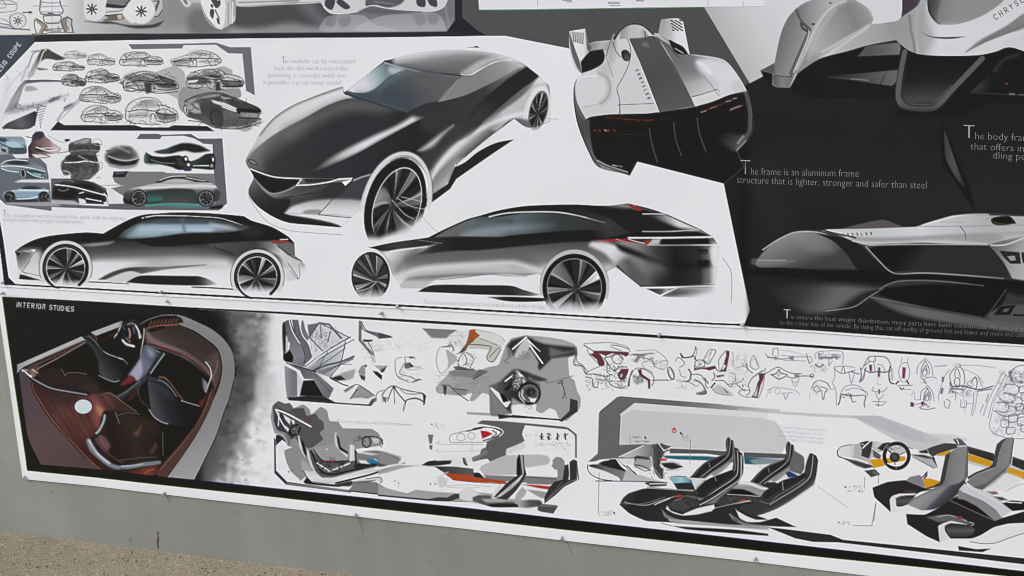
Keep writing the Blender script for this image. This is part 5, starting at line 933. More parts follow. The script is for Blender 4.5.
for q, c_, w in (('1095,200 1118,240 1128,300', (210, 216, 206), 1.5), ('1030,195 1060,180 1095,190', (120, 134, 142), 1.1), ('1040,225 1050,260 1045,300', (176, 140, 134), 1.4), ('990,320 1020,345 1075,362', (214, 218, 220), 1.6), ('1020,300 1050,330', (130, 96, 92), 1.4), ('1075,215 1085,260', (90, 100, 150), 1.2)): L(q, c_, w, f=.8)
L('330,470 690,316', (190, 192, 188), .8, a=.5, sm=0)
for q in ('700,300 790,370 860,430 950,462', '1210,640 1290,665 1370,725 1430,790'): L(q, (24, 24, 26), 1.2, a=.6)
L('480,860 620,960 720,1080', (130, 80, 68), 1.2, a=.3, f=1.5)
tone('150,515 660,285 985,160 1290,110 1600,180 1780,380 1790,560 1600,1100 1360,1440 300,1330 180,900', .92, .95)
stroke_word('INTERIOR', 140, 50, 36, (196, 196, 198), dx=.97, ang=4.5, w=.62)
stroke_word('STUDIES', 404, 73, 36, (196, 196, 198), dx=.88, ang=4.5, w=.62)
at()
R('28.5,469.8 27.4,463 42,463.9 94,468.3 170,476.6 196,479.2 256,485.8 256,494.4 96,476.9', 29, f=.5)
# ---------------------------------------------------------------- faceted seat and panel studies
ST.tension, ST.pen, ST.dense = .4, .9, 1.7
at(276, 310, 8)
with part('faceted_interior_sketch', 'angular violet grey marker sketch of faceted door panels', region='40,60 640,60 660,560 860,740 500,820 80,720 40,420'):
    F('60,100 105,75! 120,75! 160,190 200,250 235,330 240,420 230,450 150,430 70,400 62,330 55,200', (128, 124, 138), f=.7, g=(60, 100, 240, 420, [(0, (96, 92, 104)), (.4, (120, 116, 128)), (.8, (138, 134, 150)), (1, (118, 114, 132))]))
    F('60,120 75,95 90,200 80,320 70,340', 44, f=1); F('100,250 118,262 110,330 92,350', 226, f=1); F('66,350! 90,340 115,310! 145,370 140,410 90,410 66,390', 24, f=.7); F('85,200 100,220 100,260 88,330', 206, f=1)
    F('138,75! 185,75! 215,190 270,270 295,360 290,380 240,430! 240,350 210,260 150,170', (108, 104, 118), f=.7); F('210,80! 225,85 240,150 268,210 262,240 225,220 205,150', (120, 116, 130), f=.8)
    L('120,75 150,170 205,260 238,360 232,420', 34, .8); L('112,75 140,170 195,260', 235, 1.0); L('190,78 215,190 265,262 295,350', 232, 1.0); L('138,75 160,170', 60, .7)
    F('258,115! 350,95! 430,110! 570,200! 600,215 565,240! 440,300! 380,325! 272,215!', (188, 190, 200), f=.7, a=.6); F('258,115! 350,100! 270,210!', (110, 108, 128), f=.8); L('350,100 430,112 525,220', (84, 84, 104), 2.0, a=.8, sm=0); L('345,105 272,215 380,325', (50, 48, 66), 1.0, sm=0); L('372,110 590,215 565,235', (70, 70, 84), .8, sm=0); F('360,95! 375,215! 365,230! 355,120!', (110, 110, 130), f=.7)
    F('272,220! 380,325! 300,400! 285,300!', (200, 200, 210), f=.8, a=.6); scrib(285, 150, 510, 320, 46, (84, 82, 104), .7, .6, ln=8, flat=1.4, seed=81); L('440,170 420,250', 60, 1)
    F('565,240! 250,455! 300,480! 340,500! 440,535! 470,480 520,430! 545,330!', (176, 182, 196), f=.7, g=(300, 480, 560, 300, [(0, (140, 146, 160)), (.5, (176, 184, 196)), (1, (206, 210, 216))]))
    L('240,450 400,330 600,212', (60, 60, 80), 1.0); L('260,465 380,370 630,232', (70, 70, 90), .8); L('300,480 420,400 560,300', (80, 80, 100), .8); L('300,485 400,440 520,410 630,365', (70, 70, 92), 1.6); F('330,492! 520,425! 630,365! 625,390! 560,420! 380,500!', (120, 120, 136), f=.8); L('350,470 375,400 420,330', (70, 80, 96), .7); L('440,535 480,480 520,430 545,330 560,250', (60, 60, 76), .9); L('380,510 450,470 520,430', (90, 90, 110), .8)
    F('250,455! 320,380! 380,330! 320,430! 270,465!', 226, f=1, a=.6)
    F('440,540! 500,515! 560,490 640,470 620,540 560,560! 480,560', 150, f=1.5, a=.8); F('445,540! 520,520 560,550! 500,560', 50, f=1); L('440,540 540,590 580,600', 44, 1.1); L('500,430 610,430', 120, .6)
    F('75,440! 165,485! 230,590 180,680! 100,700! 85,620', (150, 146, 164), f=.7, g=(80, 560, 230, 560, [(0, (150, 146, 168)), (.45, (120, 116, 130)), (.62, (128, 124, 138)), (.66, (206, 206, 210)), (1, (196, 196, 204))]))
    F('75,440! 88,620! 105,690! 92,720! 78,560!', (110, 140, 60), f=1, a=.25)
    F('90,420! 200,445! 330,490! 345,500! 470,620! 430,700! 390,690! 310,550! 230,545! 200,480!', (112, 108, 122), f=.7, g=(200, 450, 460, 680, [(0, (96, 92, 104)), (.5, (128, 124, 138)), (1, (112, 108, 122))])); L('330,495 470,620', 225, 1, sm=0); L('310,510 440,650', (80, 78, 96), .8, sm=0); L('90,420 330,490', 50, .9, sm=0)
    F('225,560! 310,555! 390,690! 195,680!', 34, f=.8); F('95,695! 260,680! 400,690! 480,735! 300,722! 110,712!', (44, 42, 54), f=.9); L('110,712 300,725 500,740 760,757', (40, 42, 60), 1.5, sm=0)
    F('470,620! 600,640 740,730 760,750 500,735', 226, f=1, a=.5)
    F('545,640! 600,605 640,600 590,640 560,655', 150, f=.8); F('600,705! 650,620 670,600 700,610 800,680! 740,705! 680,695!', (160, 154, 152), f=.7); L('560,640 620,600 670,595 790,678', 60, .7); L('600,705 655,630', 50, 1); F('745,750! 770,710! 805,695! 800,720! 770,760!', 90, f=.7); scrib(640, 630, 760, 700, 16, 120, .7, .5, ln=5, seed=83)
with part('star_bracket_sketch', 'small dark sketch of a pointed bracket and blades', region='640,60 1000,180 960,260 840,300 900,430 860,570 640,560'):
    F('668,80! 685,85! 700,140! 720,160 840,180 920,205! 930,218! 830,225! 800,205 720,170 690,150 688,240! 790,350! 770,360! 665,240!', (110, 108, 124), f=.8); F('830,180! 925,205! 935,215! 825,225!', 70, f=1, a=.8); F('700,232! 780,235! 770,248! 710,250!', 40, f=.8); L('690,90 720,150 780,180', 60, .8); scrib(700, 90, 860, 180, 14, 190, .5, .6, ln=10, seed=84); L('740,250 770,300 790,360', 90, .8); S('700,240 760,350 800,410', 110, .7); scrib(720, 250, 800, 400, 14, 110, .6, .6, ln=6, flat=2, seed=85); F('760,340 800,380 780,430 765,390', 190, f=1, a=.7)
    F('660,490! 690,440! 715,440! 720,500! 715,540! 690,520!', 150, f=.8); F('670,510! 720,530! 715,560! 690,550!', 70, f=.8); F('710,435! 735,435! 725,455!', 50, f=.7); F('790,440! 900,440! 860,490! 850,500! 830,470!', (170, 168, 170), f=.8); F('778,480! 820,490! 855,520! 850,555! 800,510!', 52, f=.7); F('840,475! 890,445! 870,490! 850,495!', 74, f=.8)
at(376, 330, 8)
with part('seat_outline_sketch', 'faint pencil outline of a bucket seat and bird', region='-140,380 140,200 380,200 400,440 200,440 240,640 -140,640'):
    scrib(-60, 100, 380, 160, 26, 170, .5, .5, ln=26, flat=.05, seed=86)
    S('210,215 165,230 155,290 170,350 190,375 270,415', 110, .6); S('230,215 240,250 215,300 200,345 280,370 330,400', 90, .6); F('235,262 280,255 290,290 260,305 235,300', 110, f=1); F('270,212 305,210 300,222 275,222', 90, f=.8); F('270,262 305,280 290,295', 60, f=.8); L('235,212 310,212 315,230', 80, .6); S('290,290 360,295', 120, .6); S('260,315 380,305', 150, .5); F('285,415! 340,385 370,392 320,408', 110, f=.8); scrib(180, 330, 330, 420, 16, 130, .6, .5, ln=9, seed=87); S('270,400 200,390 165,350', 130, .5)
    at(376, 360, 8)
    S('60,260 90,225 145,200 250,240 380,260 400,300', 70, .8); S('100,320 120,260 145,205', 60, 1.0); S('145,205 180,260 240,330', 50, 1.1); L('148,210 155,340', 60, .7); F('60,290! 90,300! 85,340! 65,320!', 110, f=.8); F('50,270 62,260 65,330 58,330', 150, f=.8); S('240,340 260,310 330,300 390,330 385,350', 44, 1.1); F('380,260! 405,280! 395,350! 385,340!', 60, f=.8); S('200,230 240,260 300,270 380,262', 110, .7); L('110,300 60,290', 110, .7); S('240,330 240,360 225,400', 60, .8); S('5,300 15,260 60,235', 90, .7); F('-5,300 12,300 10,320 -5,330', 120, f=.8)
at(420, 320, 8)
with part('cockpit_marker_sketch', 'grey marker sketch sheet of steering wheel and an orange strap', region='10,55 470,60 690,120 880,110 1100,140 1290,200 1300,280 1210,330 1200,450 1260,480 1290,620 1240,720 1190,800 700,770 600,800 400,720 180,700 150,520 220,430'):
    R('22,62 300,75 270,100 220,140 100,138 60,100', (132, 126, 130), f=.6); L('60,100 100,138 210,142', 175, 1.2, a=.8)
    # grey marker ground
    F('240,410 300,385 480,395 560,370 620,360 640,340 690,200 740,140 860,118 1000,130 1140,150 1240,190 1245,260 1190,300 1200,440 1240,480 1260,560 1290,620 1280,700 1180,800! 1120,790 1090,720 1040,700 980,740 930,720 930,660 720,680 740,740 570,760 560,600 500,580 440,640 400,640 420,580 320,600 150,580 130,540 160,500 220,440', (166, 160, 158), f=.8)
    F('150,520 230,440 300,500 240,560 160,570', 176, f=1.2, a=.8)
    # face like figure
    F('210,230 290,280 300,320 250,360 220,400 230,330', 176, f=.8); S('240,215 170,210 140,260 135,340 170,420 215,390', 140, .6); S('190,215 260,205 275,230 265,245', 70, .8); S('300,270 380,260 430,310 400,380', 110, .6); S('310,330 330,280 360,270 380,330 350,360', 70, .7); scrib(290, 260, 440, 390, 30, 90, .7, .6, ln=8, flat=2, seed=91)
    F('270,370! 320,365 390,385 440,390 420,400 300,395', 70, f=1, a=.8); F('235,405! 480,400! 430,460! 260,440!', 134, f=1); F('430,450! 480,390! 535,405! 430,472!', 110, f=.8); L('430,470 540,408', 60, .8); scrib(180, 440, 520, 560, 24, 120, .6, .5, ln=22, flat=.04, seed=92)
    S('180,520 240,520 300,580 390,640', 60, .9); F('190,520! 220,525! 210,600! 195,580!', 70, f=.8); F('250,540! 380,545! 370,600! 300,590!', 130, f=1, a=.7); S('260,540 380,560', 80, .8)
    # orange strap and pale green harness
    F('215,150 240,110 300,85 390,80 380,180 330,240 310,200 270,160', (214, 216, 218), f=1, a=.8); scrib(225, 90, 385, 220, 34, 110, .6, .6, ln=6, flat=1.6, seed=93)
    F('440,68 540,85 640,130 690,160 660,200 600,195 500,140 480,110', (214, 213, 205), f=.8); S('450,75 560,90 650,130 680,165', 150, .5)
    F('400,190 480,135! 560,170 660,205 610,300! 580,330! 540,300! 565,240 480,225 390,225!', (198, 200, 176), f=.8); S('400,190 470,195 560,205 575,220 540,300 590,325 650,230', 84, .8); S('480,140 560,170 620,200', 120, .6); S('560,290 620,230 640,215', 84, .7)
    F('400,75! 445,68! 450,90! 485,120! 430,165 390,190 360,240 320,255! 370,190 385,150', (150, 86, 46), f=.8, g=(330, 250, 440, 80, [(0, (96, 58, 44)), (.5, (150, 84, 50)), (1, (160, 92, 48))])); L('320,255 365,240 395,190 430,165', 44, .8)
    # white arrow head over black shapes
    F('705,200! 740,160 850,125! 920,150 1000,180 1250,210! 1260,270 1180,285 1060,300! 990,370! 960,395! 945,370! 950,330 890,230', (56, 50, 52), f=2); F('710,205 760,180 790,190 750,280! 735,250', 50, f=2); F('1040,215 1160,245 1240,240 1180,262 1050,290', (120, 114, 114), f=2.5, a=.9); F('920,150 1000,140 1180,170 1240,200 1100,195 1000,180', (176, 172, 170), f=3, a=.9)
    F('855,128! 885,165! 890,200! 870,230 830,320 790,300 760,290! 800,200!', (196, 194, 194), f=.8); F('790,290! 860,240 940,330 940,400! 700,390 760,300', (166, 160, 158), f=2)
    L('745,228 800,180 855,132', 228, 1.6, sm=0); L('870,160 965,245', 226, 1.8, sm=0, w1=.8); L('885,200 985,340', 236, 1.6, sm=0); scrib(790, 250, 890, 320, 16, 90, .8, .6, ln=6, flat=1.4, seed=94)
    S('700,200 720,290 680,320 710,340', 100, .7); F('700,240 740,235 735,290 710,290', 110, f=2, a=.6)
    at(470, 320, 8)
    S('840,210 820,250 850,270 830,330 850,360 905,360 930,420', 80, .7)
    at(470, 360, 8)
    F('160,200! 240,170 340,80 380,70 460,90 610,150! 620,165 540,150 470,140 560,190 565,280 540,340 460,355 400,330 340,300 330,420! 230,420 225,440 170,430', (84, 78, 76), f=2, g=(160, 200, 560, 200, [(0, (120, 114, 112)), (.3, (74, 68, 66)), (.6, 44), (1, (96, 90, 88))]))
    F('160,220! 180,215! 330,330! 300,375! 280,370!', 226, f=.7); F('240,265! 270,270 315,325! 270,335!', 30, f=.7); F('165,230! 290,385! 330,420! 230,440 180,430', (136, 130, 128), f=1.5)
    F('355,85 385,75 440,130 455,160 420,170 390,230 360,230 350,160', (150, 146, 144), f=1.5); F('385,85! 430,125! 400,130!', 235, f=.8); F('420,150! 450,165! 430,185!', 225, f=.8); L('285,165 350,115', 232, 1.5, sm=0); L('360,100 340,180 290,230', 26, 2.5, f=1.5); scrib(340, 110, 420, 230, 30, 225, .8, .6, ln=5, flat=2, seed=95); scrib(340, 110, 420, 230, 20, 26, 1.0, .7, ln=5, flat=2, seed=96)
    E(478, 262, 92, 88, 0, (90, 84, 82), f=1); EL(478, 262, 84, 82, 0, (38, 36, 36), 2.2); EL(480, 262, 66, 62, 0, (116, 110, 108), 1.6, f=1); E(490, 250, 38, 34, 0, (44, 38, 38), f=2); L('425,240 420,280 440,310', 210, 1.8, f=1, a=.9); F('470,290! 500,300 540,300! 520,335! 490,330!', 225, f=.8); L('400,250 400,290 440,340', 220, .8); scrib(410, 200, 550, 330, 24, (150, 146, 144), .8, .5, ln=5, flat=2, seed=97)
    F('520,120 610,150! 560,165 500,150', (74, 66, 62), f=2); S('620,180 700,160 830,120', 110, .7); S('700,180 740,190 760,260 740,300', 80, .9); S('740,180 760,240 775,300', 90, .7); L('720,170 740,160 745,180', 60, .9)
    F('805,300! 865,320! 865,405! 735,490! 720,478! 800,400!', (66, 60, 60), f=.7); L('345,440 500,455 720,472', (46, 44, 50), 1.6, sm=0); F('225,430! 330,438! 600,458! 595,466! 320,456! 235,468!', (52, 50, 58), f=.7); F('-20,410! 165,420! 165,440! -20,430!', 150, f=.7, a=.8)
    scrib(440, 360, 510, 410, 8, 120, .7, .6, ln=4, flat=1.2, seed=98)
# ---------------------------------------------------------------- seat layout with a small steering wheel
at(264, 395, 8)
with part('seat_layout_drawing', 'marker drawing of front seats on a light sill with a blue glint', region='50,100 100,40 240,60 460,80 640,240 900,260 960,350 1100,450 1440,560 1100,720 900,830 100,740 70,600'):
    R('85,340 98,350 102,600 190,690 700,760 700,775 180,712 88,620', (60, 58, 80), f=.6); R('100,320 100,400 150,355 190,380 185,350 130,310', (44, 42, 60), f=.6)
    F('60,180 75,80 120,45 180,70 220,70 240,100 320,72 370,110 385,150 460,90 510,120 530,200 600,210 640,260 860,265 920,300 955,370 930,400 740,430 690,560 480,540 300,680! 215,600 170,460 240,420 200,400 150,330 90,300', (150, 147, 145), f=.8)
    F('75,90 120,45 170,65 210,60 240,105 320,100 345,160 420,145 440,180 480,210 485,265 450,300 478,350 380,420 300,400 230,300 120,280 85,200', (92, 86, 90), f=.8); F('120,60 230,80 235,110 180,120 130,90', (108, 104, 106), f=1.2, a=.8); F('230,110 320,105 340,160 300,180', (84, 80, 80), f=1); F('330,170 360,180 380,210 350,215', (110, 58, 58), f=2.5, a=.8)
    F('100,120! 140,110 170,180 210,250 250,330 220,350 180,300 110,270 85,200', (60, 58, 80), f=1); L('110,115 200,150 380,248', 226, 1.7); L('100,110 140,200 180,260 210,272', 225, 1.4); L('125,140 120,240', 210, 1.2); F('160,150! 220,190! 210,230! 175,190!', 222, f=.8); F('225,190! 250,200! 250,235! 230,220!', 215, f=.8); F('180,240! 210,270! 195,290! 170,260!', 210, f=.9)
    for r_x, w_ in ((50, 2.2),): L(ellipse(252, 275, 48, 34, -40, 24, 20, 330), 22, 1.8, sm=0)
    E(252, 288, 20, 18, 0, 70, f=1); scrib(230, 265, 285, 310, 8, 190, .8, .7, ln=3, flat=2, seed=101)
    F('170,300 215,330 210,400 190,390', (120, 116, 124), f=1.5); L('110,300 170,330 190,380', 190, 1, a=.8)
    # seat shells
    at(264, 430, 8)
    F('170,160 270,120! 330,190 360,240 330,310 220,305 185,250', (146, 144, 144), f=.8)
    F('275,40! 295,50 330,130 350,190! 340,220 310,180 285,120', (206, 204, 196), f=.8); F('290,50! 320,90 350,180! 345,215! 320,170', 30, f=.8); F('345,155! 365,160 395,230 430,300! 415,330 380,290 355,220', (206, 204, 200), f=.8); F('365,160! 400,200 430,280 420,320! 395,270', 26, f=.9)
    F('300,230! 340,250 390,320 460,370 560,370 720,330 700,360 600,395 500,420 400,410 340,380 310,300', (170, 168, 172), f=1.5); F('330,320! 400,330 470,378 560,378 680,345 1050,262 1150,235! 1060,300 900,330 700,375 560,420 440,420 360,400', (214, 213, 211), f=1, g=(0, 330, 0, 430, [(0, 205), (.5, 222), (1, 190)]))
    F('370,150! 440,190 480,240 620,240 690,240! 860,230 930,260 1050,250! 900,290 700,335 560,372 470,372 420,330 380,220', (88, 88, 92), f=1); F('385,160 430,130 560,110 680,190! 660,235 520,240 460,220', (158, 156, 157), f=1); L('385,165 420,250 470,330 560,350 690,320 900,275', 34, 1.6, f=.8); L('400,150 470,240 560,250 690,240', 50, 1.2); F('420,260 520,300 690,250! 640,300 560,320 500,330', (120, 122, 130), f=1.5, a=.7); L('430,260 530,325 690,262', 222, 1.4, sm=0); L('440,290 520,330', 150, .8); scrib(440, 230, 640, 340, 30, 30, 1.2, .6, ln=7, seed=102); L('510,243 575,240', (150, 60, 60), 1.4, f=.8); F('600,255! 660,250! 640,280! 600,275!', (50, 56, 86), f=1)
    F('570,15! 590,20 600,60 615,130 680,180! 670,215 600,150 570,100', (205, 203, 196), f=.8); F('585,30! 605,60 620,130 675,170! 680,190! 610,150 595,100', 26, f=.9); F('685,110! 730,120 735,230! 690,250! 680,200', (206, 204, 198), f=.8, g=(680, 0, 735, 0, [(0, 150), (.4, 222), (1, 190)])); F('730,150! 745,160 760,220 755,262! 735,262!', 26, f=.8); L('505,148 512,150', 235, 1)
    F('745,180 860,195 980,190 1100,230 1060,262 900,290 760,300', (132, 128, 130), f=1); F('760,235! 830,238 900,225! 930,255! 900,270! 780,262!', 222, f=.9); F('820,240! 860,222 920,245 930,260! 880,280! 850,265', (52, 116, 150), f=1.3); F('860,260! 925,262! 890,285! 860,280!', (40, 60, 80), f=1); F('800,170 900,155 1000,180 1100,215 1050,225 900,185', (90, 88, 94), f=2, a=.8); F('740,260! 920,275! 760,310! 720,290', 44, f=1)
    L('580,420 700,390 860,350 1000,300 1130,262', 30, 1.8); L('1150,235 1060,262 900,300', 226, 2.0, f=1)
    # steering wheel vignette
    F('725,50 760,40 850,35 930,50 955,100 860,130 740,130', 150, f=.8, a=.9); EL(826, 90, 34, 44, 0, 60, 1.4); EL(826, 90, 22, 30, 0, 130, 1.0); scrib(730, 45, 800, 85, 12, 60, .9, .7, ln=7, seed=103); scrib(850, 40, 950, 120, 26, 80, .9, .6, ln=6, flat=1.4, seed=104); F('870,60 930,60 920,100 880,100', 215, f=1.5, a=.8); L('800,60 870,45 940,70 955,110', 60, 1.0)
    L('750,158 860,148 960,152', 236, 1.8, f=1)
    # base bands
    F('320,410! 350,370! 400,415 640,440! 600,450 420,435 340,425', 34, f=.8); F('400,410 560,430 700,400 720,420 690,445 600,440', 60, f=1); R('180,418 700,475 700,490 190,432', (134, 130, 130), f=.8); R('680,480 715,440 725,412 735,425 690,485', 90, f=.7)
    F('715,415! 840,410 900,410! 1030,490! 1024,520! 700,480!', (130, 127, 124), f=.8); F('700,405 820,380 940,370 955,400 940,420 900,395', 196, f=1, a=.8); L('820,385 930,372 950,400 935,420', 110, .8); F('720,408 900,395 840,412 720,415', 40, f=1, a=.7); L('700,482 1024,520', 44, 1.2, sm=0)
    for x, y in ((200, 325), (235, 320), (205, 332)): E(x, y, 4, 4, 0, 60, f=.5)
    L('315,320 340,360 350,385', 90, 1)
# ---------------------------------------------------------------- side view of seats with an orange sill
at(380, 415, 8)
with part('tandem_seat_drawing', 'drawing of reclined seats in side view with an orange sill and grey head silhouette', region='0,380 300,370 560,80 800,30 1500,90 1580,150 1590,460 1430,760 1300,820 -20,620'):
    R('820,38! 1000,45 1470,88 1510,96 1580,150 1580,330 1565,330 1565,160 1500,108 1440,98 1170,78 1165,160 1160,210 1080,250 1000,275 1015,310 990,330 880,365 860,350 745,365 740,330 850,290 850,215 900,190 960,160 975,120 900,90 780,60', (112, 106, 108), f=.6, a=0)
    F('780,62! 820,38! 1000,46 1470,86! 1512,96! 1578,150! 1578,335! 1564,335! 1562,160 1500,108! 1165,76! 1150,110 1140,150 1160,200! 1130,225 1020,265 1018,310 990,330 890,368 860,345 800,355 750,368 738,335 800,310 815,270 850,255! 860,205! 940,170 975,130 950,95 880,78', (104, 98, 98), f=.7)
    F('1160,205! 1160,260 1080,290 1010,310 1015,270!', 214, f=1.2); scrib(1020, 230, 1160, 310, 12, 170, .6, .5, ln=8, flat=.3, seed=111)
    F('800,430! 820,400 1000,320 1260,310 1340,320 1365,350 1340,390 1150,420 1160,470 840,475!', 184, f=.9); F('555,430 700,380 850,290 740,330 600,320 500,330', 214, f=5, a=.5)
    L('570,215 560,180 580,150 700,120 830,95 900,92 970,115 985,140 950,170 850,210 700,212 580,218', 110, .7, a=.8); L('750,105 830,92 900,96 960,120 970,140 930,170 830,200', 60, 1.2); L('700,125 820,100', 60, 1.0); L('850,84 950,100 990,130 960,165', 226, .9); F('808,120! 860,125! 905,145! 870,165! 822,185!', (176, 40, 44), f=.8); L('905,120 935,145 900,170', 120, 1.4)
    EL(652, 172, 34, 30, 0, 170, .8); EL(735, 162, 28, 26, 0, 176, .8); L('465,228 560,232 830,232', 170, .5); L('740,215 740,290', 170, .5); L('460,290 800,280', 190, .5)
    F('388,150! 432,152! 420,222! 400,222!', 118, f=.8); F('398,235! 425,235! 420,272! 405,270!', 110, f=.8); E(420, 68, 6, 6, 0, 60); scrib(440, 65, 530, 100, 12, 130, .6, .6, ln=4, seed=112); scrib(440, 205, 480, 220, 4, 100, .7, .7, ln=2, seed=113); scrib(450, 268, 510, 282, 5, 150, .6, .6, ln=3, seed=114)
    L('0,50 100,62 270,72', 180, .7, a=.6)
    # arm from the left sheet
    F('-10,280! 80,310 150,350 150,385 0,405!', (144, 138, 136), f=.8); F('-10,378! 20,385 60,400 0,410', 80, f=1.2); F('-10,440! 60,420 160,395 350,390 460,410! 300,400 180,420 80,450 -10,470!', 165, f=1.2); L('-10,425 100,402 180,388 340,392', 225, 2.0, f=1.2)
    F('340,392! 390,365 440,358 580,355! 570,385! 480,398 400,400', 50, f=.8); L('460,360 580,357 572,380', 200, .7); F('665,338! 685,338! 705,398! 690,400! 672,380!', 56, f=.8); L('680,345 695,385', 170, .7)
    F('440,405! 600,408 750,425! 755,455 830,495! 1000,490 1260,500! 1260,520 750,520 560,470 500,445', (96, 88, 92), f=.7, g=(440, 0, 1260, 0, [(0, 60), (.3, (96, 88, 94)), (.5, 104), (1, 130)]))
    F('750,460! 780,455! 800,460! 840,500! 760,492!', 44, f=.8); F('830,475! 1260,490! 1250,540! 950,520! 860,500!', (128, 126, 130), f=.8)
    F('512,458! 600,466 740,478 760,495! 1000,520 1020,545! 900,535 760,532 620,520 585,512!', (172, 72, 42), f=.7); L('585,512 620,520 760,533 1000,545', (140, 50, 30), .8); L('590,522 760,540 1000,552', 225, 1.2)
    S('545,560 700,555 900,570', 180, .6); E(500, 530, 36, 44, 0, 190, f=1.5, a=.7); E(408, 545, 6, 8, 0, 130); E(445, 545, 7, 8, 0, 150); L('460,500 550,450', 200, 1, a=.8); scrib(115, 510, 160, 570, 8, 110, .8, .7, ln=2, flat=2, seed=115)
    L('545,500 545,570 800,575', 180, .5)
    at(380, 450, 8)
    # floor hills
    F('-10,270! 60,300 220,340! 290,312! 460,330 620,340! 750,330 900,345 1000,380 1290,400! 1290,430 1000,450 700,410 400,395 -10,355!', (168, 163, 162), f=.8); F('-10,350! 380,385! 560,400 700,410! 400,400! -10,362!', (60, 58, 64), f=.6)
    F('400,385! 470,372 540,375! 600,345! 700,355! 650,375 560,405 440,400', 66, f=.8); F('640,330! 700,290 760,310 790,340 900,380! 905,350 960,270! 990,262! 940,370 900,400 700,400 640,380', 210, f=1); 
    F('745,375! 790,355 880,360 900,385! 860,400 920,400 1080,410! 1080,440 960,450 860,440 750,400', (96, 88, 88), f=1); F('820,385 1000,385 1000,410 860,415', 166, f=1.2); F('860,430! 960,420 1100,425 1110,450 900,450', 44, f=.8)
    F('1105,430! 1140,405 1200,390 1280,395 1300,415 1290,440 1180,455 1120,450', 140, f=1.5, g=(1110, 0, 1300, 0, [(0, 180), (.5, 90), (1, 70)])); F('1270,440! 1310,425 1420,435! 1425,445 1390,500! 1290,485! 1265,470', (88, 80, 76), f=.8); L('1290,440 1410,440', 130, 1, f=.8); F('1100,340! 1140,290 1175,320 1160,360 1110,400 1080,390', 172, f=1)
    # seats
    at(470, 450, 8)
    F('195,370! 290,265 380,200! 375,180! 378,70! 395,30! 410,40! 425,190! 380,230 300,300 215,372!', (58, 54, 56), f=.7); F('420,30! 435,40! 440,130! 455,185! 450,210! 380,310 300,390 215,378! 330,300 420,210 430,170!', (64, 60, 64), f=.7); F('215,372! 300,300 385,225 425,190! 400,240 330,310 250,365!', 214, f=1, g=(240, 0, 420, 0, [(0, 200), (.5, 170), (1, 220)])); F('405,40! 425,30! 435,180! 425,190!', (160, 160, 176), f=.8); F('385,60 400,50 405,170 385,190', 30, f=1)
    F('390,405! 540,440 600,420', 90, a=0)
    F('455,310! 560,320 650,340 610,385! 560,370', 150, f=1, a=.9); F('440,200! 750,215! 700,250! 640,270! 460,265!', (132, 128, 130), f=.8); F('415,268! 560,275 655,285! 640,310! 540,295', (172, 62, 44), f=.8); F('455,205! 740,225! 740,232 455,215', 104, f=.8)
    F('665,75! 690,50 730,52 758,80 760,120 750,240! 690,240! 705,190 700,150! 680,148! 655,120! 665,105!', (144, 142, 140), f=.7)
    F('760,115! 790,108! 800,180! 790,230! 850,240! 760,285 690,350 600,420! 600,370! 640,290 680,245! 745,230!', (58, 54, 56), f=.8); F('800,90! 830,68! 860,80! 860,235! 800,240!', (58, 56, 60), f=.7); L('798,110 800,225', 190, .9); L('856,90 872,225', 90, 1.2); L('620,390 760,270 860,225', 140, .7, a=.8); L('610,400 740,250', 110, .8, a=.7)
    at(470, 415, 8)
    for k, x in enumerate((575, 635, 702, 765)):
        scrib(x - 12, 140, x + 12, 190, 10, 60, 1.0, .8, ln=3, flat=2, seed=120 + k); L([(x, 140), (x + 2, 190)], 50, 1.1, a=.8)
    scrib(530, 210, 800, 240, 40, 150, .6, .6, ln=3.5, flat=.1, seed=125); scrib(440, 150, 545, 165, 14, 160, .6, .6, ln=3, flat=.1, seed=126); scrib(680, 245, 790, 270, 10, 150, .6, .6, ln=3, flat=.1, seed=127)
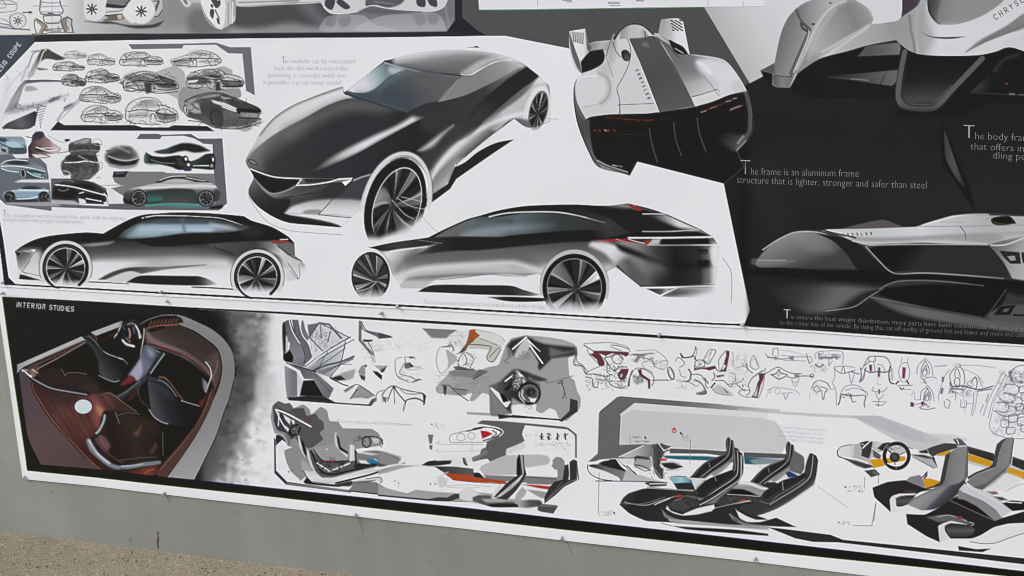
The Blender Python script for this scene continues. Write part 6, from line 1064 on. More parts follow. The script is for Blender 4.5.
# ---------------------------------------------------------------- pencil seat sketches with red accents
RED = (104, 54, 64)
at(575, 330, 8)
with part('red_accent_seat_sketch', 'pencil sketches of seats with dark red accents, left cluster', region='-10,100 450,80 760,150 740,420 640,520 400,500 130,480 -10,300'):
    S('75,100 180,98 300,95 420,130 440,170', 120, .6); S('75,110 150,160', 84, .8); S('100,150 120,190 200,270', 110, .7); S('290,115 350,120 430,145', 90, .7); S('290,130 370,160', 110, .6)
    F('150,160! 240,160 350,165 430,170! 435,190 410,205 380,190 300,180 250,200! 200,180! 235,235 240,270 215,285 195,275 180,230! 120,185! 150,180!', RED, f=.8)
    S('15,140 20,240 60,270 110,330', 90, .7); S('0,270 50,280 90,340 120,320 200,285', 90, .7); EL(345, 225, 42, 38, 0, 110, .7); S('240,220 290,200 340,185 385,230', 60, .8); S('240,220 280,280 320,320 360,290 420,290', 70, .8); scrib(240, 200, 390, 330, 34, 70, .8, .65, ln=6, flat=1.5, seed=131); S('260,260 260,330 300,350', 80, .7)
    F('375,305! 432,302! 425,340 400,390! 365,392 350,370 345,345', RED, f=.8); F('372,345! 385,345! 380,372! 362,368!', 220, f=.8)
    F('505,310! 535,305! 540,345 605,390! 605,462! 588,462! 585,400! 520,360!', RED, f=.8); S('455,330 500,300 560,310 620,350 635,400 620,440', 90, .7); S('465,320 440,380 430,440', 60, 1.0); F('455,325 465,330 445,370 440,440 425,445 430,400', (90, 60, 66), f=1, a=.8); E(510, 392, 38, 34, 0, 150, f=1.5, a=.6); scrib(470, 350, 560, 420, 24, 70, .8, .7, ln=5, flat=1.5, seed=132); L('620,396 740,394', 70, .9); S('530,300 590,310 630,340', 130, .6)
    S('90,350 160,345 240,360 300,350', 90, .7); S('90,370 140,380 150,440 180,450 190,400', 90, .8); scrib(100, 345, 410, 465, 70, 80, .8, .6, ln=6, flat=1.3, seed=133); S('180,390 260,400 300,440 380,460 410,440', 80, .8); S('200,345 300,400 400,400', 110, .6)
    S('450,195 500,190 560,200', 90, .8); F('460,190! 520,185 560,180 620,175 640,180! 560,195 530,215 490,255 475,240 500,205', 130, f=1, a=.8); S('490,160 570,155 645,155', 140, .5); scrib(470, 180, 640, 250, 20, 90, .8, .6, ln=6, seed=134); S('540,215 620,235 640,290', 80, .7); S('560,300 540,260 600,240 650,290 710,310 745,250 700,190 650,165', 140, .6); S('640,270 700,240 740,240', 130, .5); scrib(560, 240, 740, 310, 14, 130, .6, .5, ln=9, seed=135)
    L('5,130 5,270', 120, .6)
with part('red_accent_seat_sketch', 'pencil sketches of seats with dark red accents, right cluster', region='760,150 1020,100 1500,140 1530,330 1500,540 1250,560 960,520 740,420'):
    EL(770, 340, 22, 52, -20, 60, .9); EL(772, 345, 14, 40, -20, 130, .6); L('785,390 740,400', 120, .6)
    at(665, 330, 8)
    S('90,240 110,215 160,260 120,290', 110, .7); S('130,180 140,215 200,210 235,180 245,130', 70, .9); S('130,185 160,215 230,205', 90, 1.2); S('255,140 255,180 235,230', 110, .6); S('240,215 250,235', 80, 1.2); S('120,310 130,360 170,370', 120, .6); S('190,310 210,340 200,390 180,405', 70, 1.6, a=.6); S('100,400 180,410 250,440', 130, .6); scrib(100, 370, 330, 460, 30, 120, .6, .5, ln=9, seed=141)
    EL(280, 265, 40, 32, 0, 84, .8); F('235,280! 250,300 330,295! 400,280! 410,300 360,318! 300,305 235,318!', RED, f=.8); scrib(240, 235, 330, 300, 22, 100, .7, .6, ln=5, flat=1.5, seed=142); S('310,230 350,160 380,150 405,165 370,240 350,265 310,235', 90, .7); S('330,220 380,160', 130, .5); S('375,160 345,245', 140, .5)
    F('488,168! 515,165! 515,200 490,325! 440,325! 470,270 490,200', RED, f=.8); F('470,270 490,280 470,312 455,310', 215, f=.9); S('430,250 445,210 490,165 515,170', 84, .7); S('430,250 435,310', 100, .6); S('540,170 550,240 540,290', 160, .6); S('410,300 430,320 480,325', 90, .7); F('410,360! 470,352! 475,362! 420,375!', (90, 80, 96), f=1)
    S('210,350 280,350 320,400 330,440 350,460', 80, .7); S('390,340 400,370 380,400', 70, .9); S('320,380 350,420', 70, .9); S('240,390 290,420 320,460 330,500 280,510', 60, 1.0); F('255,495! 300,485! 325,470! 335,500! 300,512! 250,510!', (100, 98, 104), f=1, a=.8); L('370,455 400,420', 60, 1.5); F('380,460 430,430 500,470 550,510 480,520 410,500', 190, f=1.5, a=.9); F('470,462! 510,500! 495,498!', 90, f=1); S('400,400 470,400 520,450 545,440', 80, .7); S('500,430 560,420 620,400 630,380', 110, .6); scrib(500, 200, 660, 440, 56, 140, .6, .6, ln=9, flat=.9, seed=143); S('380,460 420,500 540,518', 140, .6); S('520,340 560,350 570,420 600,450', 110, .6); S('560,300 650,290 660,320', 130, .5)
    S('650,260 665,310 700,340', 80, .8); S('685,240 710,200 740,250 750,290 730,310 690,290 690,240', 120, .6); S('700,240 720,220 735,280', 150, .5)
    F('750,345! 795,340! 790,380 765,440 740,540! 690,535! 720,490 740,420 755,390', RED, f=.8); F('720,500! 745,440! 735,525! 705,525!', 205, f=.9); S('665,440 700,380 790,320', 70, .8); S('665,440 680,490 650,520', 90, .7); S('800,300 798,360 780,470 745,545', 110, .7); S('670,480 620,470 590,500 640,530 680,530', 110, .7); S('600,450 640,480', 100, .6); S('620,440 625,450', 80, 1)
# ---------------------------------------------------------------- blue pencil outlines
ST.pen = .82
B1, B2 = (118, 118, 136), (86, 84, 106)
at(765, 340, 8)
with part('outline_figure_sketches', 'rows of small violet pencil outlines of seat frames', region='-20,50 640,60 1300,120 1560,180 1500,600 800,560 -20,500'):
    S('60,120 65,70 100,65 105,125', B1, .7); S('20,135 80,140 140,150 190,140', B2, .8); S('0,100 20,130 60,140', B1, .7); E(85, 140, 14, 14, 0, 120, f=1.5, a=.7); S('140,120 240,125 320,130 370,130 375,170 350,180', B1, .6); F('195,130 230,128 228,155 198,150', B2, f=1, a=.7); S('330,110 345,150 355,180', B2, .9); S('150,160 240,160 320,162', B1, .6); S('110,75 240,90 320,120', (170, 168, 180), .5)
    S('0,270 60,230 110,212 160,240 220,262 290,265', B2, .8); S('50,275 90,265 110,235 130,260 180,275 150,295 110,310 80,290 50,275', B2, 1.1); E(110, 275, 16, 16, 0, 200, f=1); S('180,290 230,300 290,285 380,285', B2, .8); F('235,268 272,268 272,292 238,292', B2, f=1, a=.6); EL(375, 280, 14, 14, 0, B2, .8); S('215,310 220,330 260,330 270,305', B1, .7); S('220,340 245,370 255,345', B1, .6)
    S('20,400 60,380 110,375 200,390 250,400 275,430', B1, .6, a=.6); EL(100, 405, 20, 22, 0, B1, .6, a=.6); EL(38, 405, 12, 14, 0, B1, .6, a=.6); S('150,425 165,470 185,430', B1, .8, a=.7); S('130,420 220,415', B1, .6, a=.6); S('10,460 20,420', B1, .5, a=.5)
    S('400,140 410,100 450,85 560,80 620,95 618,190', B1, .6, a=.7); scrib(430, 105, 600, 150, 40, B2, 1.0, .6, ln=5, seed=151); S('430,110 440,140 600,130', B2, 1.0, a=.7); S('510,150 510,200 540,160', B1, .7); S('400,190 430,210 470,195', B2, 1.3); scrib(330, 180, 480, 240, 16, B1, .8, .5, ln=7, seed=152); F('440,235 500,225 480,250', 180, f=2, a=.6)
    S('375,380 400,330 450,320 500,340 520,380', B2, .8); S('390,380 420,360 440,400 410,410 390,390', B2, .8); S('450,370 500,390 480,420 470,470 455,440 460,400', B2, .8); scrib(380, 350, 510, 420, 16, B1, .8, .5, ln=5, flat=1.2, seed=153); S('520,390 555,388', B1, .6); S('360,420 358,480', B1, .5, a=.5)
    S('555,215 570,240 620,262 720,240', B2, .8); S('610,250 628,210 640,255', B2, .7); S('555,215 552,300 540,340 565,400 570,520', B1, .6); S('555,210 640,205 720,215', B1, .6); S('670,255 680,310 690,340 715,260', B1, .7); S('690,250 750,265', B2, .9)
    S('585,510 600,480 610,430 700,440 800,440 795,500 800,530', B2, 1.0); S('600,430 640,370 700,355 760,370 815,430', B1, .7); scrib(610, 425, 690, 455, 16, B2, 1.0, .6, ln=4, seed=154); S('690,450 700,490 720,485', B2, .9); S('605,450 590,510', B2, 1.1); S('640,400 720,380 780,400', B1, .6); S('770,400 820,410 810,450', B1, .5, a=.6)
    S('775,230 800,180 830,130 880,125 960,135 1000,180 1010,240', B2, .8); S('830,130 830,160 880,165 880,125', B1, .8); S('765,220 770,290 755,330 790,300 800,220', (104, 60, 96), 1.2); F('832,195! 855,192! 855,245! 838,248!', (120, 60, 84), f=1); F('905,215! 922,215! 918,290! 900,285!', (112, 80, 100), f=1); S('800,235 840,255 900,250 960,255 1000,240', B2, 1.2); S('870,165 880,250', B1, .8); S('800,200 830,170', B2, 1.0); S('900,190 940,200 960,250', B1, .7); S('905,290 900,350 925,350', B1, .5, a=.6); L('1000,210 990,270 1000,330 1030,345', (110, 64, 92), 1.4); F('1005,220 1024,230 1024,320 1005,310', (190, 170, 160), f=1, a=.7)
    F('905,390! 920,390! 918,425! 905,425!', (150, 60, 84), f=.8); S('870,370 860,400 940,405 975,375', B1, .7); S('885,420 910,470 950,430', B1, .7); S('860,490 970,490', B1, .7); S('880,510 930,520 960,500', B1, .7); S('910,470 905,520', B1, .7); E(905, 515, 10, 8, 0, B1, f=1.2, a=.6)
    at(896, 345, 8)
    S('45,100 40,135', B1, .6); S('92,100 95,135', B1, .6); S('40,150 20,200 30,250 50,290 90,280 110,220 95,150 70,135 40,150', (110, 124, 126), .7); F('50,172! 78,175! 70,262! 48,262!', (140, 56, 92), f=.9); L('0,305 20,285', (120, 50, 90), 1.6); L('85,280 100,305', (120, 50, 90), 1.6); S('10,318 130,318', B1, .8); L('30,335 45,350 62,338', (120, 50, 90), 1.2); S('60,350 120,350', B1, .5)
    for (x, y, s_) in ((232, 100, 1.0), (250, 320, .85)):
        S([(x, y), (x - 55 * s_, y + 60 * s_), (x - 70 * s_, y + 130 * s_)] and '%f,%f %f,%f %f,%f' % (x, y, x - 55 * s_, y + 60 * s_, x - 65 * s_, y + 130 * s_), B1, .7); S('%f,%f %f,%f %f,%f' % (x, y, x + 50 * s_, y + 60 * s_, x + 62 * s_, y + 140 * s_), B1, .7)
        S('%f,%f %f,%f %f,%f' % (x, y + 20, x - 30 * s_, y + 80 * s_, x - 34 * s_, y + 150 * s_), B2, .8); S('%f,%f %f,%f %f,%f' % (x, y + 20, x + 30 * s_, y + 80 * s_, x + 32 * s_, y + 130 * s_), B2, .8); S('%f,%f %f,%f %f,%f' % (x - 15, y + 110 * s_, x + 5, y + 60 * s_, x + 18, y + 110 * s_), B2, .7)
        EL(x - 5, y + 115 * s_, 18 * s_, 30 * s_, 0, B1, .7); S('%f,%f %f,%f' % (x - 25, y + 160 * s_, x + 10, y + 200 * s_), B2, .8); scrib(x - 30, y + 80 * s_, x + 25, y + 200 * s_, 12, B2, .7, .6, ln=5, flat=1.4, seed=int(x))
    F('115,452! 140,455! 142,488! 115,488!', (104, 50, 96), f=.8); E(210, 462, 12, 14, 0, (104, 50, 96), f=.9); L('140,470 200,465', B1, .6); S('150,380 150,430 200,430', B1, .5); S('240,470 190,500 250,510 310,500', B2, .8); S('240,255 290,250 325,262', B1, .7); S('140,360 120,400', (170, 168, 180), .9)
    S('310,165 400,160', (150, 150, 164), 1.2, a=.7); S('500,160 640,160 790,180', B1, .5, a=.7); S('470,165 480,150 515,150 515,170', B1, .6)
    S('440,300 430,230 480,175 520,180 545,240 545,310', B2, .8); S('470,250 470,210 490,185 510,230 510,260', B2, .8); EL(488, 290, 22, 34, 0, B2, .8); S('430,300 460,330 520,320 570,330', B2, 1.4); S('425,380 440,345 520,350 540,360', B2, 1.1); scrib(430, 300, 620, 400, 46, B2, .8, .6, ln=7, flat=.8, seed=157); S('600,300 630,250 645,290 640,340', B2, .9); S('600,330 570,300 640,255', B1, .7); S('570,330 660,350 770,325', B2, 1.3); S('650,362 765,345', B2, 1.0); S('545,190 640,230 700,300', B1, .5, a=.7); S('660,250 690,330', B1, .6)
    S('430,190 380,260 340,400 340,440', B1, .6, a=.7); F('365,250! 382,250! 380,290! 365,290!', B2, f=1, a=.8); F('360,340! 380,340! 370,385! 352,385!', B2, f=1, a=.8); S('385,440 390,490 420,500 430,450 400,430', B1, .8, a=.7); S('520,430 520,490 560,490 560,440', B1, .8, a=.7); S('475,380 475,440', B1, .6); S('620,380 620,450 600,550', B1, .7); S('650,370 630,500 610,560', B1, .6); S('540,400 550,540', B1, .5, a=.6); S('560,465 610,465', B1, .5); scrib(560, 360, 640, 420, 14, B1, .8, .5, ln=4, flat=1.5, seed=158)
with part('dashboard_layout_sketch', 'violet pencil cloud of a rounded dashboard at the right edge', region='700,560 860,200 1000,120 1300,120 1300,900 760,900'):
    S('850,215 800,320 740,440 700,560', B1, .6, a=.7); S('880,230 820,340 770,450 735,580', B1, .6); S('900,240 850,330 790,440 760,560', B1, .5); S('740,390 715,450', B2, .9, a=.6); S('700,470 670,530', B1, .8, a=.6)
    S('900,220 960,170 1040,155 1150,160', B2, .8); S('760,560 745,640 780,700 900,740 1100,740', B1, .6)
    F('905,200! 930,210! 920,235! 940,270! 920,280! 900,240!', (92, 88, 130), f=1.5, a=.8); F('980,285 1010,280 1012,300 985,300', (84, 82, 110), f=1.5, a=.8)
    S('860,350 880,310 940,310 980,340 960,390 900,380', B2, .8); F('820,400! 850,440 900,450 940,440! 935,460 880,462 830,430', (120, 118, 140), f=1.5, a=.8); S('800,460 860,455 900,480 880,530 800,520', B2, .8); S('860,380 940,400 950,440', B2, .8); S('940,400 1000,420 1000,480 950,490', B2, .7); S('780,520 860,560 950,560 1000,540', B2, .8); S('900,480 960,500 940,550', B1, .8)
    scrib(820, 200, 1180, 640, 240, B1, .8, .55, ln=7, flat=1.2, seed=160); scrib(900, 200, 1100, 300, 40, B2, .9, .6, ln=6, flat=1.4, seed=161); scrib(780, 500, 1180, 720, 120, B1, .8, .5, ln=7, flat=1.2, seed=162)
    for x, y, w, h in ((985, 330, 60, 40), (1000, 380, 50, 46), (960, 470, 50, 40), (1010, 500, 50, 40), (900, 560, 60, 44), (970, 580, 60, 46), (840, 600, 50, 44), (1000, 640, 50, 40), (880, 660, 60, 40)):
        S([(0, 0)] and '%d,%d %d,%d %d,%d %d,%d %d,%d' % (x, y, x + w, y - 8, x + w + 6, y + h, x + 4, y + h + 6, x, y), B2, .7, a=.7)
# ---------------------------------------------------------------- cockpit panels, lower right
at(580, 390, 8)
with part('frame_panel', 'grey framed panel with a pale grey picture field'):
    R('155,185! 165,160 300,52 330,46 1130,112 1500,150 1560,160 1560,166 1490,172 1130,150 440,97 330,185 318,432 500,425 700,440 720,480 420,560 300,560 70,566 145,500', (112, 106, 107), f=.6)
    F('320,190 440,98 1130,150 1500,176! 1500,250 1130,195 470,150 345,210', 216, f=.8, sm=0)
    R('335,200 420,150 1130,196 1470,222 1568,248 1672,408 1608,500 1560,500 720,455 700,425 500,425 322,430', (200, 200, 200), f=.8)
    L('155,185 300,52 330,46 700,76 1130,112', (70, 64, 100), .7, a=.7, sm=0)
    F('700,70 1600,150 1600,172 1130,150 700,118', 196, f=1, sm=0, g=(760, 0, 1560, 0, [(0, 190, 0), (1, 196, 1)]))
    at(768, 384, 4)
    F('-120,96! 0,104! 330,124 430,124! 640,210! 1300,420! 1300,450! 560,250! 350,135 200,128 0,114! -120,103', (190, 190, 194), f=.9, a=.85, sm=0)
    F('330,124! 450,126! 560,166 700,220! 640,232 560,220! 440,172!', (184, 184, 190), f=1, a=.9)
    F('620,196 740,200 800,220 760,232 640,232', 196, f=2, a=.7)
with part('grey_cockpit_drawing', 'dark grey cockpit seats with thin white piping and teal floor band', region='50,560 160,540 420,440 560,410 760,420 900,500 1100,380 1240,330 1330,480 1620,380 1740,400 1860,500 1920,540 1700,900 1560,1150 1480,1100 700,1060 300,900 320,800 420,740 80,650'):
    at(580, 440, 8)
    R('720,62 1020,75 1170,85 1300,100 1290,140 1020,105 720,100', (96, 90, 90), f=.7); R('1312,92 1700,108 1780,118 1770,155 1690,145 1310,130', (96, 90, 90), f=.7)
    R('660,118 1020,125 1170,140 1300,140 1250,175 1020,158 800,150 690,140', (40, 100, 118), f=.9); R('1312,128 1600,148 1690,155 1600,180 1400,190 1320,185', (44, 90, 110), f=.9)
    R('320,32 480,30 500,40 320,128 100,140 150,100 145,40', (112, 106, 107), f=.6, a=.001)
    # nose console
    F('65,190! 160,150 230,145 300,140 380,240! 455,270! 350,320! 240,320 130,290 70,240', (226, 226, 226), f=.6); L('66,190 70,240 110,280 180,308 260,318', 40, .8); F('65,188! 150,188 260,205 380,245 440,275! 330,325! 310,290 200,240 80,205!', (126, 122, 120), f=.7, g=(100, 0, 440, 0, [(0, 60), (.3, 110), (1, 140)]))
    F('150,185! 200,152 300,145! 340,200 385,250 330,235 230,210', 44, f=.8); L('70,190 150,165 230,150', 236, 1.6, a=.8); L('300,150 345,210 440,272', 235, 1.5); L('310,150 360,200 460,265', 44, .9)
    F('315,128! 440,70 510,36 560,30 600,45! 590,120! 540,135 450,130 380,135', (180, 180, 184), f=.8, g=(330, 0, 590, 0, [(0, 196), (.5, 176), (1, 120)])); L('316,128 510,38', 220, 1, sm=0)
    F('440,130! 460,120 560,135! 570,180 440,190', 60, f=1); F('430,185! 460,140 560,150 580,200 540,230 460,210', 170, f=1); S('440,190 500,200 560,230', 50, 1.0); S('470,145 550,150', 90, .8); F('380,200! 450,260 600,310! 680,330! 340,322!', (186, 184, 188), f=1)
    F('300,140! 440,140! 430,190 380,190 340,190', 218, f=1); L('390,195 470,270', 232, 1.2, sm=0); L('380,200 450,268', 50, .9, sm=0); S('440,205 520,240 570,235', 70, .9)
    F('570,30! 650,22 735,48! 690,80! 660,130 640,200 670,230 675,300 640,300 600,250 575,130', (92, 86, 84), f=1, g=(570, 0, 690, 0, [(0, 110), (.5, 70), (1, 100)])); L('635,25 672,78 735,50', 232, 1.3, sm=0); L('580,60 590,200 650,290', 150, .8); F('640,30! 730,48! 680,72!', 84, f=.8); L('670,240 672,300', 200, 1, f=.6); scrib(570, 40, 680, 280, 20, 40, 1, .5, ln=7, flat=1.4, seed=171)
    F('635,140! 700,145! 690,160! 650,160!', (196, 62, 50), f=.8); F('650,180! 720,175 780,180 825,210! 740,230 680,210', 50, f=1); F('740,165! 800,190! 770,200!', 90, f=.8); L('660,172 740,168 800,195', 190, .9); F('690,225 830,232! 700,240', 160, f=1, a=.8)
    L('130,320 480,325 690,335', (90, 86, 120), 1.0); F('520,340! 560,325 700,335! 690,360! 570,368!', 70, f=.9); L('560,345 690,342', 210, 1)
    F('700,290! 780,275 900,300! 1000,285! 1020,320! 940,390! 900,325!', 190, f=1); F('715,300! 840,290 895,320! 900,330! 750,340!', (120, 180, 186), f=.9, g=(720, 0, 900, 0, [(0, (100, 160, 170)), (.5, (150, 200, 204)), (1, (90, 130, 140))])); F('750,340! 895,330! 925,395! 780,390!', (52, 66, 82), f=.8, g=(0, 330, 0, 395, [(0, (60, 90, 130)), (.3, (40, 52, 60)), (1, 50)])); L('730,290 860,285', 110, .8); F('900,325! 950,330 1000,325 935,390!', (176, 172, 164), f=1)
    L('860,283 1010,283', 226, 1.4); L('880,320 1020,322', (90, 90, 130), .9)
    # base shell
    F('320,510! 345,460 390,420 500,385 560,380 780,395 920,400! 1100,300! 1240,330 1560,330! 1620,380 1500,520 1300,560 1480,620 1590,690 1300,690 900,660 540,640 400,580', (48, 44, 44), f=.8, g=(330, 430, 700, 640, [(0, (70, 66, 66)), (.3, (46, 43, 43)), (1, (54, 50, 50))]))
    L('360,490 520,515 640,480 760,445', 190, .9, a=.8); L('340,500 420,505 520,500 680,450', 110, .8); L('540,370 700,385 920,405', 150, 1); F('740,445! 800,430! 840,445! 780,455!', (150, 72, 52), f=1); L('600,510 720,460', 200, 1.0)
    F('700,520! 760,470 870,440 930,460! 880,540 830,565 740,545', (80, 74, 74), f=1.5, a=.8); L('760,480 850,450', 120, .8)
    F('700,520! 730,560 820,590 900,580! 1000,540! 1090,540! 1040,580 940,600 830,600 750,580 690,545', 226, f=.9)
    at(690, 460, 8)
    # seat, rear left
    def seat(dx, dy, sc=1.0, back=1):
        q = lambda s: ' '.join('%.1f,%.1f%s' % (dx + float(t.rstrip('!').split(',')[0]) * sc, dy + float(t.rstrip('!').split(',')[1]) * sc, '!' if t.endswith('!') else '') for t in s.split())
        F(q('0,300! 60,230 110,185 160,155 240,125 275,110 290,80! 285,20 295,-15 310,-20 325,0! 345,5 355,60! 352,120 330,160 260,215 170,270 120,305'), (62, 56, 58), f=.7)
        F(q('20,290! 110,205 170,165 250,130 285,110 300,90! 310,110 250,170 150,230 60,300'), (46, 42, 44), f=1); L(q('30,285 110,190 170,158 275,115'), 130, .7, a=.7)
        L(q('85,300 170,230 260,165 305,115 318,60 322,0'), 150, .8); L(q('120,300 200,245 290,185 338,135 345,70 345,10'), 140, .8); L(q('100,300 180,240 280,170 328,125 332,60 334,5'), 26, 1.2)
        L(q('298,0 300,80 285,115'), 110, .8, a=.8); L(q('150,180 160,215'), 150, .7, a=.8); F(q('160,270! 240,225 330,160 352,130! 345,165 280,230 200,290'), (130, 126, 124), f=1.5, a=.8); L(q('298,-12 310,-20 322,-5'), 120, .8)
    F('480,0 600,-20 830,-10 900,60 870,120 700,160', 205, f=1.5, a=.5); F('0,125! 160,120! 60,200! 40,215!', 206, f=.8)
    seat(2, -165); seat(470, -130, 1.04)
    F('800,20! 830,-80 910,-30 915,60 890,110! 800,80', (112, 104, 104), f=1); F('765,100! 790,80! 860,115! 850,128! 790,135!', (40, 62, 104), f=.9)
    # tunnel arch
    F('340,215! 400,175 470,165 560,190 640,225! 580,290! 540,275 480,245 420,230 350,235', (164, 160, 156), f=1, g=(0, 165, 0, 280, [(0, 215), (.4, 150), (1, 160)])); L('390,175 480,185 560,215 620,225', 228, 2.2, f=1, a=.9); F('350,225! 430,230 520,275! 420,275 320,262', 30, f=1); L('300,268 420,275 560,285', 170, .9); F('190,340! 260,290 330,275 500,290 560,310 480,340 300,370', (70, 62, 62), f=1.2); F('390,320! 440,305! 470,318! 420,330!', (160, 72, 44), f=1); L('205,378 330,350 480,320', 205, 1.0)
    F('200,380! 330,350 500,330 540,440! 480,450 380,390 330,420 180,400', (52, 46, 48), f=1); scrib(300, 290, 560, 360, 16, 150, .8, .5, ln=6, seed=172)
    # front left seat
    F('50,230! 100,180 160,140 280,95 340,70! 350,0 350,-90 365,-105 385,-95! 400,-70! 415,-60! 430,-10 425,100! 400,150 340,200 260,260 190,310 130,355 50,375! -30,350 -60,300', (60, 54, 56), f=.7); F('60,230! 150,150 280,95 345,75! 350,110 280,160 160,240 100,300 60,290', (44, 40, 42), f=1)
    L('70,310 110,305 220,230 340,150 380,100 385,0 380,-80', 170, .9); L('80,355 180,300 300,220 395,150 410,90 410,-40', 190, 1.0); L('90,320 200,255 340,165 395,110 398,0', 24, 1.4); L('200,130 210,160', 150, .7); L('-30,280 60,295 110,300', 130, .9, a=.8); L('355,-90 362,60 350,80', 130, .8); L('420,-40 428,60 415,110', 120, .8)
    F('120,350! 200,300 300,230 400,150! 380,180 330,225 250,290 200,340!', (128, 124, 122), f=1.4); scrib(-60, 270, 80, 360, 18, 120, .9, .5, ln=7, seed=173)
    F('-40,420! 60,380 195,350! 200,380! 150,410 50,430 -60,440', 228, f=.9) 
    # front right seat
    F('570,280! 600,240 680,190 760,150 880,115 915,90! 930,10 955,-55 975,-60 1010,-40! 1025,0 1010,120! 985,190 900,250 800,320 700,380 600,420 530,440! 460,425 400,380 440,350 520,340', (64, 58, 62), f=.7); F('590,270! 640,220 740,160 880,118 920,95! 930,130 820,190 700,250 600,310', (48, 43, 46), f=1)
    L('640,350 720,300 860,215 950,140 975,60 985,-40', 160, .9); L('560,320 640,340 700,280 840,200 920,140', 120, .7); L('740,170 745,230', 170, .7); F('700,360 840,280 960,190 1000,130! 990,190 900,255 780,335 640,400 540,435', (112, 104, 102), f=2, a=.7); L('915,90 930,10 955,-55', 190, .8, a=.7)
    F('365,385! 380,400 450,440 530,470 640,470 690,455! 680,470 600,500 480,500 400,460', 226, f=.9)
    # base edge
    F('690,455! 850,530! 700,530 500,520 420,490! 560,490', 50, f=.8); F('190,400! 330,430 420,500 500,520 300,520 0,480 -150,450 -60,440 60,430', (52, 46, 46), f=1); L('320,430 380,470 440,500 560,520 690,530', 140, 1.6, f=1, a=.8)
    F('-170,465! 0,480! 300,512! 560,520 860,532! 700,545 420,540! 0,505! -160,480', 222, f=.7)
    at(512, 432, 4)
    F('430,285! 440,250 450,235! 450,300! 540,360! 640,378! 600,372 540,358!', 60, f=.6, a=.0)
    F('596,360! 640,372 760,380 900,388 1024,404! 1024,412 860,400 700,386', 44, f=.8)
    F('600,305! 625,330 680,350 800,360 1024,380 1024,388 800,372 660,362 610,335', 150, f=1, a=.8)
    F('872,322! 895,350 950,368 1024,372 1024,380 940,378 880,345', 150, f=1, a=.8)
L('690,442 690,487', 140, .5) if 0 else None
at(512, 432, 4)
L('350,160 347,320', 120, .5); L('715,30 712,124', 130, .5); L('474,10 474,45', 140, .5)
at(580, 390, 8)
L('755,298 755,320', (150, 44, 50), 1.2); L(ellipse(755, 318, 16, 17, 0, 20, -60, 240), (190, 70, 76), 1.1, sm=0)
L('805,336 815,346', 50, 1.6); L('522,368 528,382', 60, 1.4)
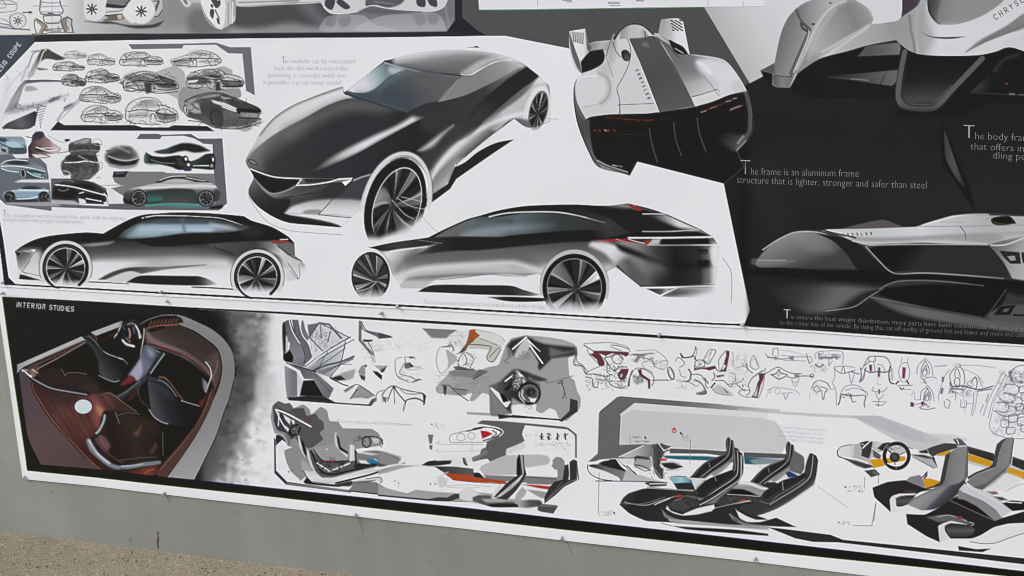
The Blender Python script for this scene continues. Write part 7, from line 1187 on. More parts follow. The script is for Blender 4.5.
with part('yellow_cockpit_drawing', 'grey and black cockpit seats with yellow floor sections'):
    at(790, 400, 8)
    F('380,400! 390,380 430,360 500,350 560,340! 600,325 700,325! 740,400! 640,470 660,520! 600,545 520,520 450,480 390,440', (196, 196, 200), f=.7, g=(380, 0, 700, 0, [(0, 220), (.3, 210), (.45, 176), (1, 190)])); L('378,410 395,380 430,362 500,350', 130, 1.0); L('380,400 385,440 430,460 520,490 640,520 665,530', 110, 1.3); L('500,350 505,400 490,440 420,450', 210, 1); F('430,460! 520,480 640,515 665,530! 600,540 520,510', 70, f=1); L('430,450 540,470 620,500', 235, 1.2)
    F('560,335! 620,322 660,330! 650,400! 630,460 570,440! 575,400', (66, 60, 66), f=.8); L('580,380 640,325', 225, 1.2, sm=0); L('575,345 600,360', 190, .9); F('660,380! 690,400 730,430! 720,470! 670,450', (90, 96, 112), f=1); L('655,380 740,440', 226, 1.0, sm=0); F('680,330! 760,340 740,400! 700,390', 200, f=1.2); F('700,380! 740,345 790,335 960,380! 980,385! 900,360 780,350 740,400', 50, f=1)
    F('630,470! 740,465! 900,445 925,450! 920,480! 800,500 750,520! 670,540! 650,500', (206, 150, 30), f=.7)
    EL(852, 442, 98, 100, 0, (46, 42, 46), 3.6, f=.7); EL(852, 442, 110, 110, 0, 90, .6, a=.7); E(838, 452, 42, 40, 0, (84, 80, 84), f=1); EL(836, 452, 28, 28, 0, 40, 1.4); L('790,400 820,430', 80, 1.6); L('880,430 930,405', 110, 1.2); L('835,495 850,540', 130, 1.2); F('770,370 880,360 920,400 860,420 790,400', 170, f=2, a=.6); scrib(770, 365, 930, 420, 14, 90, .9, .6, ln=6, seed=181); L('780,500 840,520 900,500', 225, 1.2)
    at(830, 450, 8)
    F('275,160! 360,148! 400,190! 330,212!', (76, 72, 80), f=.8); F('340,165 370,160 380,185 350,190', 120, f=1, a=.7); L('275,210 275,300', 130, .5); L('388,190 388,262', 130, .6); L('368,410 350,560', 120, .7); E(122, 290, 6, 7, 0, 60)
    scrib(135, 278, 270, 300, 18, 120, .7, .6, ln=3, flat=.1, seed=182); scrib(140, 315, 270, 332, 18, 120, .7, .6, ln=3, flat=.1, seed=183); scrib(90, 565, 160, 600, 12, 120, .7, .6, ln=3, flat=.1, seed=184); E(70, 572, 6, 7, 0, 60)
    # black base
    F('340,295! 460,250 600,235! 690,270 760,300! 820,310! 720,330 640,380! 560,345 490,370 478,400 485,490! 420,430 355,370', (48, 43, 48), f=.7)
    F('605,240! 640,210 720,195 755,260! 758,300! 680,270', (132, 130, 140), f=.8); L('735,215 775,170 770,205 750,225', (70, 66, 80), 1.2, sm=0); F('745,225! 775,165! 778,195! 755,230!', (84, 80, 92), f=.7); F('745,225! 800,222 880,245! 900,262! 800,305! 760,300!', (204, 148, 32), f=.7); L('600,322 680,328', (120, 70, 74), 1, a=.8)
    F('478,395! 500,360 560,342 690,340! 670,355 560,360 520,385 515,430 530,480! 500,490!', 216, f=.8); F('525,380! 570,362 680,360! 640,420 560,450! 530,440', (70, 62, 60), f=1, g=(0, 360, 0, 450, [(0, 50), (.5, 92), (1, 50)])); F('520,448! 600,450 720,475 820,470 895,438! 870,480 800,510 700,515 600,505! 540,490', 226, f=.8)
    at(896, 420, 8)
    # rear beam
    F('180,245! 245,230! 260,262! 190,258!', (60, 60, 80), f=.8); F('250,225! 300,205 390,180 480,185! 500,215! 430,235 330,270 290,290! 265,262', (76, 68, 74), f=.7); F('320,268! 430,235! 440,260! 390,275 330,280!', (200, 150, 36), f=.7); F('455,150! 490,140 520,150 565,195! 500,210! 480,185!', (92, 88, 108), f=.8); L('485,150 500,185', 226, 1); L('490,205 540,200', 200, 1.0)
    F('560,200! 780,262! 800,330! 770,325! 580,260!', (64, 56, 60), f=.7, g=(660, 215, 645, 290, [(0, 100), (.4, 60), (1, 50)])); F('575,262! 770,325! 750,372! 575,318!', (204, 148, 34), f=.7)
    F('930,285! 1030,320! 1130,350! 1130,420! 1020,395 925,355!', (64, 58, 62), f=.7, g=(980, 290, 960, 380, [(0, 110), (.4, 50), (1, 60)])); F('900,372! 1130,440! 1130,500! 1020,468! 880,412!', (204, 148, 34), f=.7)
    F('120,275! 200,270 300,285! 330,375! 300,385! 200,330', (176, 176, 182), f=.8); F('120,272! 220,275 310,305! 240,300', 70, f=1); F('300,285! 330,370! 310,340! 285,300!', 54, f=.7); L('130,290 230,340 300,380', 130, .8)
    # far seat
    F('790,250! 805,190 850,150 900,135! 860,170 825,260 800,370! 755,385! 640,430 580,470! 570,450 640,410 745,370! 770,340', (76, 64, 84), f=.8); F('850,180! 880,145 930,130! 942,150! 925,250! 915,340 870,400 820,450! 690,550! 640,545! 560,490! 640,430 770,385! 800,370! 820,280', (132, 130, 142), f=.7, g=(820, 300, 930, 320, [(0, 128), (.7, 138), (1, 84)])); F('900,360! 870,420 780,500 690,555! 620,530 720,500 820,420!', (84, 78, 90), f=2, a=.7); L('940,150 925,250 915,345', (80, 74, 90), 1, a=.8)
    F('700,550 850,420! 925,420! 1000,450 960,530 800,560', 208, f=2, a=.5); L('870,570 960,520 1130,470', 160, .6)
    # near seat
    F('350,490! 375,370 395,275! 440,250! 420,330 400,440 380,520! 250,545! 230,540! 300,520', (72, 60, 74), f=.7); F('430,260! 470,225 545,205 572,215! 572,330 572,440! 540,510 500,570! 380,640! 200,660! 100,640! 260,560 370,510! 400,440', (134, 132, 144), f=.7, g=(410, 360, 575, 380, [(0, 120), (.3, 134), (.8, 140), (1, 96)])); L('570,215 570,440', (60, 50, 90), .9, a=.7)
    at(896, 480, 8)
    F('90,190! 200,120 300,80 370,50! 500,20 540,-10! 570,40! 500,100 420,170 360,210! 290,230 200,235', (92, 86, 112), f=1, g=(240, 130, 330, 220, [(0, 150), (.45, 132), (.6, (84, 78, 110)), (1, 66)]))
    F('80,265! 230,270 350,210! 420,160! 560,100 800,310! 1130,210! 1130,330! 900,340 780,370 680,430 600,460 430,460! 390,400 385,360 420,330! 340,360 350,490! 240,440 90,345!', (46, 40, 44), f=.7)
    F('240,290! 360,270 480,285 560,310! 620,350 560,345 430,320 340,330', 110, f=1.2, a=.9); L('330,290 430,275 560,320', 170, .9); F('480,285! 520,282! 545,305! 500,308!', (136, 60, 60), f=1); L('590,330 620,340 600,360', 190, .9, a=.8)
    F('335,365! 370,340 440,318 560,345! 580,355! 440,340 390,360 390,410 435,462! 350,490!', 214, f=.8); F('395,360! 440,340 580,352! 630,385 600,430 540,455 440,455! 400,410', (70, 60, 56), f=1, g=(0, 340, 0, 455, [(0, 44), (.5, 92), (1, 50)])); L('400,370 440,460', (120, 70, 60), .7, a=.7)
    F('440,150! 500,130 540,160 700,240 740,290! 620,240 500,190', 34, f=1); L('430,155 600,235 780,315', (120, 104, 96), 1.2, a=.8); F('500,75! 560,100 700,160 800,230 850,290 790,320! 740,280 640,200 540,150! 490,140', (134, 136, 140), f=.8)
    F('500,72! 545,22! 700,85! 830,140! 925,240! 840,290! 780,210 680,150 560,95!', (196, 202, 206), f=.7); L('560,40 700,110 840,190', (214, 222, 226), 1, a=.7); F('720,85! 800,85! 815,105! 770,110!', (150, 96, 100), f=1.2); F('780,125! 850,130! 895,155! 830,155!', (96, 76, 84), f=1); F('850,180! 920,155! 1130,175! 1130,220! 930,240! ', (40, 34, 46), f=.8); L('890,170 1000,175', 205, 1.2)
    L('590,485 700,500 800,492 900,455 1130,380', (80, 76, 100), .9, a=.8); F('430,460! 600,460 700,430 790,370! 1130,320! 1130,380! 900,450 800,490 700,498 590,485', 214, f=1, a=.5); F('495,520! 640,545! 755,540! 690,568! 500,555!', (52, 44, 60), f=.7)
    at(768, 432, 4)
    F('0,378! 60,384 250,408 300,428 1024,500! 1300,530! 1300,552! 1024,524! 280,438 180,436 110,422!', (52, 47, 50), f=.6, sm=0); L('415,372 340,370', 140, .6); L('430,285 415,372', 120, .6)
    L('200,215 320,300', 170, .5)
# pale lines of lettering on the lower sheet too fine to read
def fine(x0, y0, x1, y1, rows, col, seed, lead=9, sl=0):
    r = np.random.RandomState(seed)
    for k in range(rows):
        x = x0 + (r.rand() * 6 if k else 0)
        while x < x1 - (r.rand() * 20 if k == rows - 1 else 0):
            w = r.uniform(3, 8); yy = y0 + k * lead + (x - x0) * (y1 - y0) / (x1 - x0)
            L([(x, yy), (x + w, yy + sl)], col, 1.0, a=r.uniform(.25, .55), f=.6); x += w + r.uniform(1.5, 3)
at(768, 384, 4)
at(580, 390, 8)
scrib(420, 365, 490, 380, 14, 110, .7, .6, ln=3, flat=.1, seed=191); scrib(430, 400, 560, 412, 22, 110, .7, .6, ln=3, flat=.1, seed=192); scrib(820, 350, 880, 400, 16, 120, .7, .6, ln=3, flat=.6, seed=193)
at(512, 432, 4)
scrib(345, 312, 415, 330, 30, 110, .7, .6, ln=2.5, flat=.1, seed=194); E(410, 320, 3, 4, 0, 60)
at(); tone('277,314 1100,366 1100,640 277,486', .35, .94, 2, 1)
# border of the lower sheet drawn last
R('28.5,469.8 27.4,463 42,463.9 94,468.3 170,476.6 196,479.2 256,485.8 512,512 768,541 1024,570.2 1245,598 1245,619 1024,576.5 768,551 512,522.7 256,494.3 96,476.9', 29, f=.45)
L('196,479 256,485.6 512,511.8 768,540.8 1024,570', (60, 50, 140), .6, a=.5, sm=0); L('28.5,470 96,477 256,494.5 512,523 768,551.3 1024,576.8', (170, 190, 90), .6, a=.5, sm=0)
# ================================================================ FROM PRINT TO SHEETS OF PAPER
def lin(c):
    c = np.clip(c, 0, 255) / 255.0
    return np.where(c <= .04045, c / 12.92, ((c + .055) / 1.055) ** 2.4)
def blur(A, n):
    for ax in (0, 1):
        for _ in range(n): A = .25 * np.roll(A, 1, ax) + .5 * A + .25 * np.roll(A, -1, ax)
    return A
CAN += .55 * (CAN - blur(CAN, 4))                     # crisp print: edges of ink a little accented
PIG = lin(CAN) * np.array([.995, 1.015, 1.035])                                # pigment of the print: bare paper about 0.8
PIG = np.maximum(PIG - 0.009, 0.0025)                 # ink blacks (the gloss adds its own veil)
m_print, nt, b = mat('printed_paper', rough=.38, spec=.30)
at_ = nt.nodes.new('ShaderNodeVertexColor'); at_.layer_name = 'ink'; nt.links.new(at_.outputs[0], b.inputs['Base Color'])
tc = nt.nodes.new('ShaderNodeTexCoord'); n1 = nt.nodes.new('ShaderNodeTexNoise'); n1.inputs['Scale'].default_value = 1.6; n1.inputs['Detail'].default_value = 3
bp = nt.nodes.new('ShaderNodeBump'); bp.inputs['Strength'].default_value = .25; bp.inputs['Distance'].default_value = .06
nt.links.new(tc.outputs['Object'], n1.inputs['Vector']); nt.links.new(n1.outputs[0], bp.inputs['Height']); nt.links.new(bp.outputs[0], b.inputs['Normal'])
m_edge, _, _ = mat('paper_backing', (.72, .72, .72), .6, .3)

def wave(x, z):
    return .0016 * np.sin(3.1 * x + 1.7 * z) + .0009 * np.sin(7.3 * x - 2.1 * z + 1) + .0008 * np.sin(9.0 * z + 2.2 * x)
UPPER = [(-43, 0), (-72, -148), (1230, -150), (1262, 20), (1262, 361), (1024, 345.4), (928, 340.2), (812, 331.4), (716, 326.2), (620, 320.6), (446, 310.4), (288, 302), (192, 296.9), (96, 291.6), (16, 287.0), (-3, 286)]
LOWER = [(-3, 286), (16, 287.0), (96, 291.6), (192, 296.9), (288, 302), (446, 310.4), (620, 320.6), (716, 326.2), (812, 331.4), (928, 340.2), (1024, 345.4), (1240, 360), (1245, 606), (1024, 592.5), (868, 575), (768, 562.7), (512, 533.4), (256, 504.2), (96, 485.6), (24, 478.2), (20.5, 455), (9, 371), (0, 312)]
X2, Y2 = np.meshgrid(XS, YS)
CXc, CYc = (XS[1:] + XS[:-1]) / 2, (YS[1:] + YS[:-1]) / 2
def cells_inside(poly):
    A = np.zeros((NY - 1, NX), bool); m = len(poly)
    for k in range(m):
        a, b_ = poly[k], poly[(k + 1) % m]
        if a[1] == b_[1]: continue
        if a[1] > b_[1]: a, b_ = b_, a
        rows = np.where((CYc >= a[1]) & (CYc < b_[1]))[0]
        x = a[0] + (b_[0] - a[0]) * (CYc[rows] - a[1]) / (b_[1] - a[1])
        A[rows, np.searchsorted(CXc, x)] ^= True
    return (np.cumsum(A, 1)[:, :-1] & 1).astype(bool)
def snap_edge(C, poly, X, Y):
    """pull the border vertices of a sheet onto its true outline so that its edge is straight"""
    P = np.zeros((NY + 1, NX + 1), np.int8); P[1:-1, 1:-1] = C
    s = P[:-1, :-1] + P[1:, :-1] + P[:-1, 1:] + P[1:, 1:]
    J, I = np.where((s > 0) & (s < 4)); px, py = X[J, I].copy(), Y[J, I].copy(); best = np.full(len(px), 1e9); bx_, by_ = px.copy(), py.copy()
    for k in range(len(poly)):
        a, b_ = np.array(poly[k], float), np.array(poly[(k + 1) % len(poly)], float); d = b_ - a
        t = np.clip(((px - a[0]) * d[0] + (py - a[1]) * d[1]) / (d @ d), 0, 1); qx, qy = a[0] + t * d[0], a[1] + t * d[1]
        e = np.hypot(px - qx, py - qy); u = e < best; best[u] = e[u]; bx_[u] = qx[u]; by_[u] = qy[u]
    ok = best < 7; X[J[ok], I[ok]] = bx_[ok]; Y[J[ok], I[ok]] = by_[ok]
def part_mesh(name, cells, W, root):
    J, I = np.where(cells)
    if not len(J): return None
    q = np.stack([J * NX + I, (J + 1) * NX + I, (J + 1) * NX + I + 1, J * NX + I + 1], 1)
    u, inv = np.unique(q, return_inverse=True); inv = inv.reshape(-1).astype(np.int32)
    me = bpy.data.meshes.new(name)
    me.vertices.add(len(u)); me.vertices.foreach_set('co', (W.reshape(-1, 3)[u] - np.array(root)).astype(np.float32).ravel())
    me.loops.add(len(inv)); me.loops.foreach_set('vertex_index', inv)
    me.polygons.add(len(q)); me.polygons.foreach_set('loop_start', np.arange(0, len(inv), 4, dtype=np.int32)); me.polygons.foreach_set('loop_total', np.full(len(q), 4, np.int32))
    me.update(calc_edges=True)
    ca = me.color_attributes.new('ink', 'FLOAT_COLOR', 'POINT')
    c = np.ones((len(u), 4), np.float32); c[:, :3] = PIG.reshape(-1, 3)[u]; ca.data.foreach_set('color', c.ravel())
    me.polygons.foreach_set('use_smooth', np.ones(len(q), bool)); me.materials.append(m_print)
    return me
def backing(poly, y0, y1, root, grow=0.0):
    bm = bmesh.new(); P = wall_point([p[0] for p in poly], [p[1] for p in poly])
    f = [bm.verts.new((p[0] - root[0], y0 - root[1], p[2] - root[2])) for p in P]; g = [bm.verts.new((p[0] - root[0], y1 - root[1], p[2] - root[2])) for p in P]
    bm.faces.new(f); bm.faces.new(g[::-1])
    for i in range(len(P)): j = (i + 1) % len(P); bm.faces.new((f[i], g[i], g[j], f[j]))
    bmesh.ops.recalc_face_normals(bm, faces=bm.faces); bmesh.ops.triangulate(bm, faces=[q for q in bm.faces if len(q.verts) > 4])
    me = bpy.data.meshes.new('backing'); bm.to_mesh(me); bm.free(); return me
def build_sheet(root, poly, depth, ids, base_id, bpoly):
    C = cells_inside(poly); X, Y = X2.astype(float), Y2.astype(float); snap_edge(C, poly, X, Y)
    W = wall_point(X, Y); W[..., 1] = -depth - np.abs(wave(W[..., 0], W[..., 2])) ; rl = tuple(root.location)
    I = ID[:-1, :-1]; made = {}
    me = part_mesh('sheet', C & ~np.isin(I, ids), W, rl); made[base_id] = link('sheet', me, None, root)
    for k in ids:
        me = part_mesh(PARTS[k][0], C & (I == k), W, rl)
        if me is None: continue
        par = PARTS[k][1]; p = made.get(par) if par in made and par != base_id else root
        o = link(PARTS[k][0], me, None, p); made[k] = o
        if PARTS[k][2]: o['label'] = PARTS[k][2]
    link('backing', backing(bpoly, -depth + .0004, -depth + .0019, rl), m_edge, root)
    return made
PU = wall_point(500, 330); PL = wall_point(500, 533)
up = tag(empty('printed_poster', (float(PU[0]), -.0064, float(PU[2]))), 'large upper glossy poster with black coupes, small car sketches and a dark racing car panel', 'poster')
lo = tag(empty('printed_poster', (float(PL[0]), -.0042, float(PL[2]))), 'lower white poster headed INTERIOR STUDIES with seats and a brown cabin drawing', 'poster')
build_sheet(up, UPPER, .0066, list(range(1, LB)), 0, [(x, y) if y < 280 else (x, y - .3) for x, y in UPPER])
build_sheet(lo, LOWER, .0042, list(range(LB, len(PARTS))), 0, [(-3.5, 280), (500, 305), (1240, 352)] + LOWER[12:])

# ---------------------------------------------------------------- lettering
def caption(txt, x0, y0, x1, y1, h, col, parent, depth, gamma=0.0, up_slant=None, name='caption_line', label=None):
    """one printed line: baseline from (x0,y0) to (x1,y1), capital height h, all in traced units"""
    fc = bpy.data.curves.new('t', 'FONT'); fc.body = txt; fc.size = 1.0; fc.offset = gamma; fc.resolution_u = 2
    t = bpy.data.objects.new('t', fc); COL.objects.link(t); bpy.context.view_layer.update()
    me = bpy.data.meshes.new_from_object(t.evaluated_get(bpy.context.evaluated_depsgraph_get())); bpy.data.objects.remove(t)
    n = len(me.vertices); v = np.zeros(n * 3, np.float32); me.vertices.foreach_get('co', v); v = v.reshape(-1, 3)
    w = max(v[:, 0].max(), 1e-3); A, B = wall_point(x0, y0), wall_point(x1, y1); H = wall_point(x0 + (0 if up_slant is None else up_slant), y0 - h) - A
    q = A[None] + np.outer(v[:, 0] / w, B - A) + np.outer(v[:, 1] / .70, H)
    q[:, 1] = -depth - .0010 - np.abs(wave(q[:, 0], q[:, 2]))
    q -= np.array(tuple(parent.location)); me.vertices.foreach_set('co', q.astype(np.float32).ravel()); me.update()
    key = 'lettering_%d' % col[0]
    m = bpy.data.materials.get(key)
    if m is None: m = mat(key, tuple(float(lin(np.array(float(c)))) for c in col), .45, .35)[0]
    me.name = name; me.materials.clear(); o = link(name, me, m, parent)
    if label: o['label'] = label
    return o
CW = (150, 150, 152)
D1 = .0066
caption('T', 740, 173.5, 750.5, 174, 15, (180, 180, 182), up, D1, -.022)
caption('he frame is an aluminum frame', 750.5, 174, 858.5, 176.2, 7.2, CW, up, D1, -.02)
caption('structure that is lighter, stronger and safer than steel', 737, 182.4, 926, 188, 7.2, CW, up, D1, -.02)
caption('T', 962.5, 137.6, 974, 138.2, 14, (180, 180, 182), up, D1, -.022)
caption('he body frame is a structure', 974, 138.6, 1094, 143.4, 7.2, CW, up, D1, -.02)
caption('that offers increased han-', 970, 149, 1078, 153.4, 7.2, CW, up, D1, -.02)
caption('dling performance', 992, 158, 1070, 161.4, 7.2, CW, up, D1, -.02)
caption('T', 783.5, 317.2, 790.5, 317.6, 9.5, (200, 200, 202), up, D1, -.014)
caption('o assure the best weight distribution, many parts have been outsourced. All placed onto', 791, 317.6, 1032, 330.6, 4.6, (138, 138, 140), up, D1, -.02)
caption('to the center line of the vehicle. By doing this, cut off quality of ground feel and lower and more and control', 780, 323.4, 1032, 336.6, 4.6, (130, 130, 132), up, D1, -.02)
FG = (176, 178, 184)
for k, (tx, xa, xb) in enumerate((('he modular car by conceptual', 284, 356), ('look like the wind control the', 275, 349), ('planning a concept with the', 269, 347), ('it provides a great many model', 264, 342))):
    caption(tx, xa, 62.6 + 7.1 * k, xb, 62.9 + 7.1 * k, 4.6, FG, up, D1, -.022)
caption('T', 282.5, 62.8, 286.5, 62.8, 7, FG, up, D1, -.02)
caption('T', 4.5, 216.5, 8, 216.7, 7.5, FG, up, D1, -.02)
caption('he assumption was the overall look, work with its elegance', 8.5, 216.4, 127, 219.6, 4.4, FG, up, D1, -.022)
caption('and precision with proper aerodynamics', 4.5, 220.6, 84, 223.0, 4.4, FG, up, D1, -.022)
caption('The concept was presented on its front level', 425, 303, 499, 306, 4.6, FG, up, D1, -.022)
caption('in front of the design', 497, 306, 546, 307.6, 4.6, FG, up, D1, -.022)
D2 = .0042
caption('The two seats are made of one element', 337, 421.4, 411, 425.4, 3.2, FG, lo, D2, -.024)
for k, (tx, xa, xb) in enumerate((('The simple interior is an easy one', 777, 826), ('with seats that hang from the floor', 778, 825), ('and a dash board of two halves', 779, 824), ('made to be lightweight', 789, 823))):
    caption(tx, xa, 427 + 4.2 * k, xb, 430.6 + 4.2 * k, 3.0, FG, lo, D2, -.024)

# ================================================================ THE PLACE
m_wall, nt, b = mat('grey_painted_board', (.25, .25, .235), .62, .35)
tc = nt.nodes.new('ShaderNodeTexCoord')
def noise(sc, det, vec=None, dist=0):
    n = nt.nodes.new('ShaderNodeTexNoise'); n.inputs['Scale'].default_value = sc; n.inputs['Detail'].default_value = det; n.inputs['Distortion'].default_value = dist
    nt.links.new(vec if vec is not None else tc.outputs['Object'], n.inputs['Vector']); return n
def ramp_(src, stops):
    r = nt.nodes.new('ShaderNodeValToRGB'); nt.links.new(src, r.inputs[0]); e = r.color_ramp.elements
    while len(e) < len(stops): e.new(.5)
    for q, (p, c) in zip(e, stops): q.position = p; q.color = (*c, 1)
    return r
def mix(a, b_, fac, mode='MIX'):
    m = nt.nodes.new('ShaderNodeMix'); m.data_type = 'RGBA'; m.blend_type = mode
    (nt.links.new(fac, m.inputs[0]) if not isinstance(fac, (int, float)) else setattr(m.inputs[0], 'default_value', fac))
    nt.links.new(a, m.inputs[6]); nt.links.new(b_, m.inputs[7]); return m.outputs[2]
WALLC = (.248, .250, .228)
mp = nt.nodes.new('ShaderNodeMapping'); mp.inputs['Scale'].default_value = (9, 9, 1.2); nt.links.new(tc.outputs['Object'], mp.inputs[0])
r1 = ramp_(noise(1.6, 4).outputs[0], ((.3, tuple(c * .86 for c in WALLC)), (.7, tuple(c * 1.10 for c in WALLC))))
r2 = ramp_(noise(1.0, 3, mp.outputs[0]).outputs[0], ((.35, (.95, .95, .95)), (.65, (1.04, 1.04, 1.04))))
r3 = ramp_(noise(150, 3).outputs[0], ((.2, (.9, .9, .9)), (.8, (1.08, 1.08, 1.08))))
c_ = mix(mix(r1.outputs[0], r2.outputs[0], 1.0, 'MULTIPLY'), r3.outputs[0], .8, 'MULTIPLY')
r4 = ramp_(noise(22, 2).outputs[0], ((.71, (1, 1, 1)), (.78, (.78, .74, .70))))
nt.links.new(mix(c_, r4.outputs[0], 1.0, 'MULTIPLY'), b.inputs['Base Color'])
bp = nt.nodes.new('ShaderNodeBump'); bp.inputs['Strength'].default_value = .25; bp.inputs['Distance'].default_value = .003
nt.links.new(noise(90, 4).outputs[0], bp.inputs['Height']); nt.links.new(bp.outputs[0], b.inputs['Normal'])
def box_mesh(name, x0, x1, y0, y1, z0, z1, bev=0.0):
    bm = bmesh.new(); bmesh.ops.create_cube(bm, size=1)
    for v in bm.verts: v.co = ((x0 + x1) / 2 + v.co.x * (x1 - x0), (y0 + y1) / 2 + v.co.y * (y1 - y0), (z0 + z1) / 2 + v.co.z * (z1 - z0))
    if bev: bmesh.ops.bevel(bm, geom=bm.edges[:], offset=bev, segments=2, affect='EDGES')
    me = bpy.data.meshes.new(name); bm.to_mesh(me); bm.free(); return me
wall = tag(link('display_wall', box_mesh('display_wall', -5, 6, 0, .12, -.05, 2.9, .004), m_wall), 'grey painted display wall behind the two posters', 'wall')
# rust run and tapering darker streaks on the wall, each a thin film of its own shape
m_rust, _, _ = mat('rust', (.10, .055, .04), .8, .2); m_mark, _, _ = mat('dull_mark', (.17, .17, .158), .8, .2)
def film(name, pts_, m, parent, y=-.0006):
    bm = bmesh.new(); P = wall_point([p[0] for p in pts_], [p[1] for p in pts_]); bm.faces.new([bm.verts.new((p[0], y, p[2])) for p in P])
    bmesh.ops.triangulate(bm, faces=bm.faces[:]); me = bpy.data.meshes.new(name); bm.to_mesh(me); bm.free(); return link(name, me, m, parent)
rr = random.Random(4); L_, R_ = [], []
for k in range(15):
    y = 531 + k * 1.25; w = (.25 + .55 * rr.random()) * (1.2 if 5 < k < 10 else .7); c = 158 + .5 * (rr.random() - .5)
    L_.append((c - w, y)); R_.append((c + w * rr.uniform(.6, 1.6), y))
film('rust_run', L_ + R_[::-1], m_rust, wall)['label'] = 'short reddish brown rust run low on the wall'
for a_, b2, w in (((358, 517), (364, 533), .35), ((567, 542), (573, 556), .35), ((130, 538), (131, 545), .5), ((167, 496), (169, 503), .3)):
    film('streak', [(a_[0] - w, a_[1]), (a_[0] + w, a_[1]), (b2[0] + w * .4, b2[1]), (b2[0] - w * .4, b2[1])], m_mark, wall)
for x, y, r in ((52.5, 491.5, 1.1), (34.5, 513, .8), (237, 512, .9), (407, 554, .7), (305, 558, .6), (368, 529, .8)):
    film('spot', [(x + r * math.cos(t / 7 * 6.28) * rr.uniform(.7, 1.2), y + r * math.sin(t / 7 * 6.28) * rr.uniform(.7, 1.2)) for t in range(7)], m_mark, wall)

# ground: tan washed gravel concrete
m_gr, nt, b = mat('washed_gravel', (.29, .26, .185), .85, .2)
tc = nt.nodes.new('ShaderNodeTexCoord')
vo = nt.nodes.new('ShaderNodeTexVoronoi'); vo.inputs['Scale'].default_value = 300; nt.links.new(tc.outputs['Object'], vo.inputs['Vector'])
sep = nt.nodes.new('ShaderNodeSeparateColor'); nt.links.new(vo.outputs['Color'], sep.inputs[0])
rA = ramp_(sep.outputs[0], ((.0, (.20, .17, .12)), (.25, (.31, .265, .185)), (.85, (.36, .31, .215)), (1.0, (.52, .49, .40))))
rB = ramp_(noise(3.5, 4).outputs[0], ((.3, (.84, .83, .82)), (.7, (1.12, 1.10, 1.07))))
rC = ramp_(noise(260, 2).outputs[0], ((.3, (.82, .82, .82)), (.7, (1.08, 1.08, 1.08))))
nt.links.new(mix(mix(rA.outputs[0], rB.outputs[0], 1.0, 'MULTIPLY'), rC.outputs[0], 1.0, 'MULTIPLY'), b.inputs['Base Color'])
bp = nt.nodes.new('ShaderNodeBump'); bp.inputs['Strength'].default_value = .6; bp.inputs['Distance'].default_value = .004; bp.invert = True
nt.links.new(vo.outputs['Distance'], bp.inputs['Height']); nt.links.new(bp.outputs[0], b.inputs['Normal'])
me = box_mesh('ground', -60, 60, -60, 60, -.3, 0); ground = tag(link('ground', me, m_gr), 'tan washed gravel ground at the foot of the wall', None, None, 'structure')
# loose grit on it, seen at the lower left
mats = [mat('grit_pale', (.50, .45, .35), .8, .25)[0], mat('grit_tan', (.33, .27, .18), .85, .2)[0], mat('grit_dark', (.10, .085, .07), .85, .2)[0]]
bm = bmesh.new(); rr = random.Random(11); ico = bmesh.new(); bmesh.ops.create_icosphere(ico, subdivisions=1, radius=1); IV = [v.co.copy() for v in ico.verts]; IF = [[v.index for v in f.verts] for f in ico.faces]; ico.free()
for k in range(2600):
    x = -2.1 + 2.3 * rr.random(); y = -.012 - .42 * rr.random() ** 1.1; s = .0011 + .0026 * rr.random() ** 2.2; a_ = rr.uniform(0, 6.28); ca, sa = math.cos(a_), math.sin(a_); sx, sy, sz = s * rr.uniform(.9, 1.7), s, s * rr.uniform(.4, .7)
    vs = []
    for v in IV:
        j = rr.uniform(.8, 1.15); vx, vy = v.x * sx * j, v.y * sy * j; vs.append(bm.verts.new((x + vx * ca - vy * sa, y + vx * sa + vy * ca, sz * .45 + v.z * sz * j)))
    mi = 0 if rr.random() < .3 else (1 if rr.random() < .55 else 2)
    for f in IF: bm.faces.new([vs[i] for i in f]).material_index = mi
me = bpy.data.meshes.new('loose_grit'); bm.to_mesh(me); bm.free(); o = link('loose_grit', me, mats[0]); me.materials.append(mats[1]); me.materials.append(mats[2])
tag(o, 'loose tan and dark grit along the foot of the wall', 'grit', None, 'stuff')

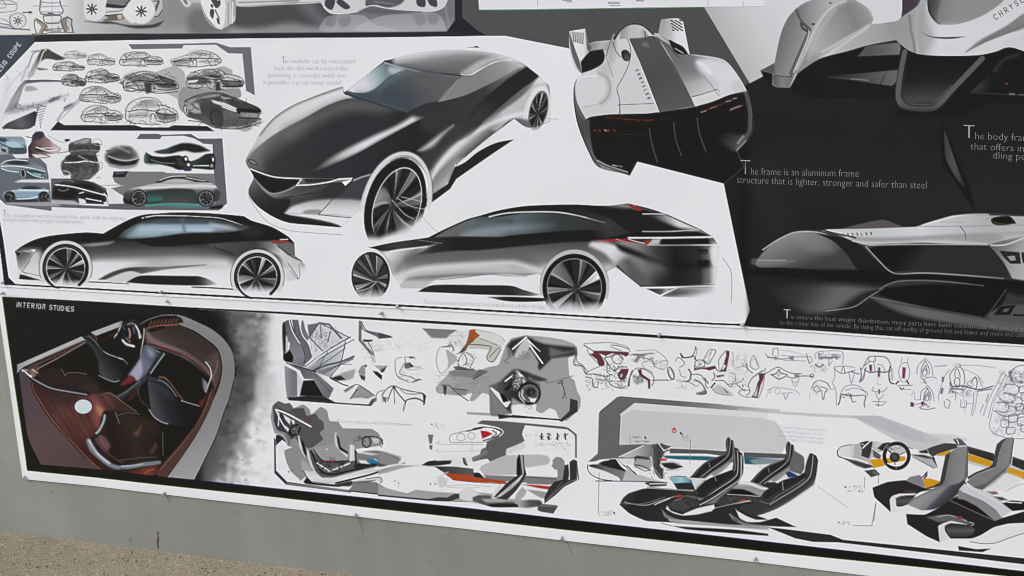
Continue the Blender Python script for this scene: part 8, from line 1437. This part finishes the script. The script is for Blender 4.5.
# ---------------------------------------------------------------- pins holding the sheets
m_pin, _, pb = mat('milky_plastic', (.46, .46, .45), .3, .5); m_met, _, mb = mat('pin_steel', (.30, .30, .30), .35, .5); mb.inputs['Metallic'].default_value = .8
def lathe(name, prof, seg=14):
    bm = bmesh.new(); rings = []
    for (y, r) in prof: rings.append([bm.verts.new((r * math.cos(6.2832 * k / seg), -y, r * math.sin(6.2832 * k / seg))) for k in range(seg)])
    for a_, b_ in zip(rings, rings[1:]):
        for k in range(seg): bm.faces.new((a_[k], a_[(k + 1) % seg], b_[(k + 1) % seg], b_[k]))
    bm.faces.new(rings[-1]); bm.faces.new(rings[0][::-1]); bmesh.ops.recalc_face_normals(bm, faces=bm.faces)
    me = bpy.data.meshes.new(name); bm.to_mesh(me); bm.free(); me.polygons.foreach_set('use_smooth', [True] * len(me.polygons)); return me
PINS = [(5.5, 281.5, .0056, 'milky pin at the lower left corner of the upper poster'), (4.2, 292.2, .0034, 'milky pin at the top left corner of the lower poster'),
        (163.3, 290.6, .0056, 'milky pin on the joint under the profile coupe drawing'), (168.6, 300.3, .0034, 'milky pin in the white margin above the brown cabin drawing'),
        (398.6, 305.0, .0056, 'milky pin on the joint under the front wheel of the rear view coupe'), (382.0, 312.2, .0034, 'milky pin in the white margin above the pointed bracket sketch'),
        (659.3, 333.2, .0034, 'milky pin over the black line above the red accent seat sketches'), (743.0, 323.4, .0056, 'milky pin at the lower corner between the white and dark panels'),
        (26.0, 475.8, .0034, 'milky pin at the bottom left corner of the lower poster'), (165.2, 492.0, .0034, 'milky pin in the bottom margin below the brown cabin drawing'),
        (356.3, 513.6, .0034, 'milky pin in the bottom margin below the seat layout drawing'), (562.0, 536.0, .0034, 'milky pin in the bottom margin below the orange sill drawing'),
        (755.0, 557.0, .0034, 'milky pin in the bottom margin below the grey cockpit drawing')]
pin0 = None
for k, (x, y, d, lab) in enumerate(PINS):
    P = wall_point(x, y); loc = (float(P[0]), -d - .0030, float(P[2]))
    if pin0 is None:
        p = pin0 = empty('push_pin', loc); link('head', lathe('head', [(.0, .0034), (.0012, .0036), (.0020, .0024), (.0050, .0019), (.0068, .0030), (.0078, .0034), (.0086, .0028)]), m_pin, p); link('shank', lathe('shank', [(.0086, .0007), (.0093, .0006), (.0096, .0003)], 8), m_met, p)
    else:
        p = pin0.copy(); COL.objects.link(p); p.location = loc
        for ch in list(pin0.children): c = ch.copy(); COL.objects.link(c); c.parent = p
    p.scale = (1.35, 1.1, 1.35); p.rotation_euler = (rr.uniform(-.25, .25), 0, rr.uniform(-.25, .25)); tag(p, lab, 'push pin', 'pins holding the posters to the wall')
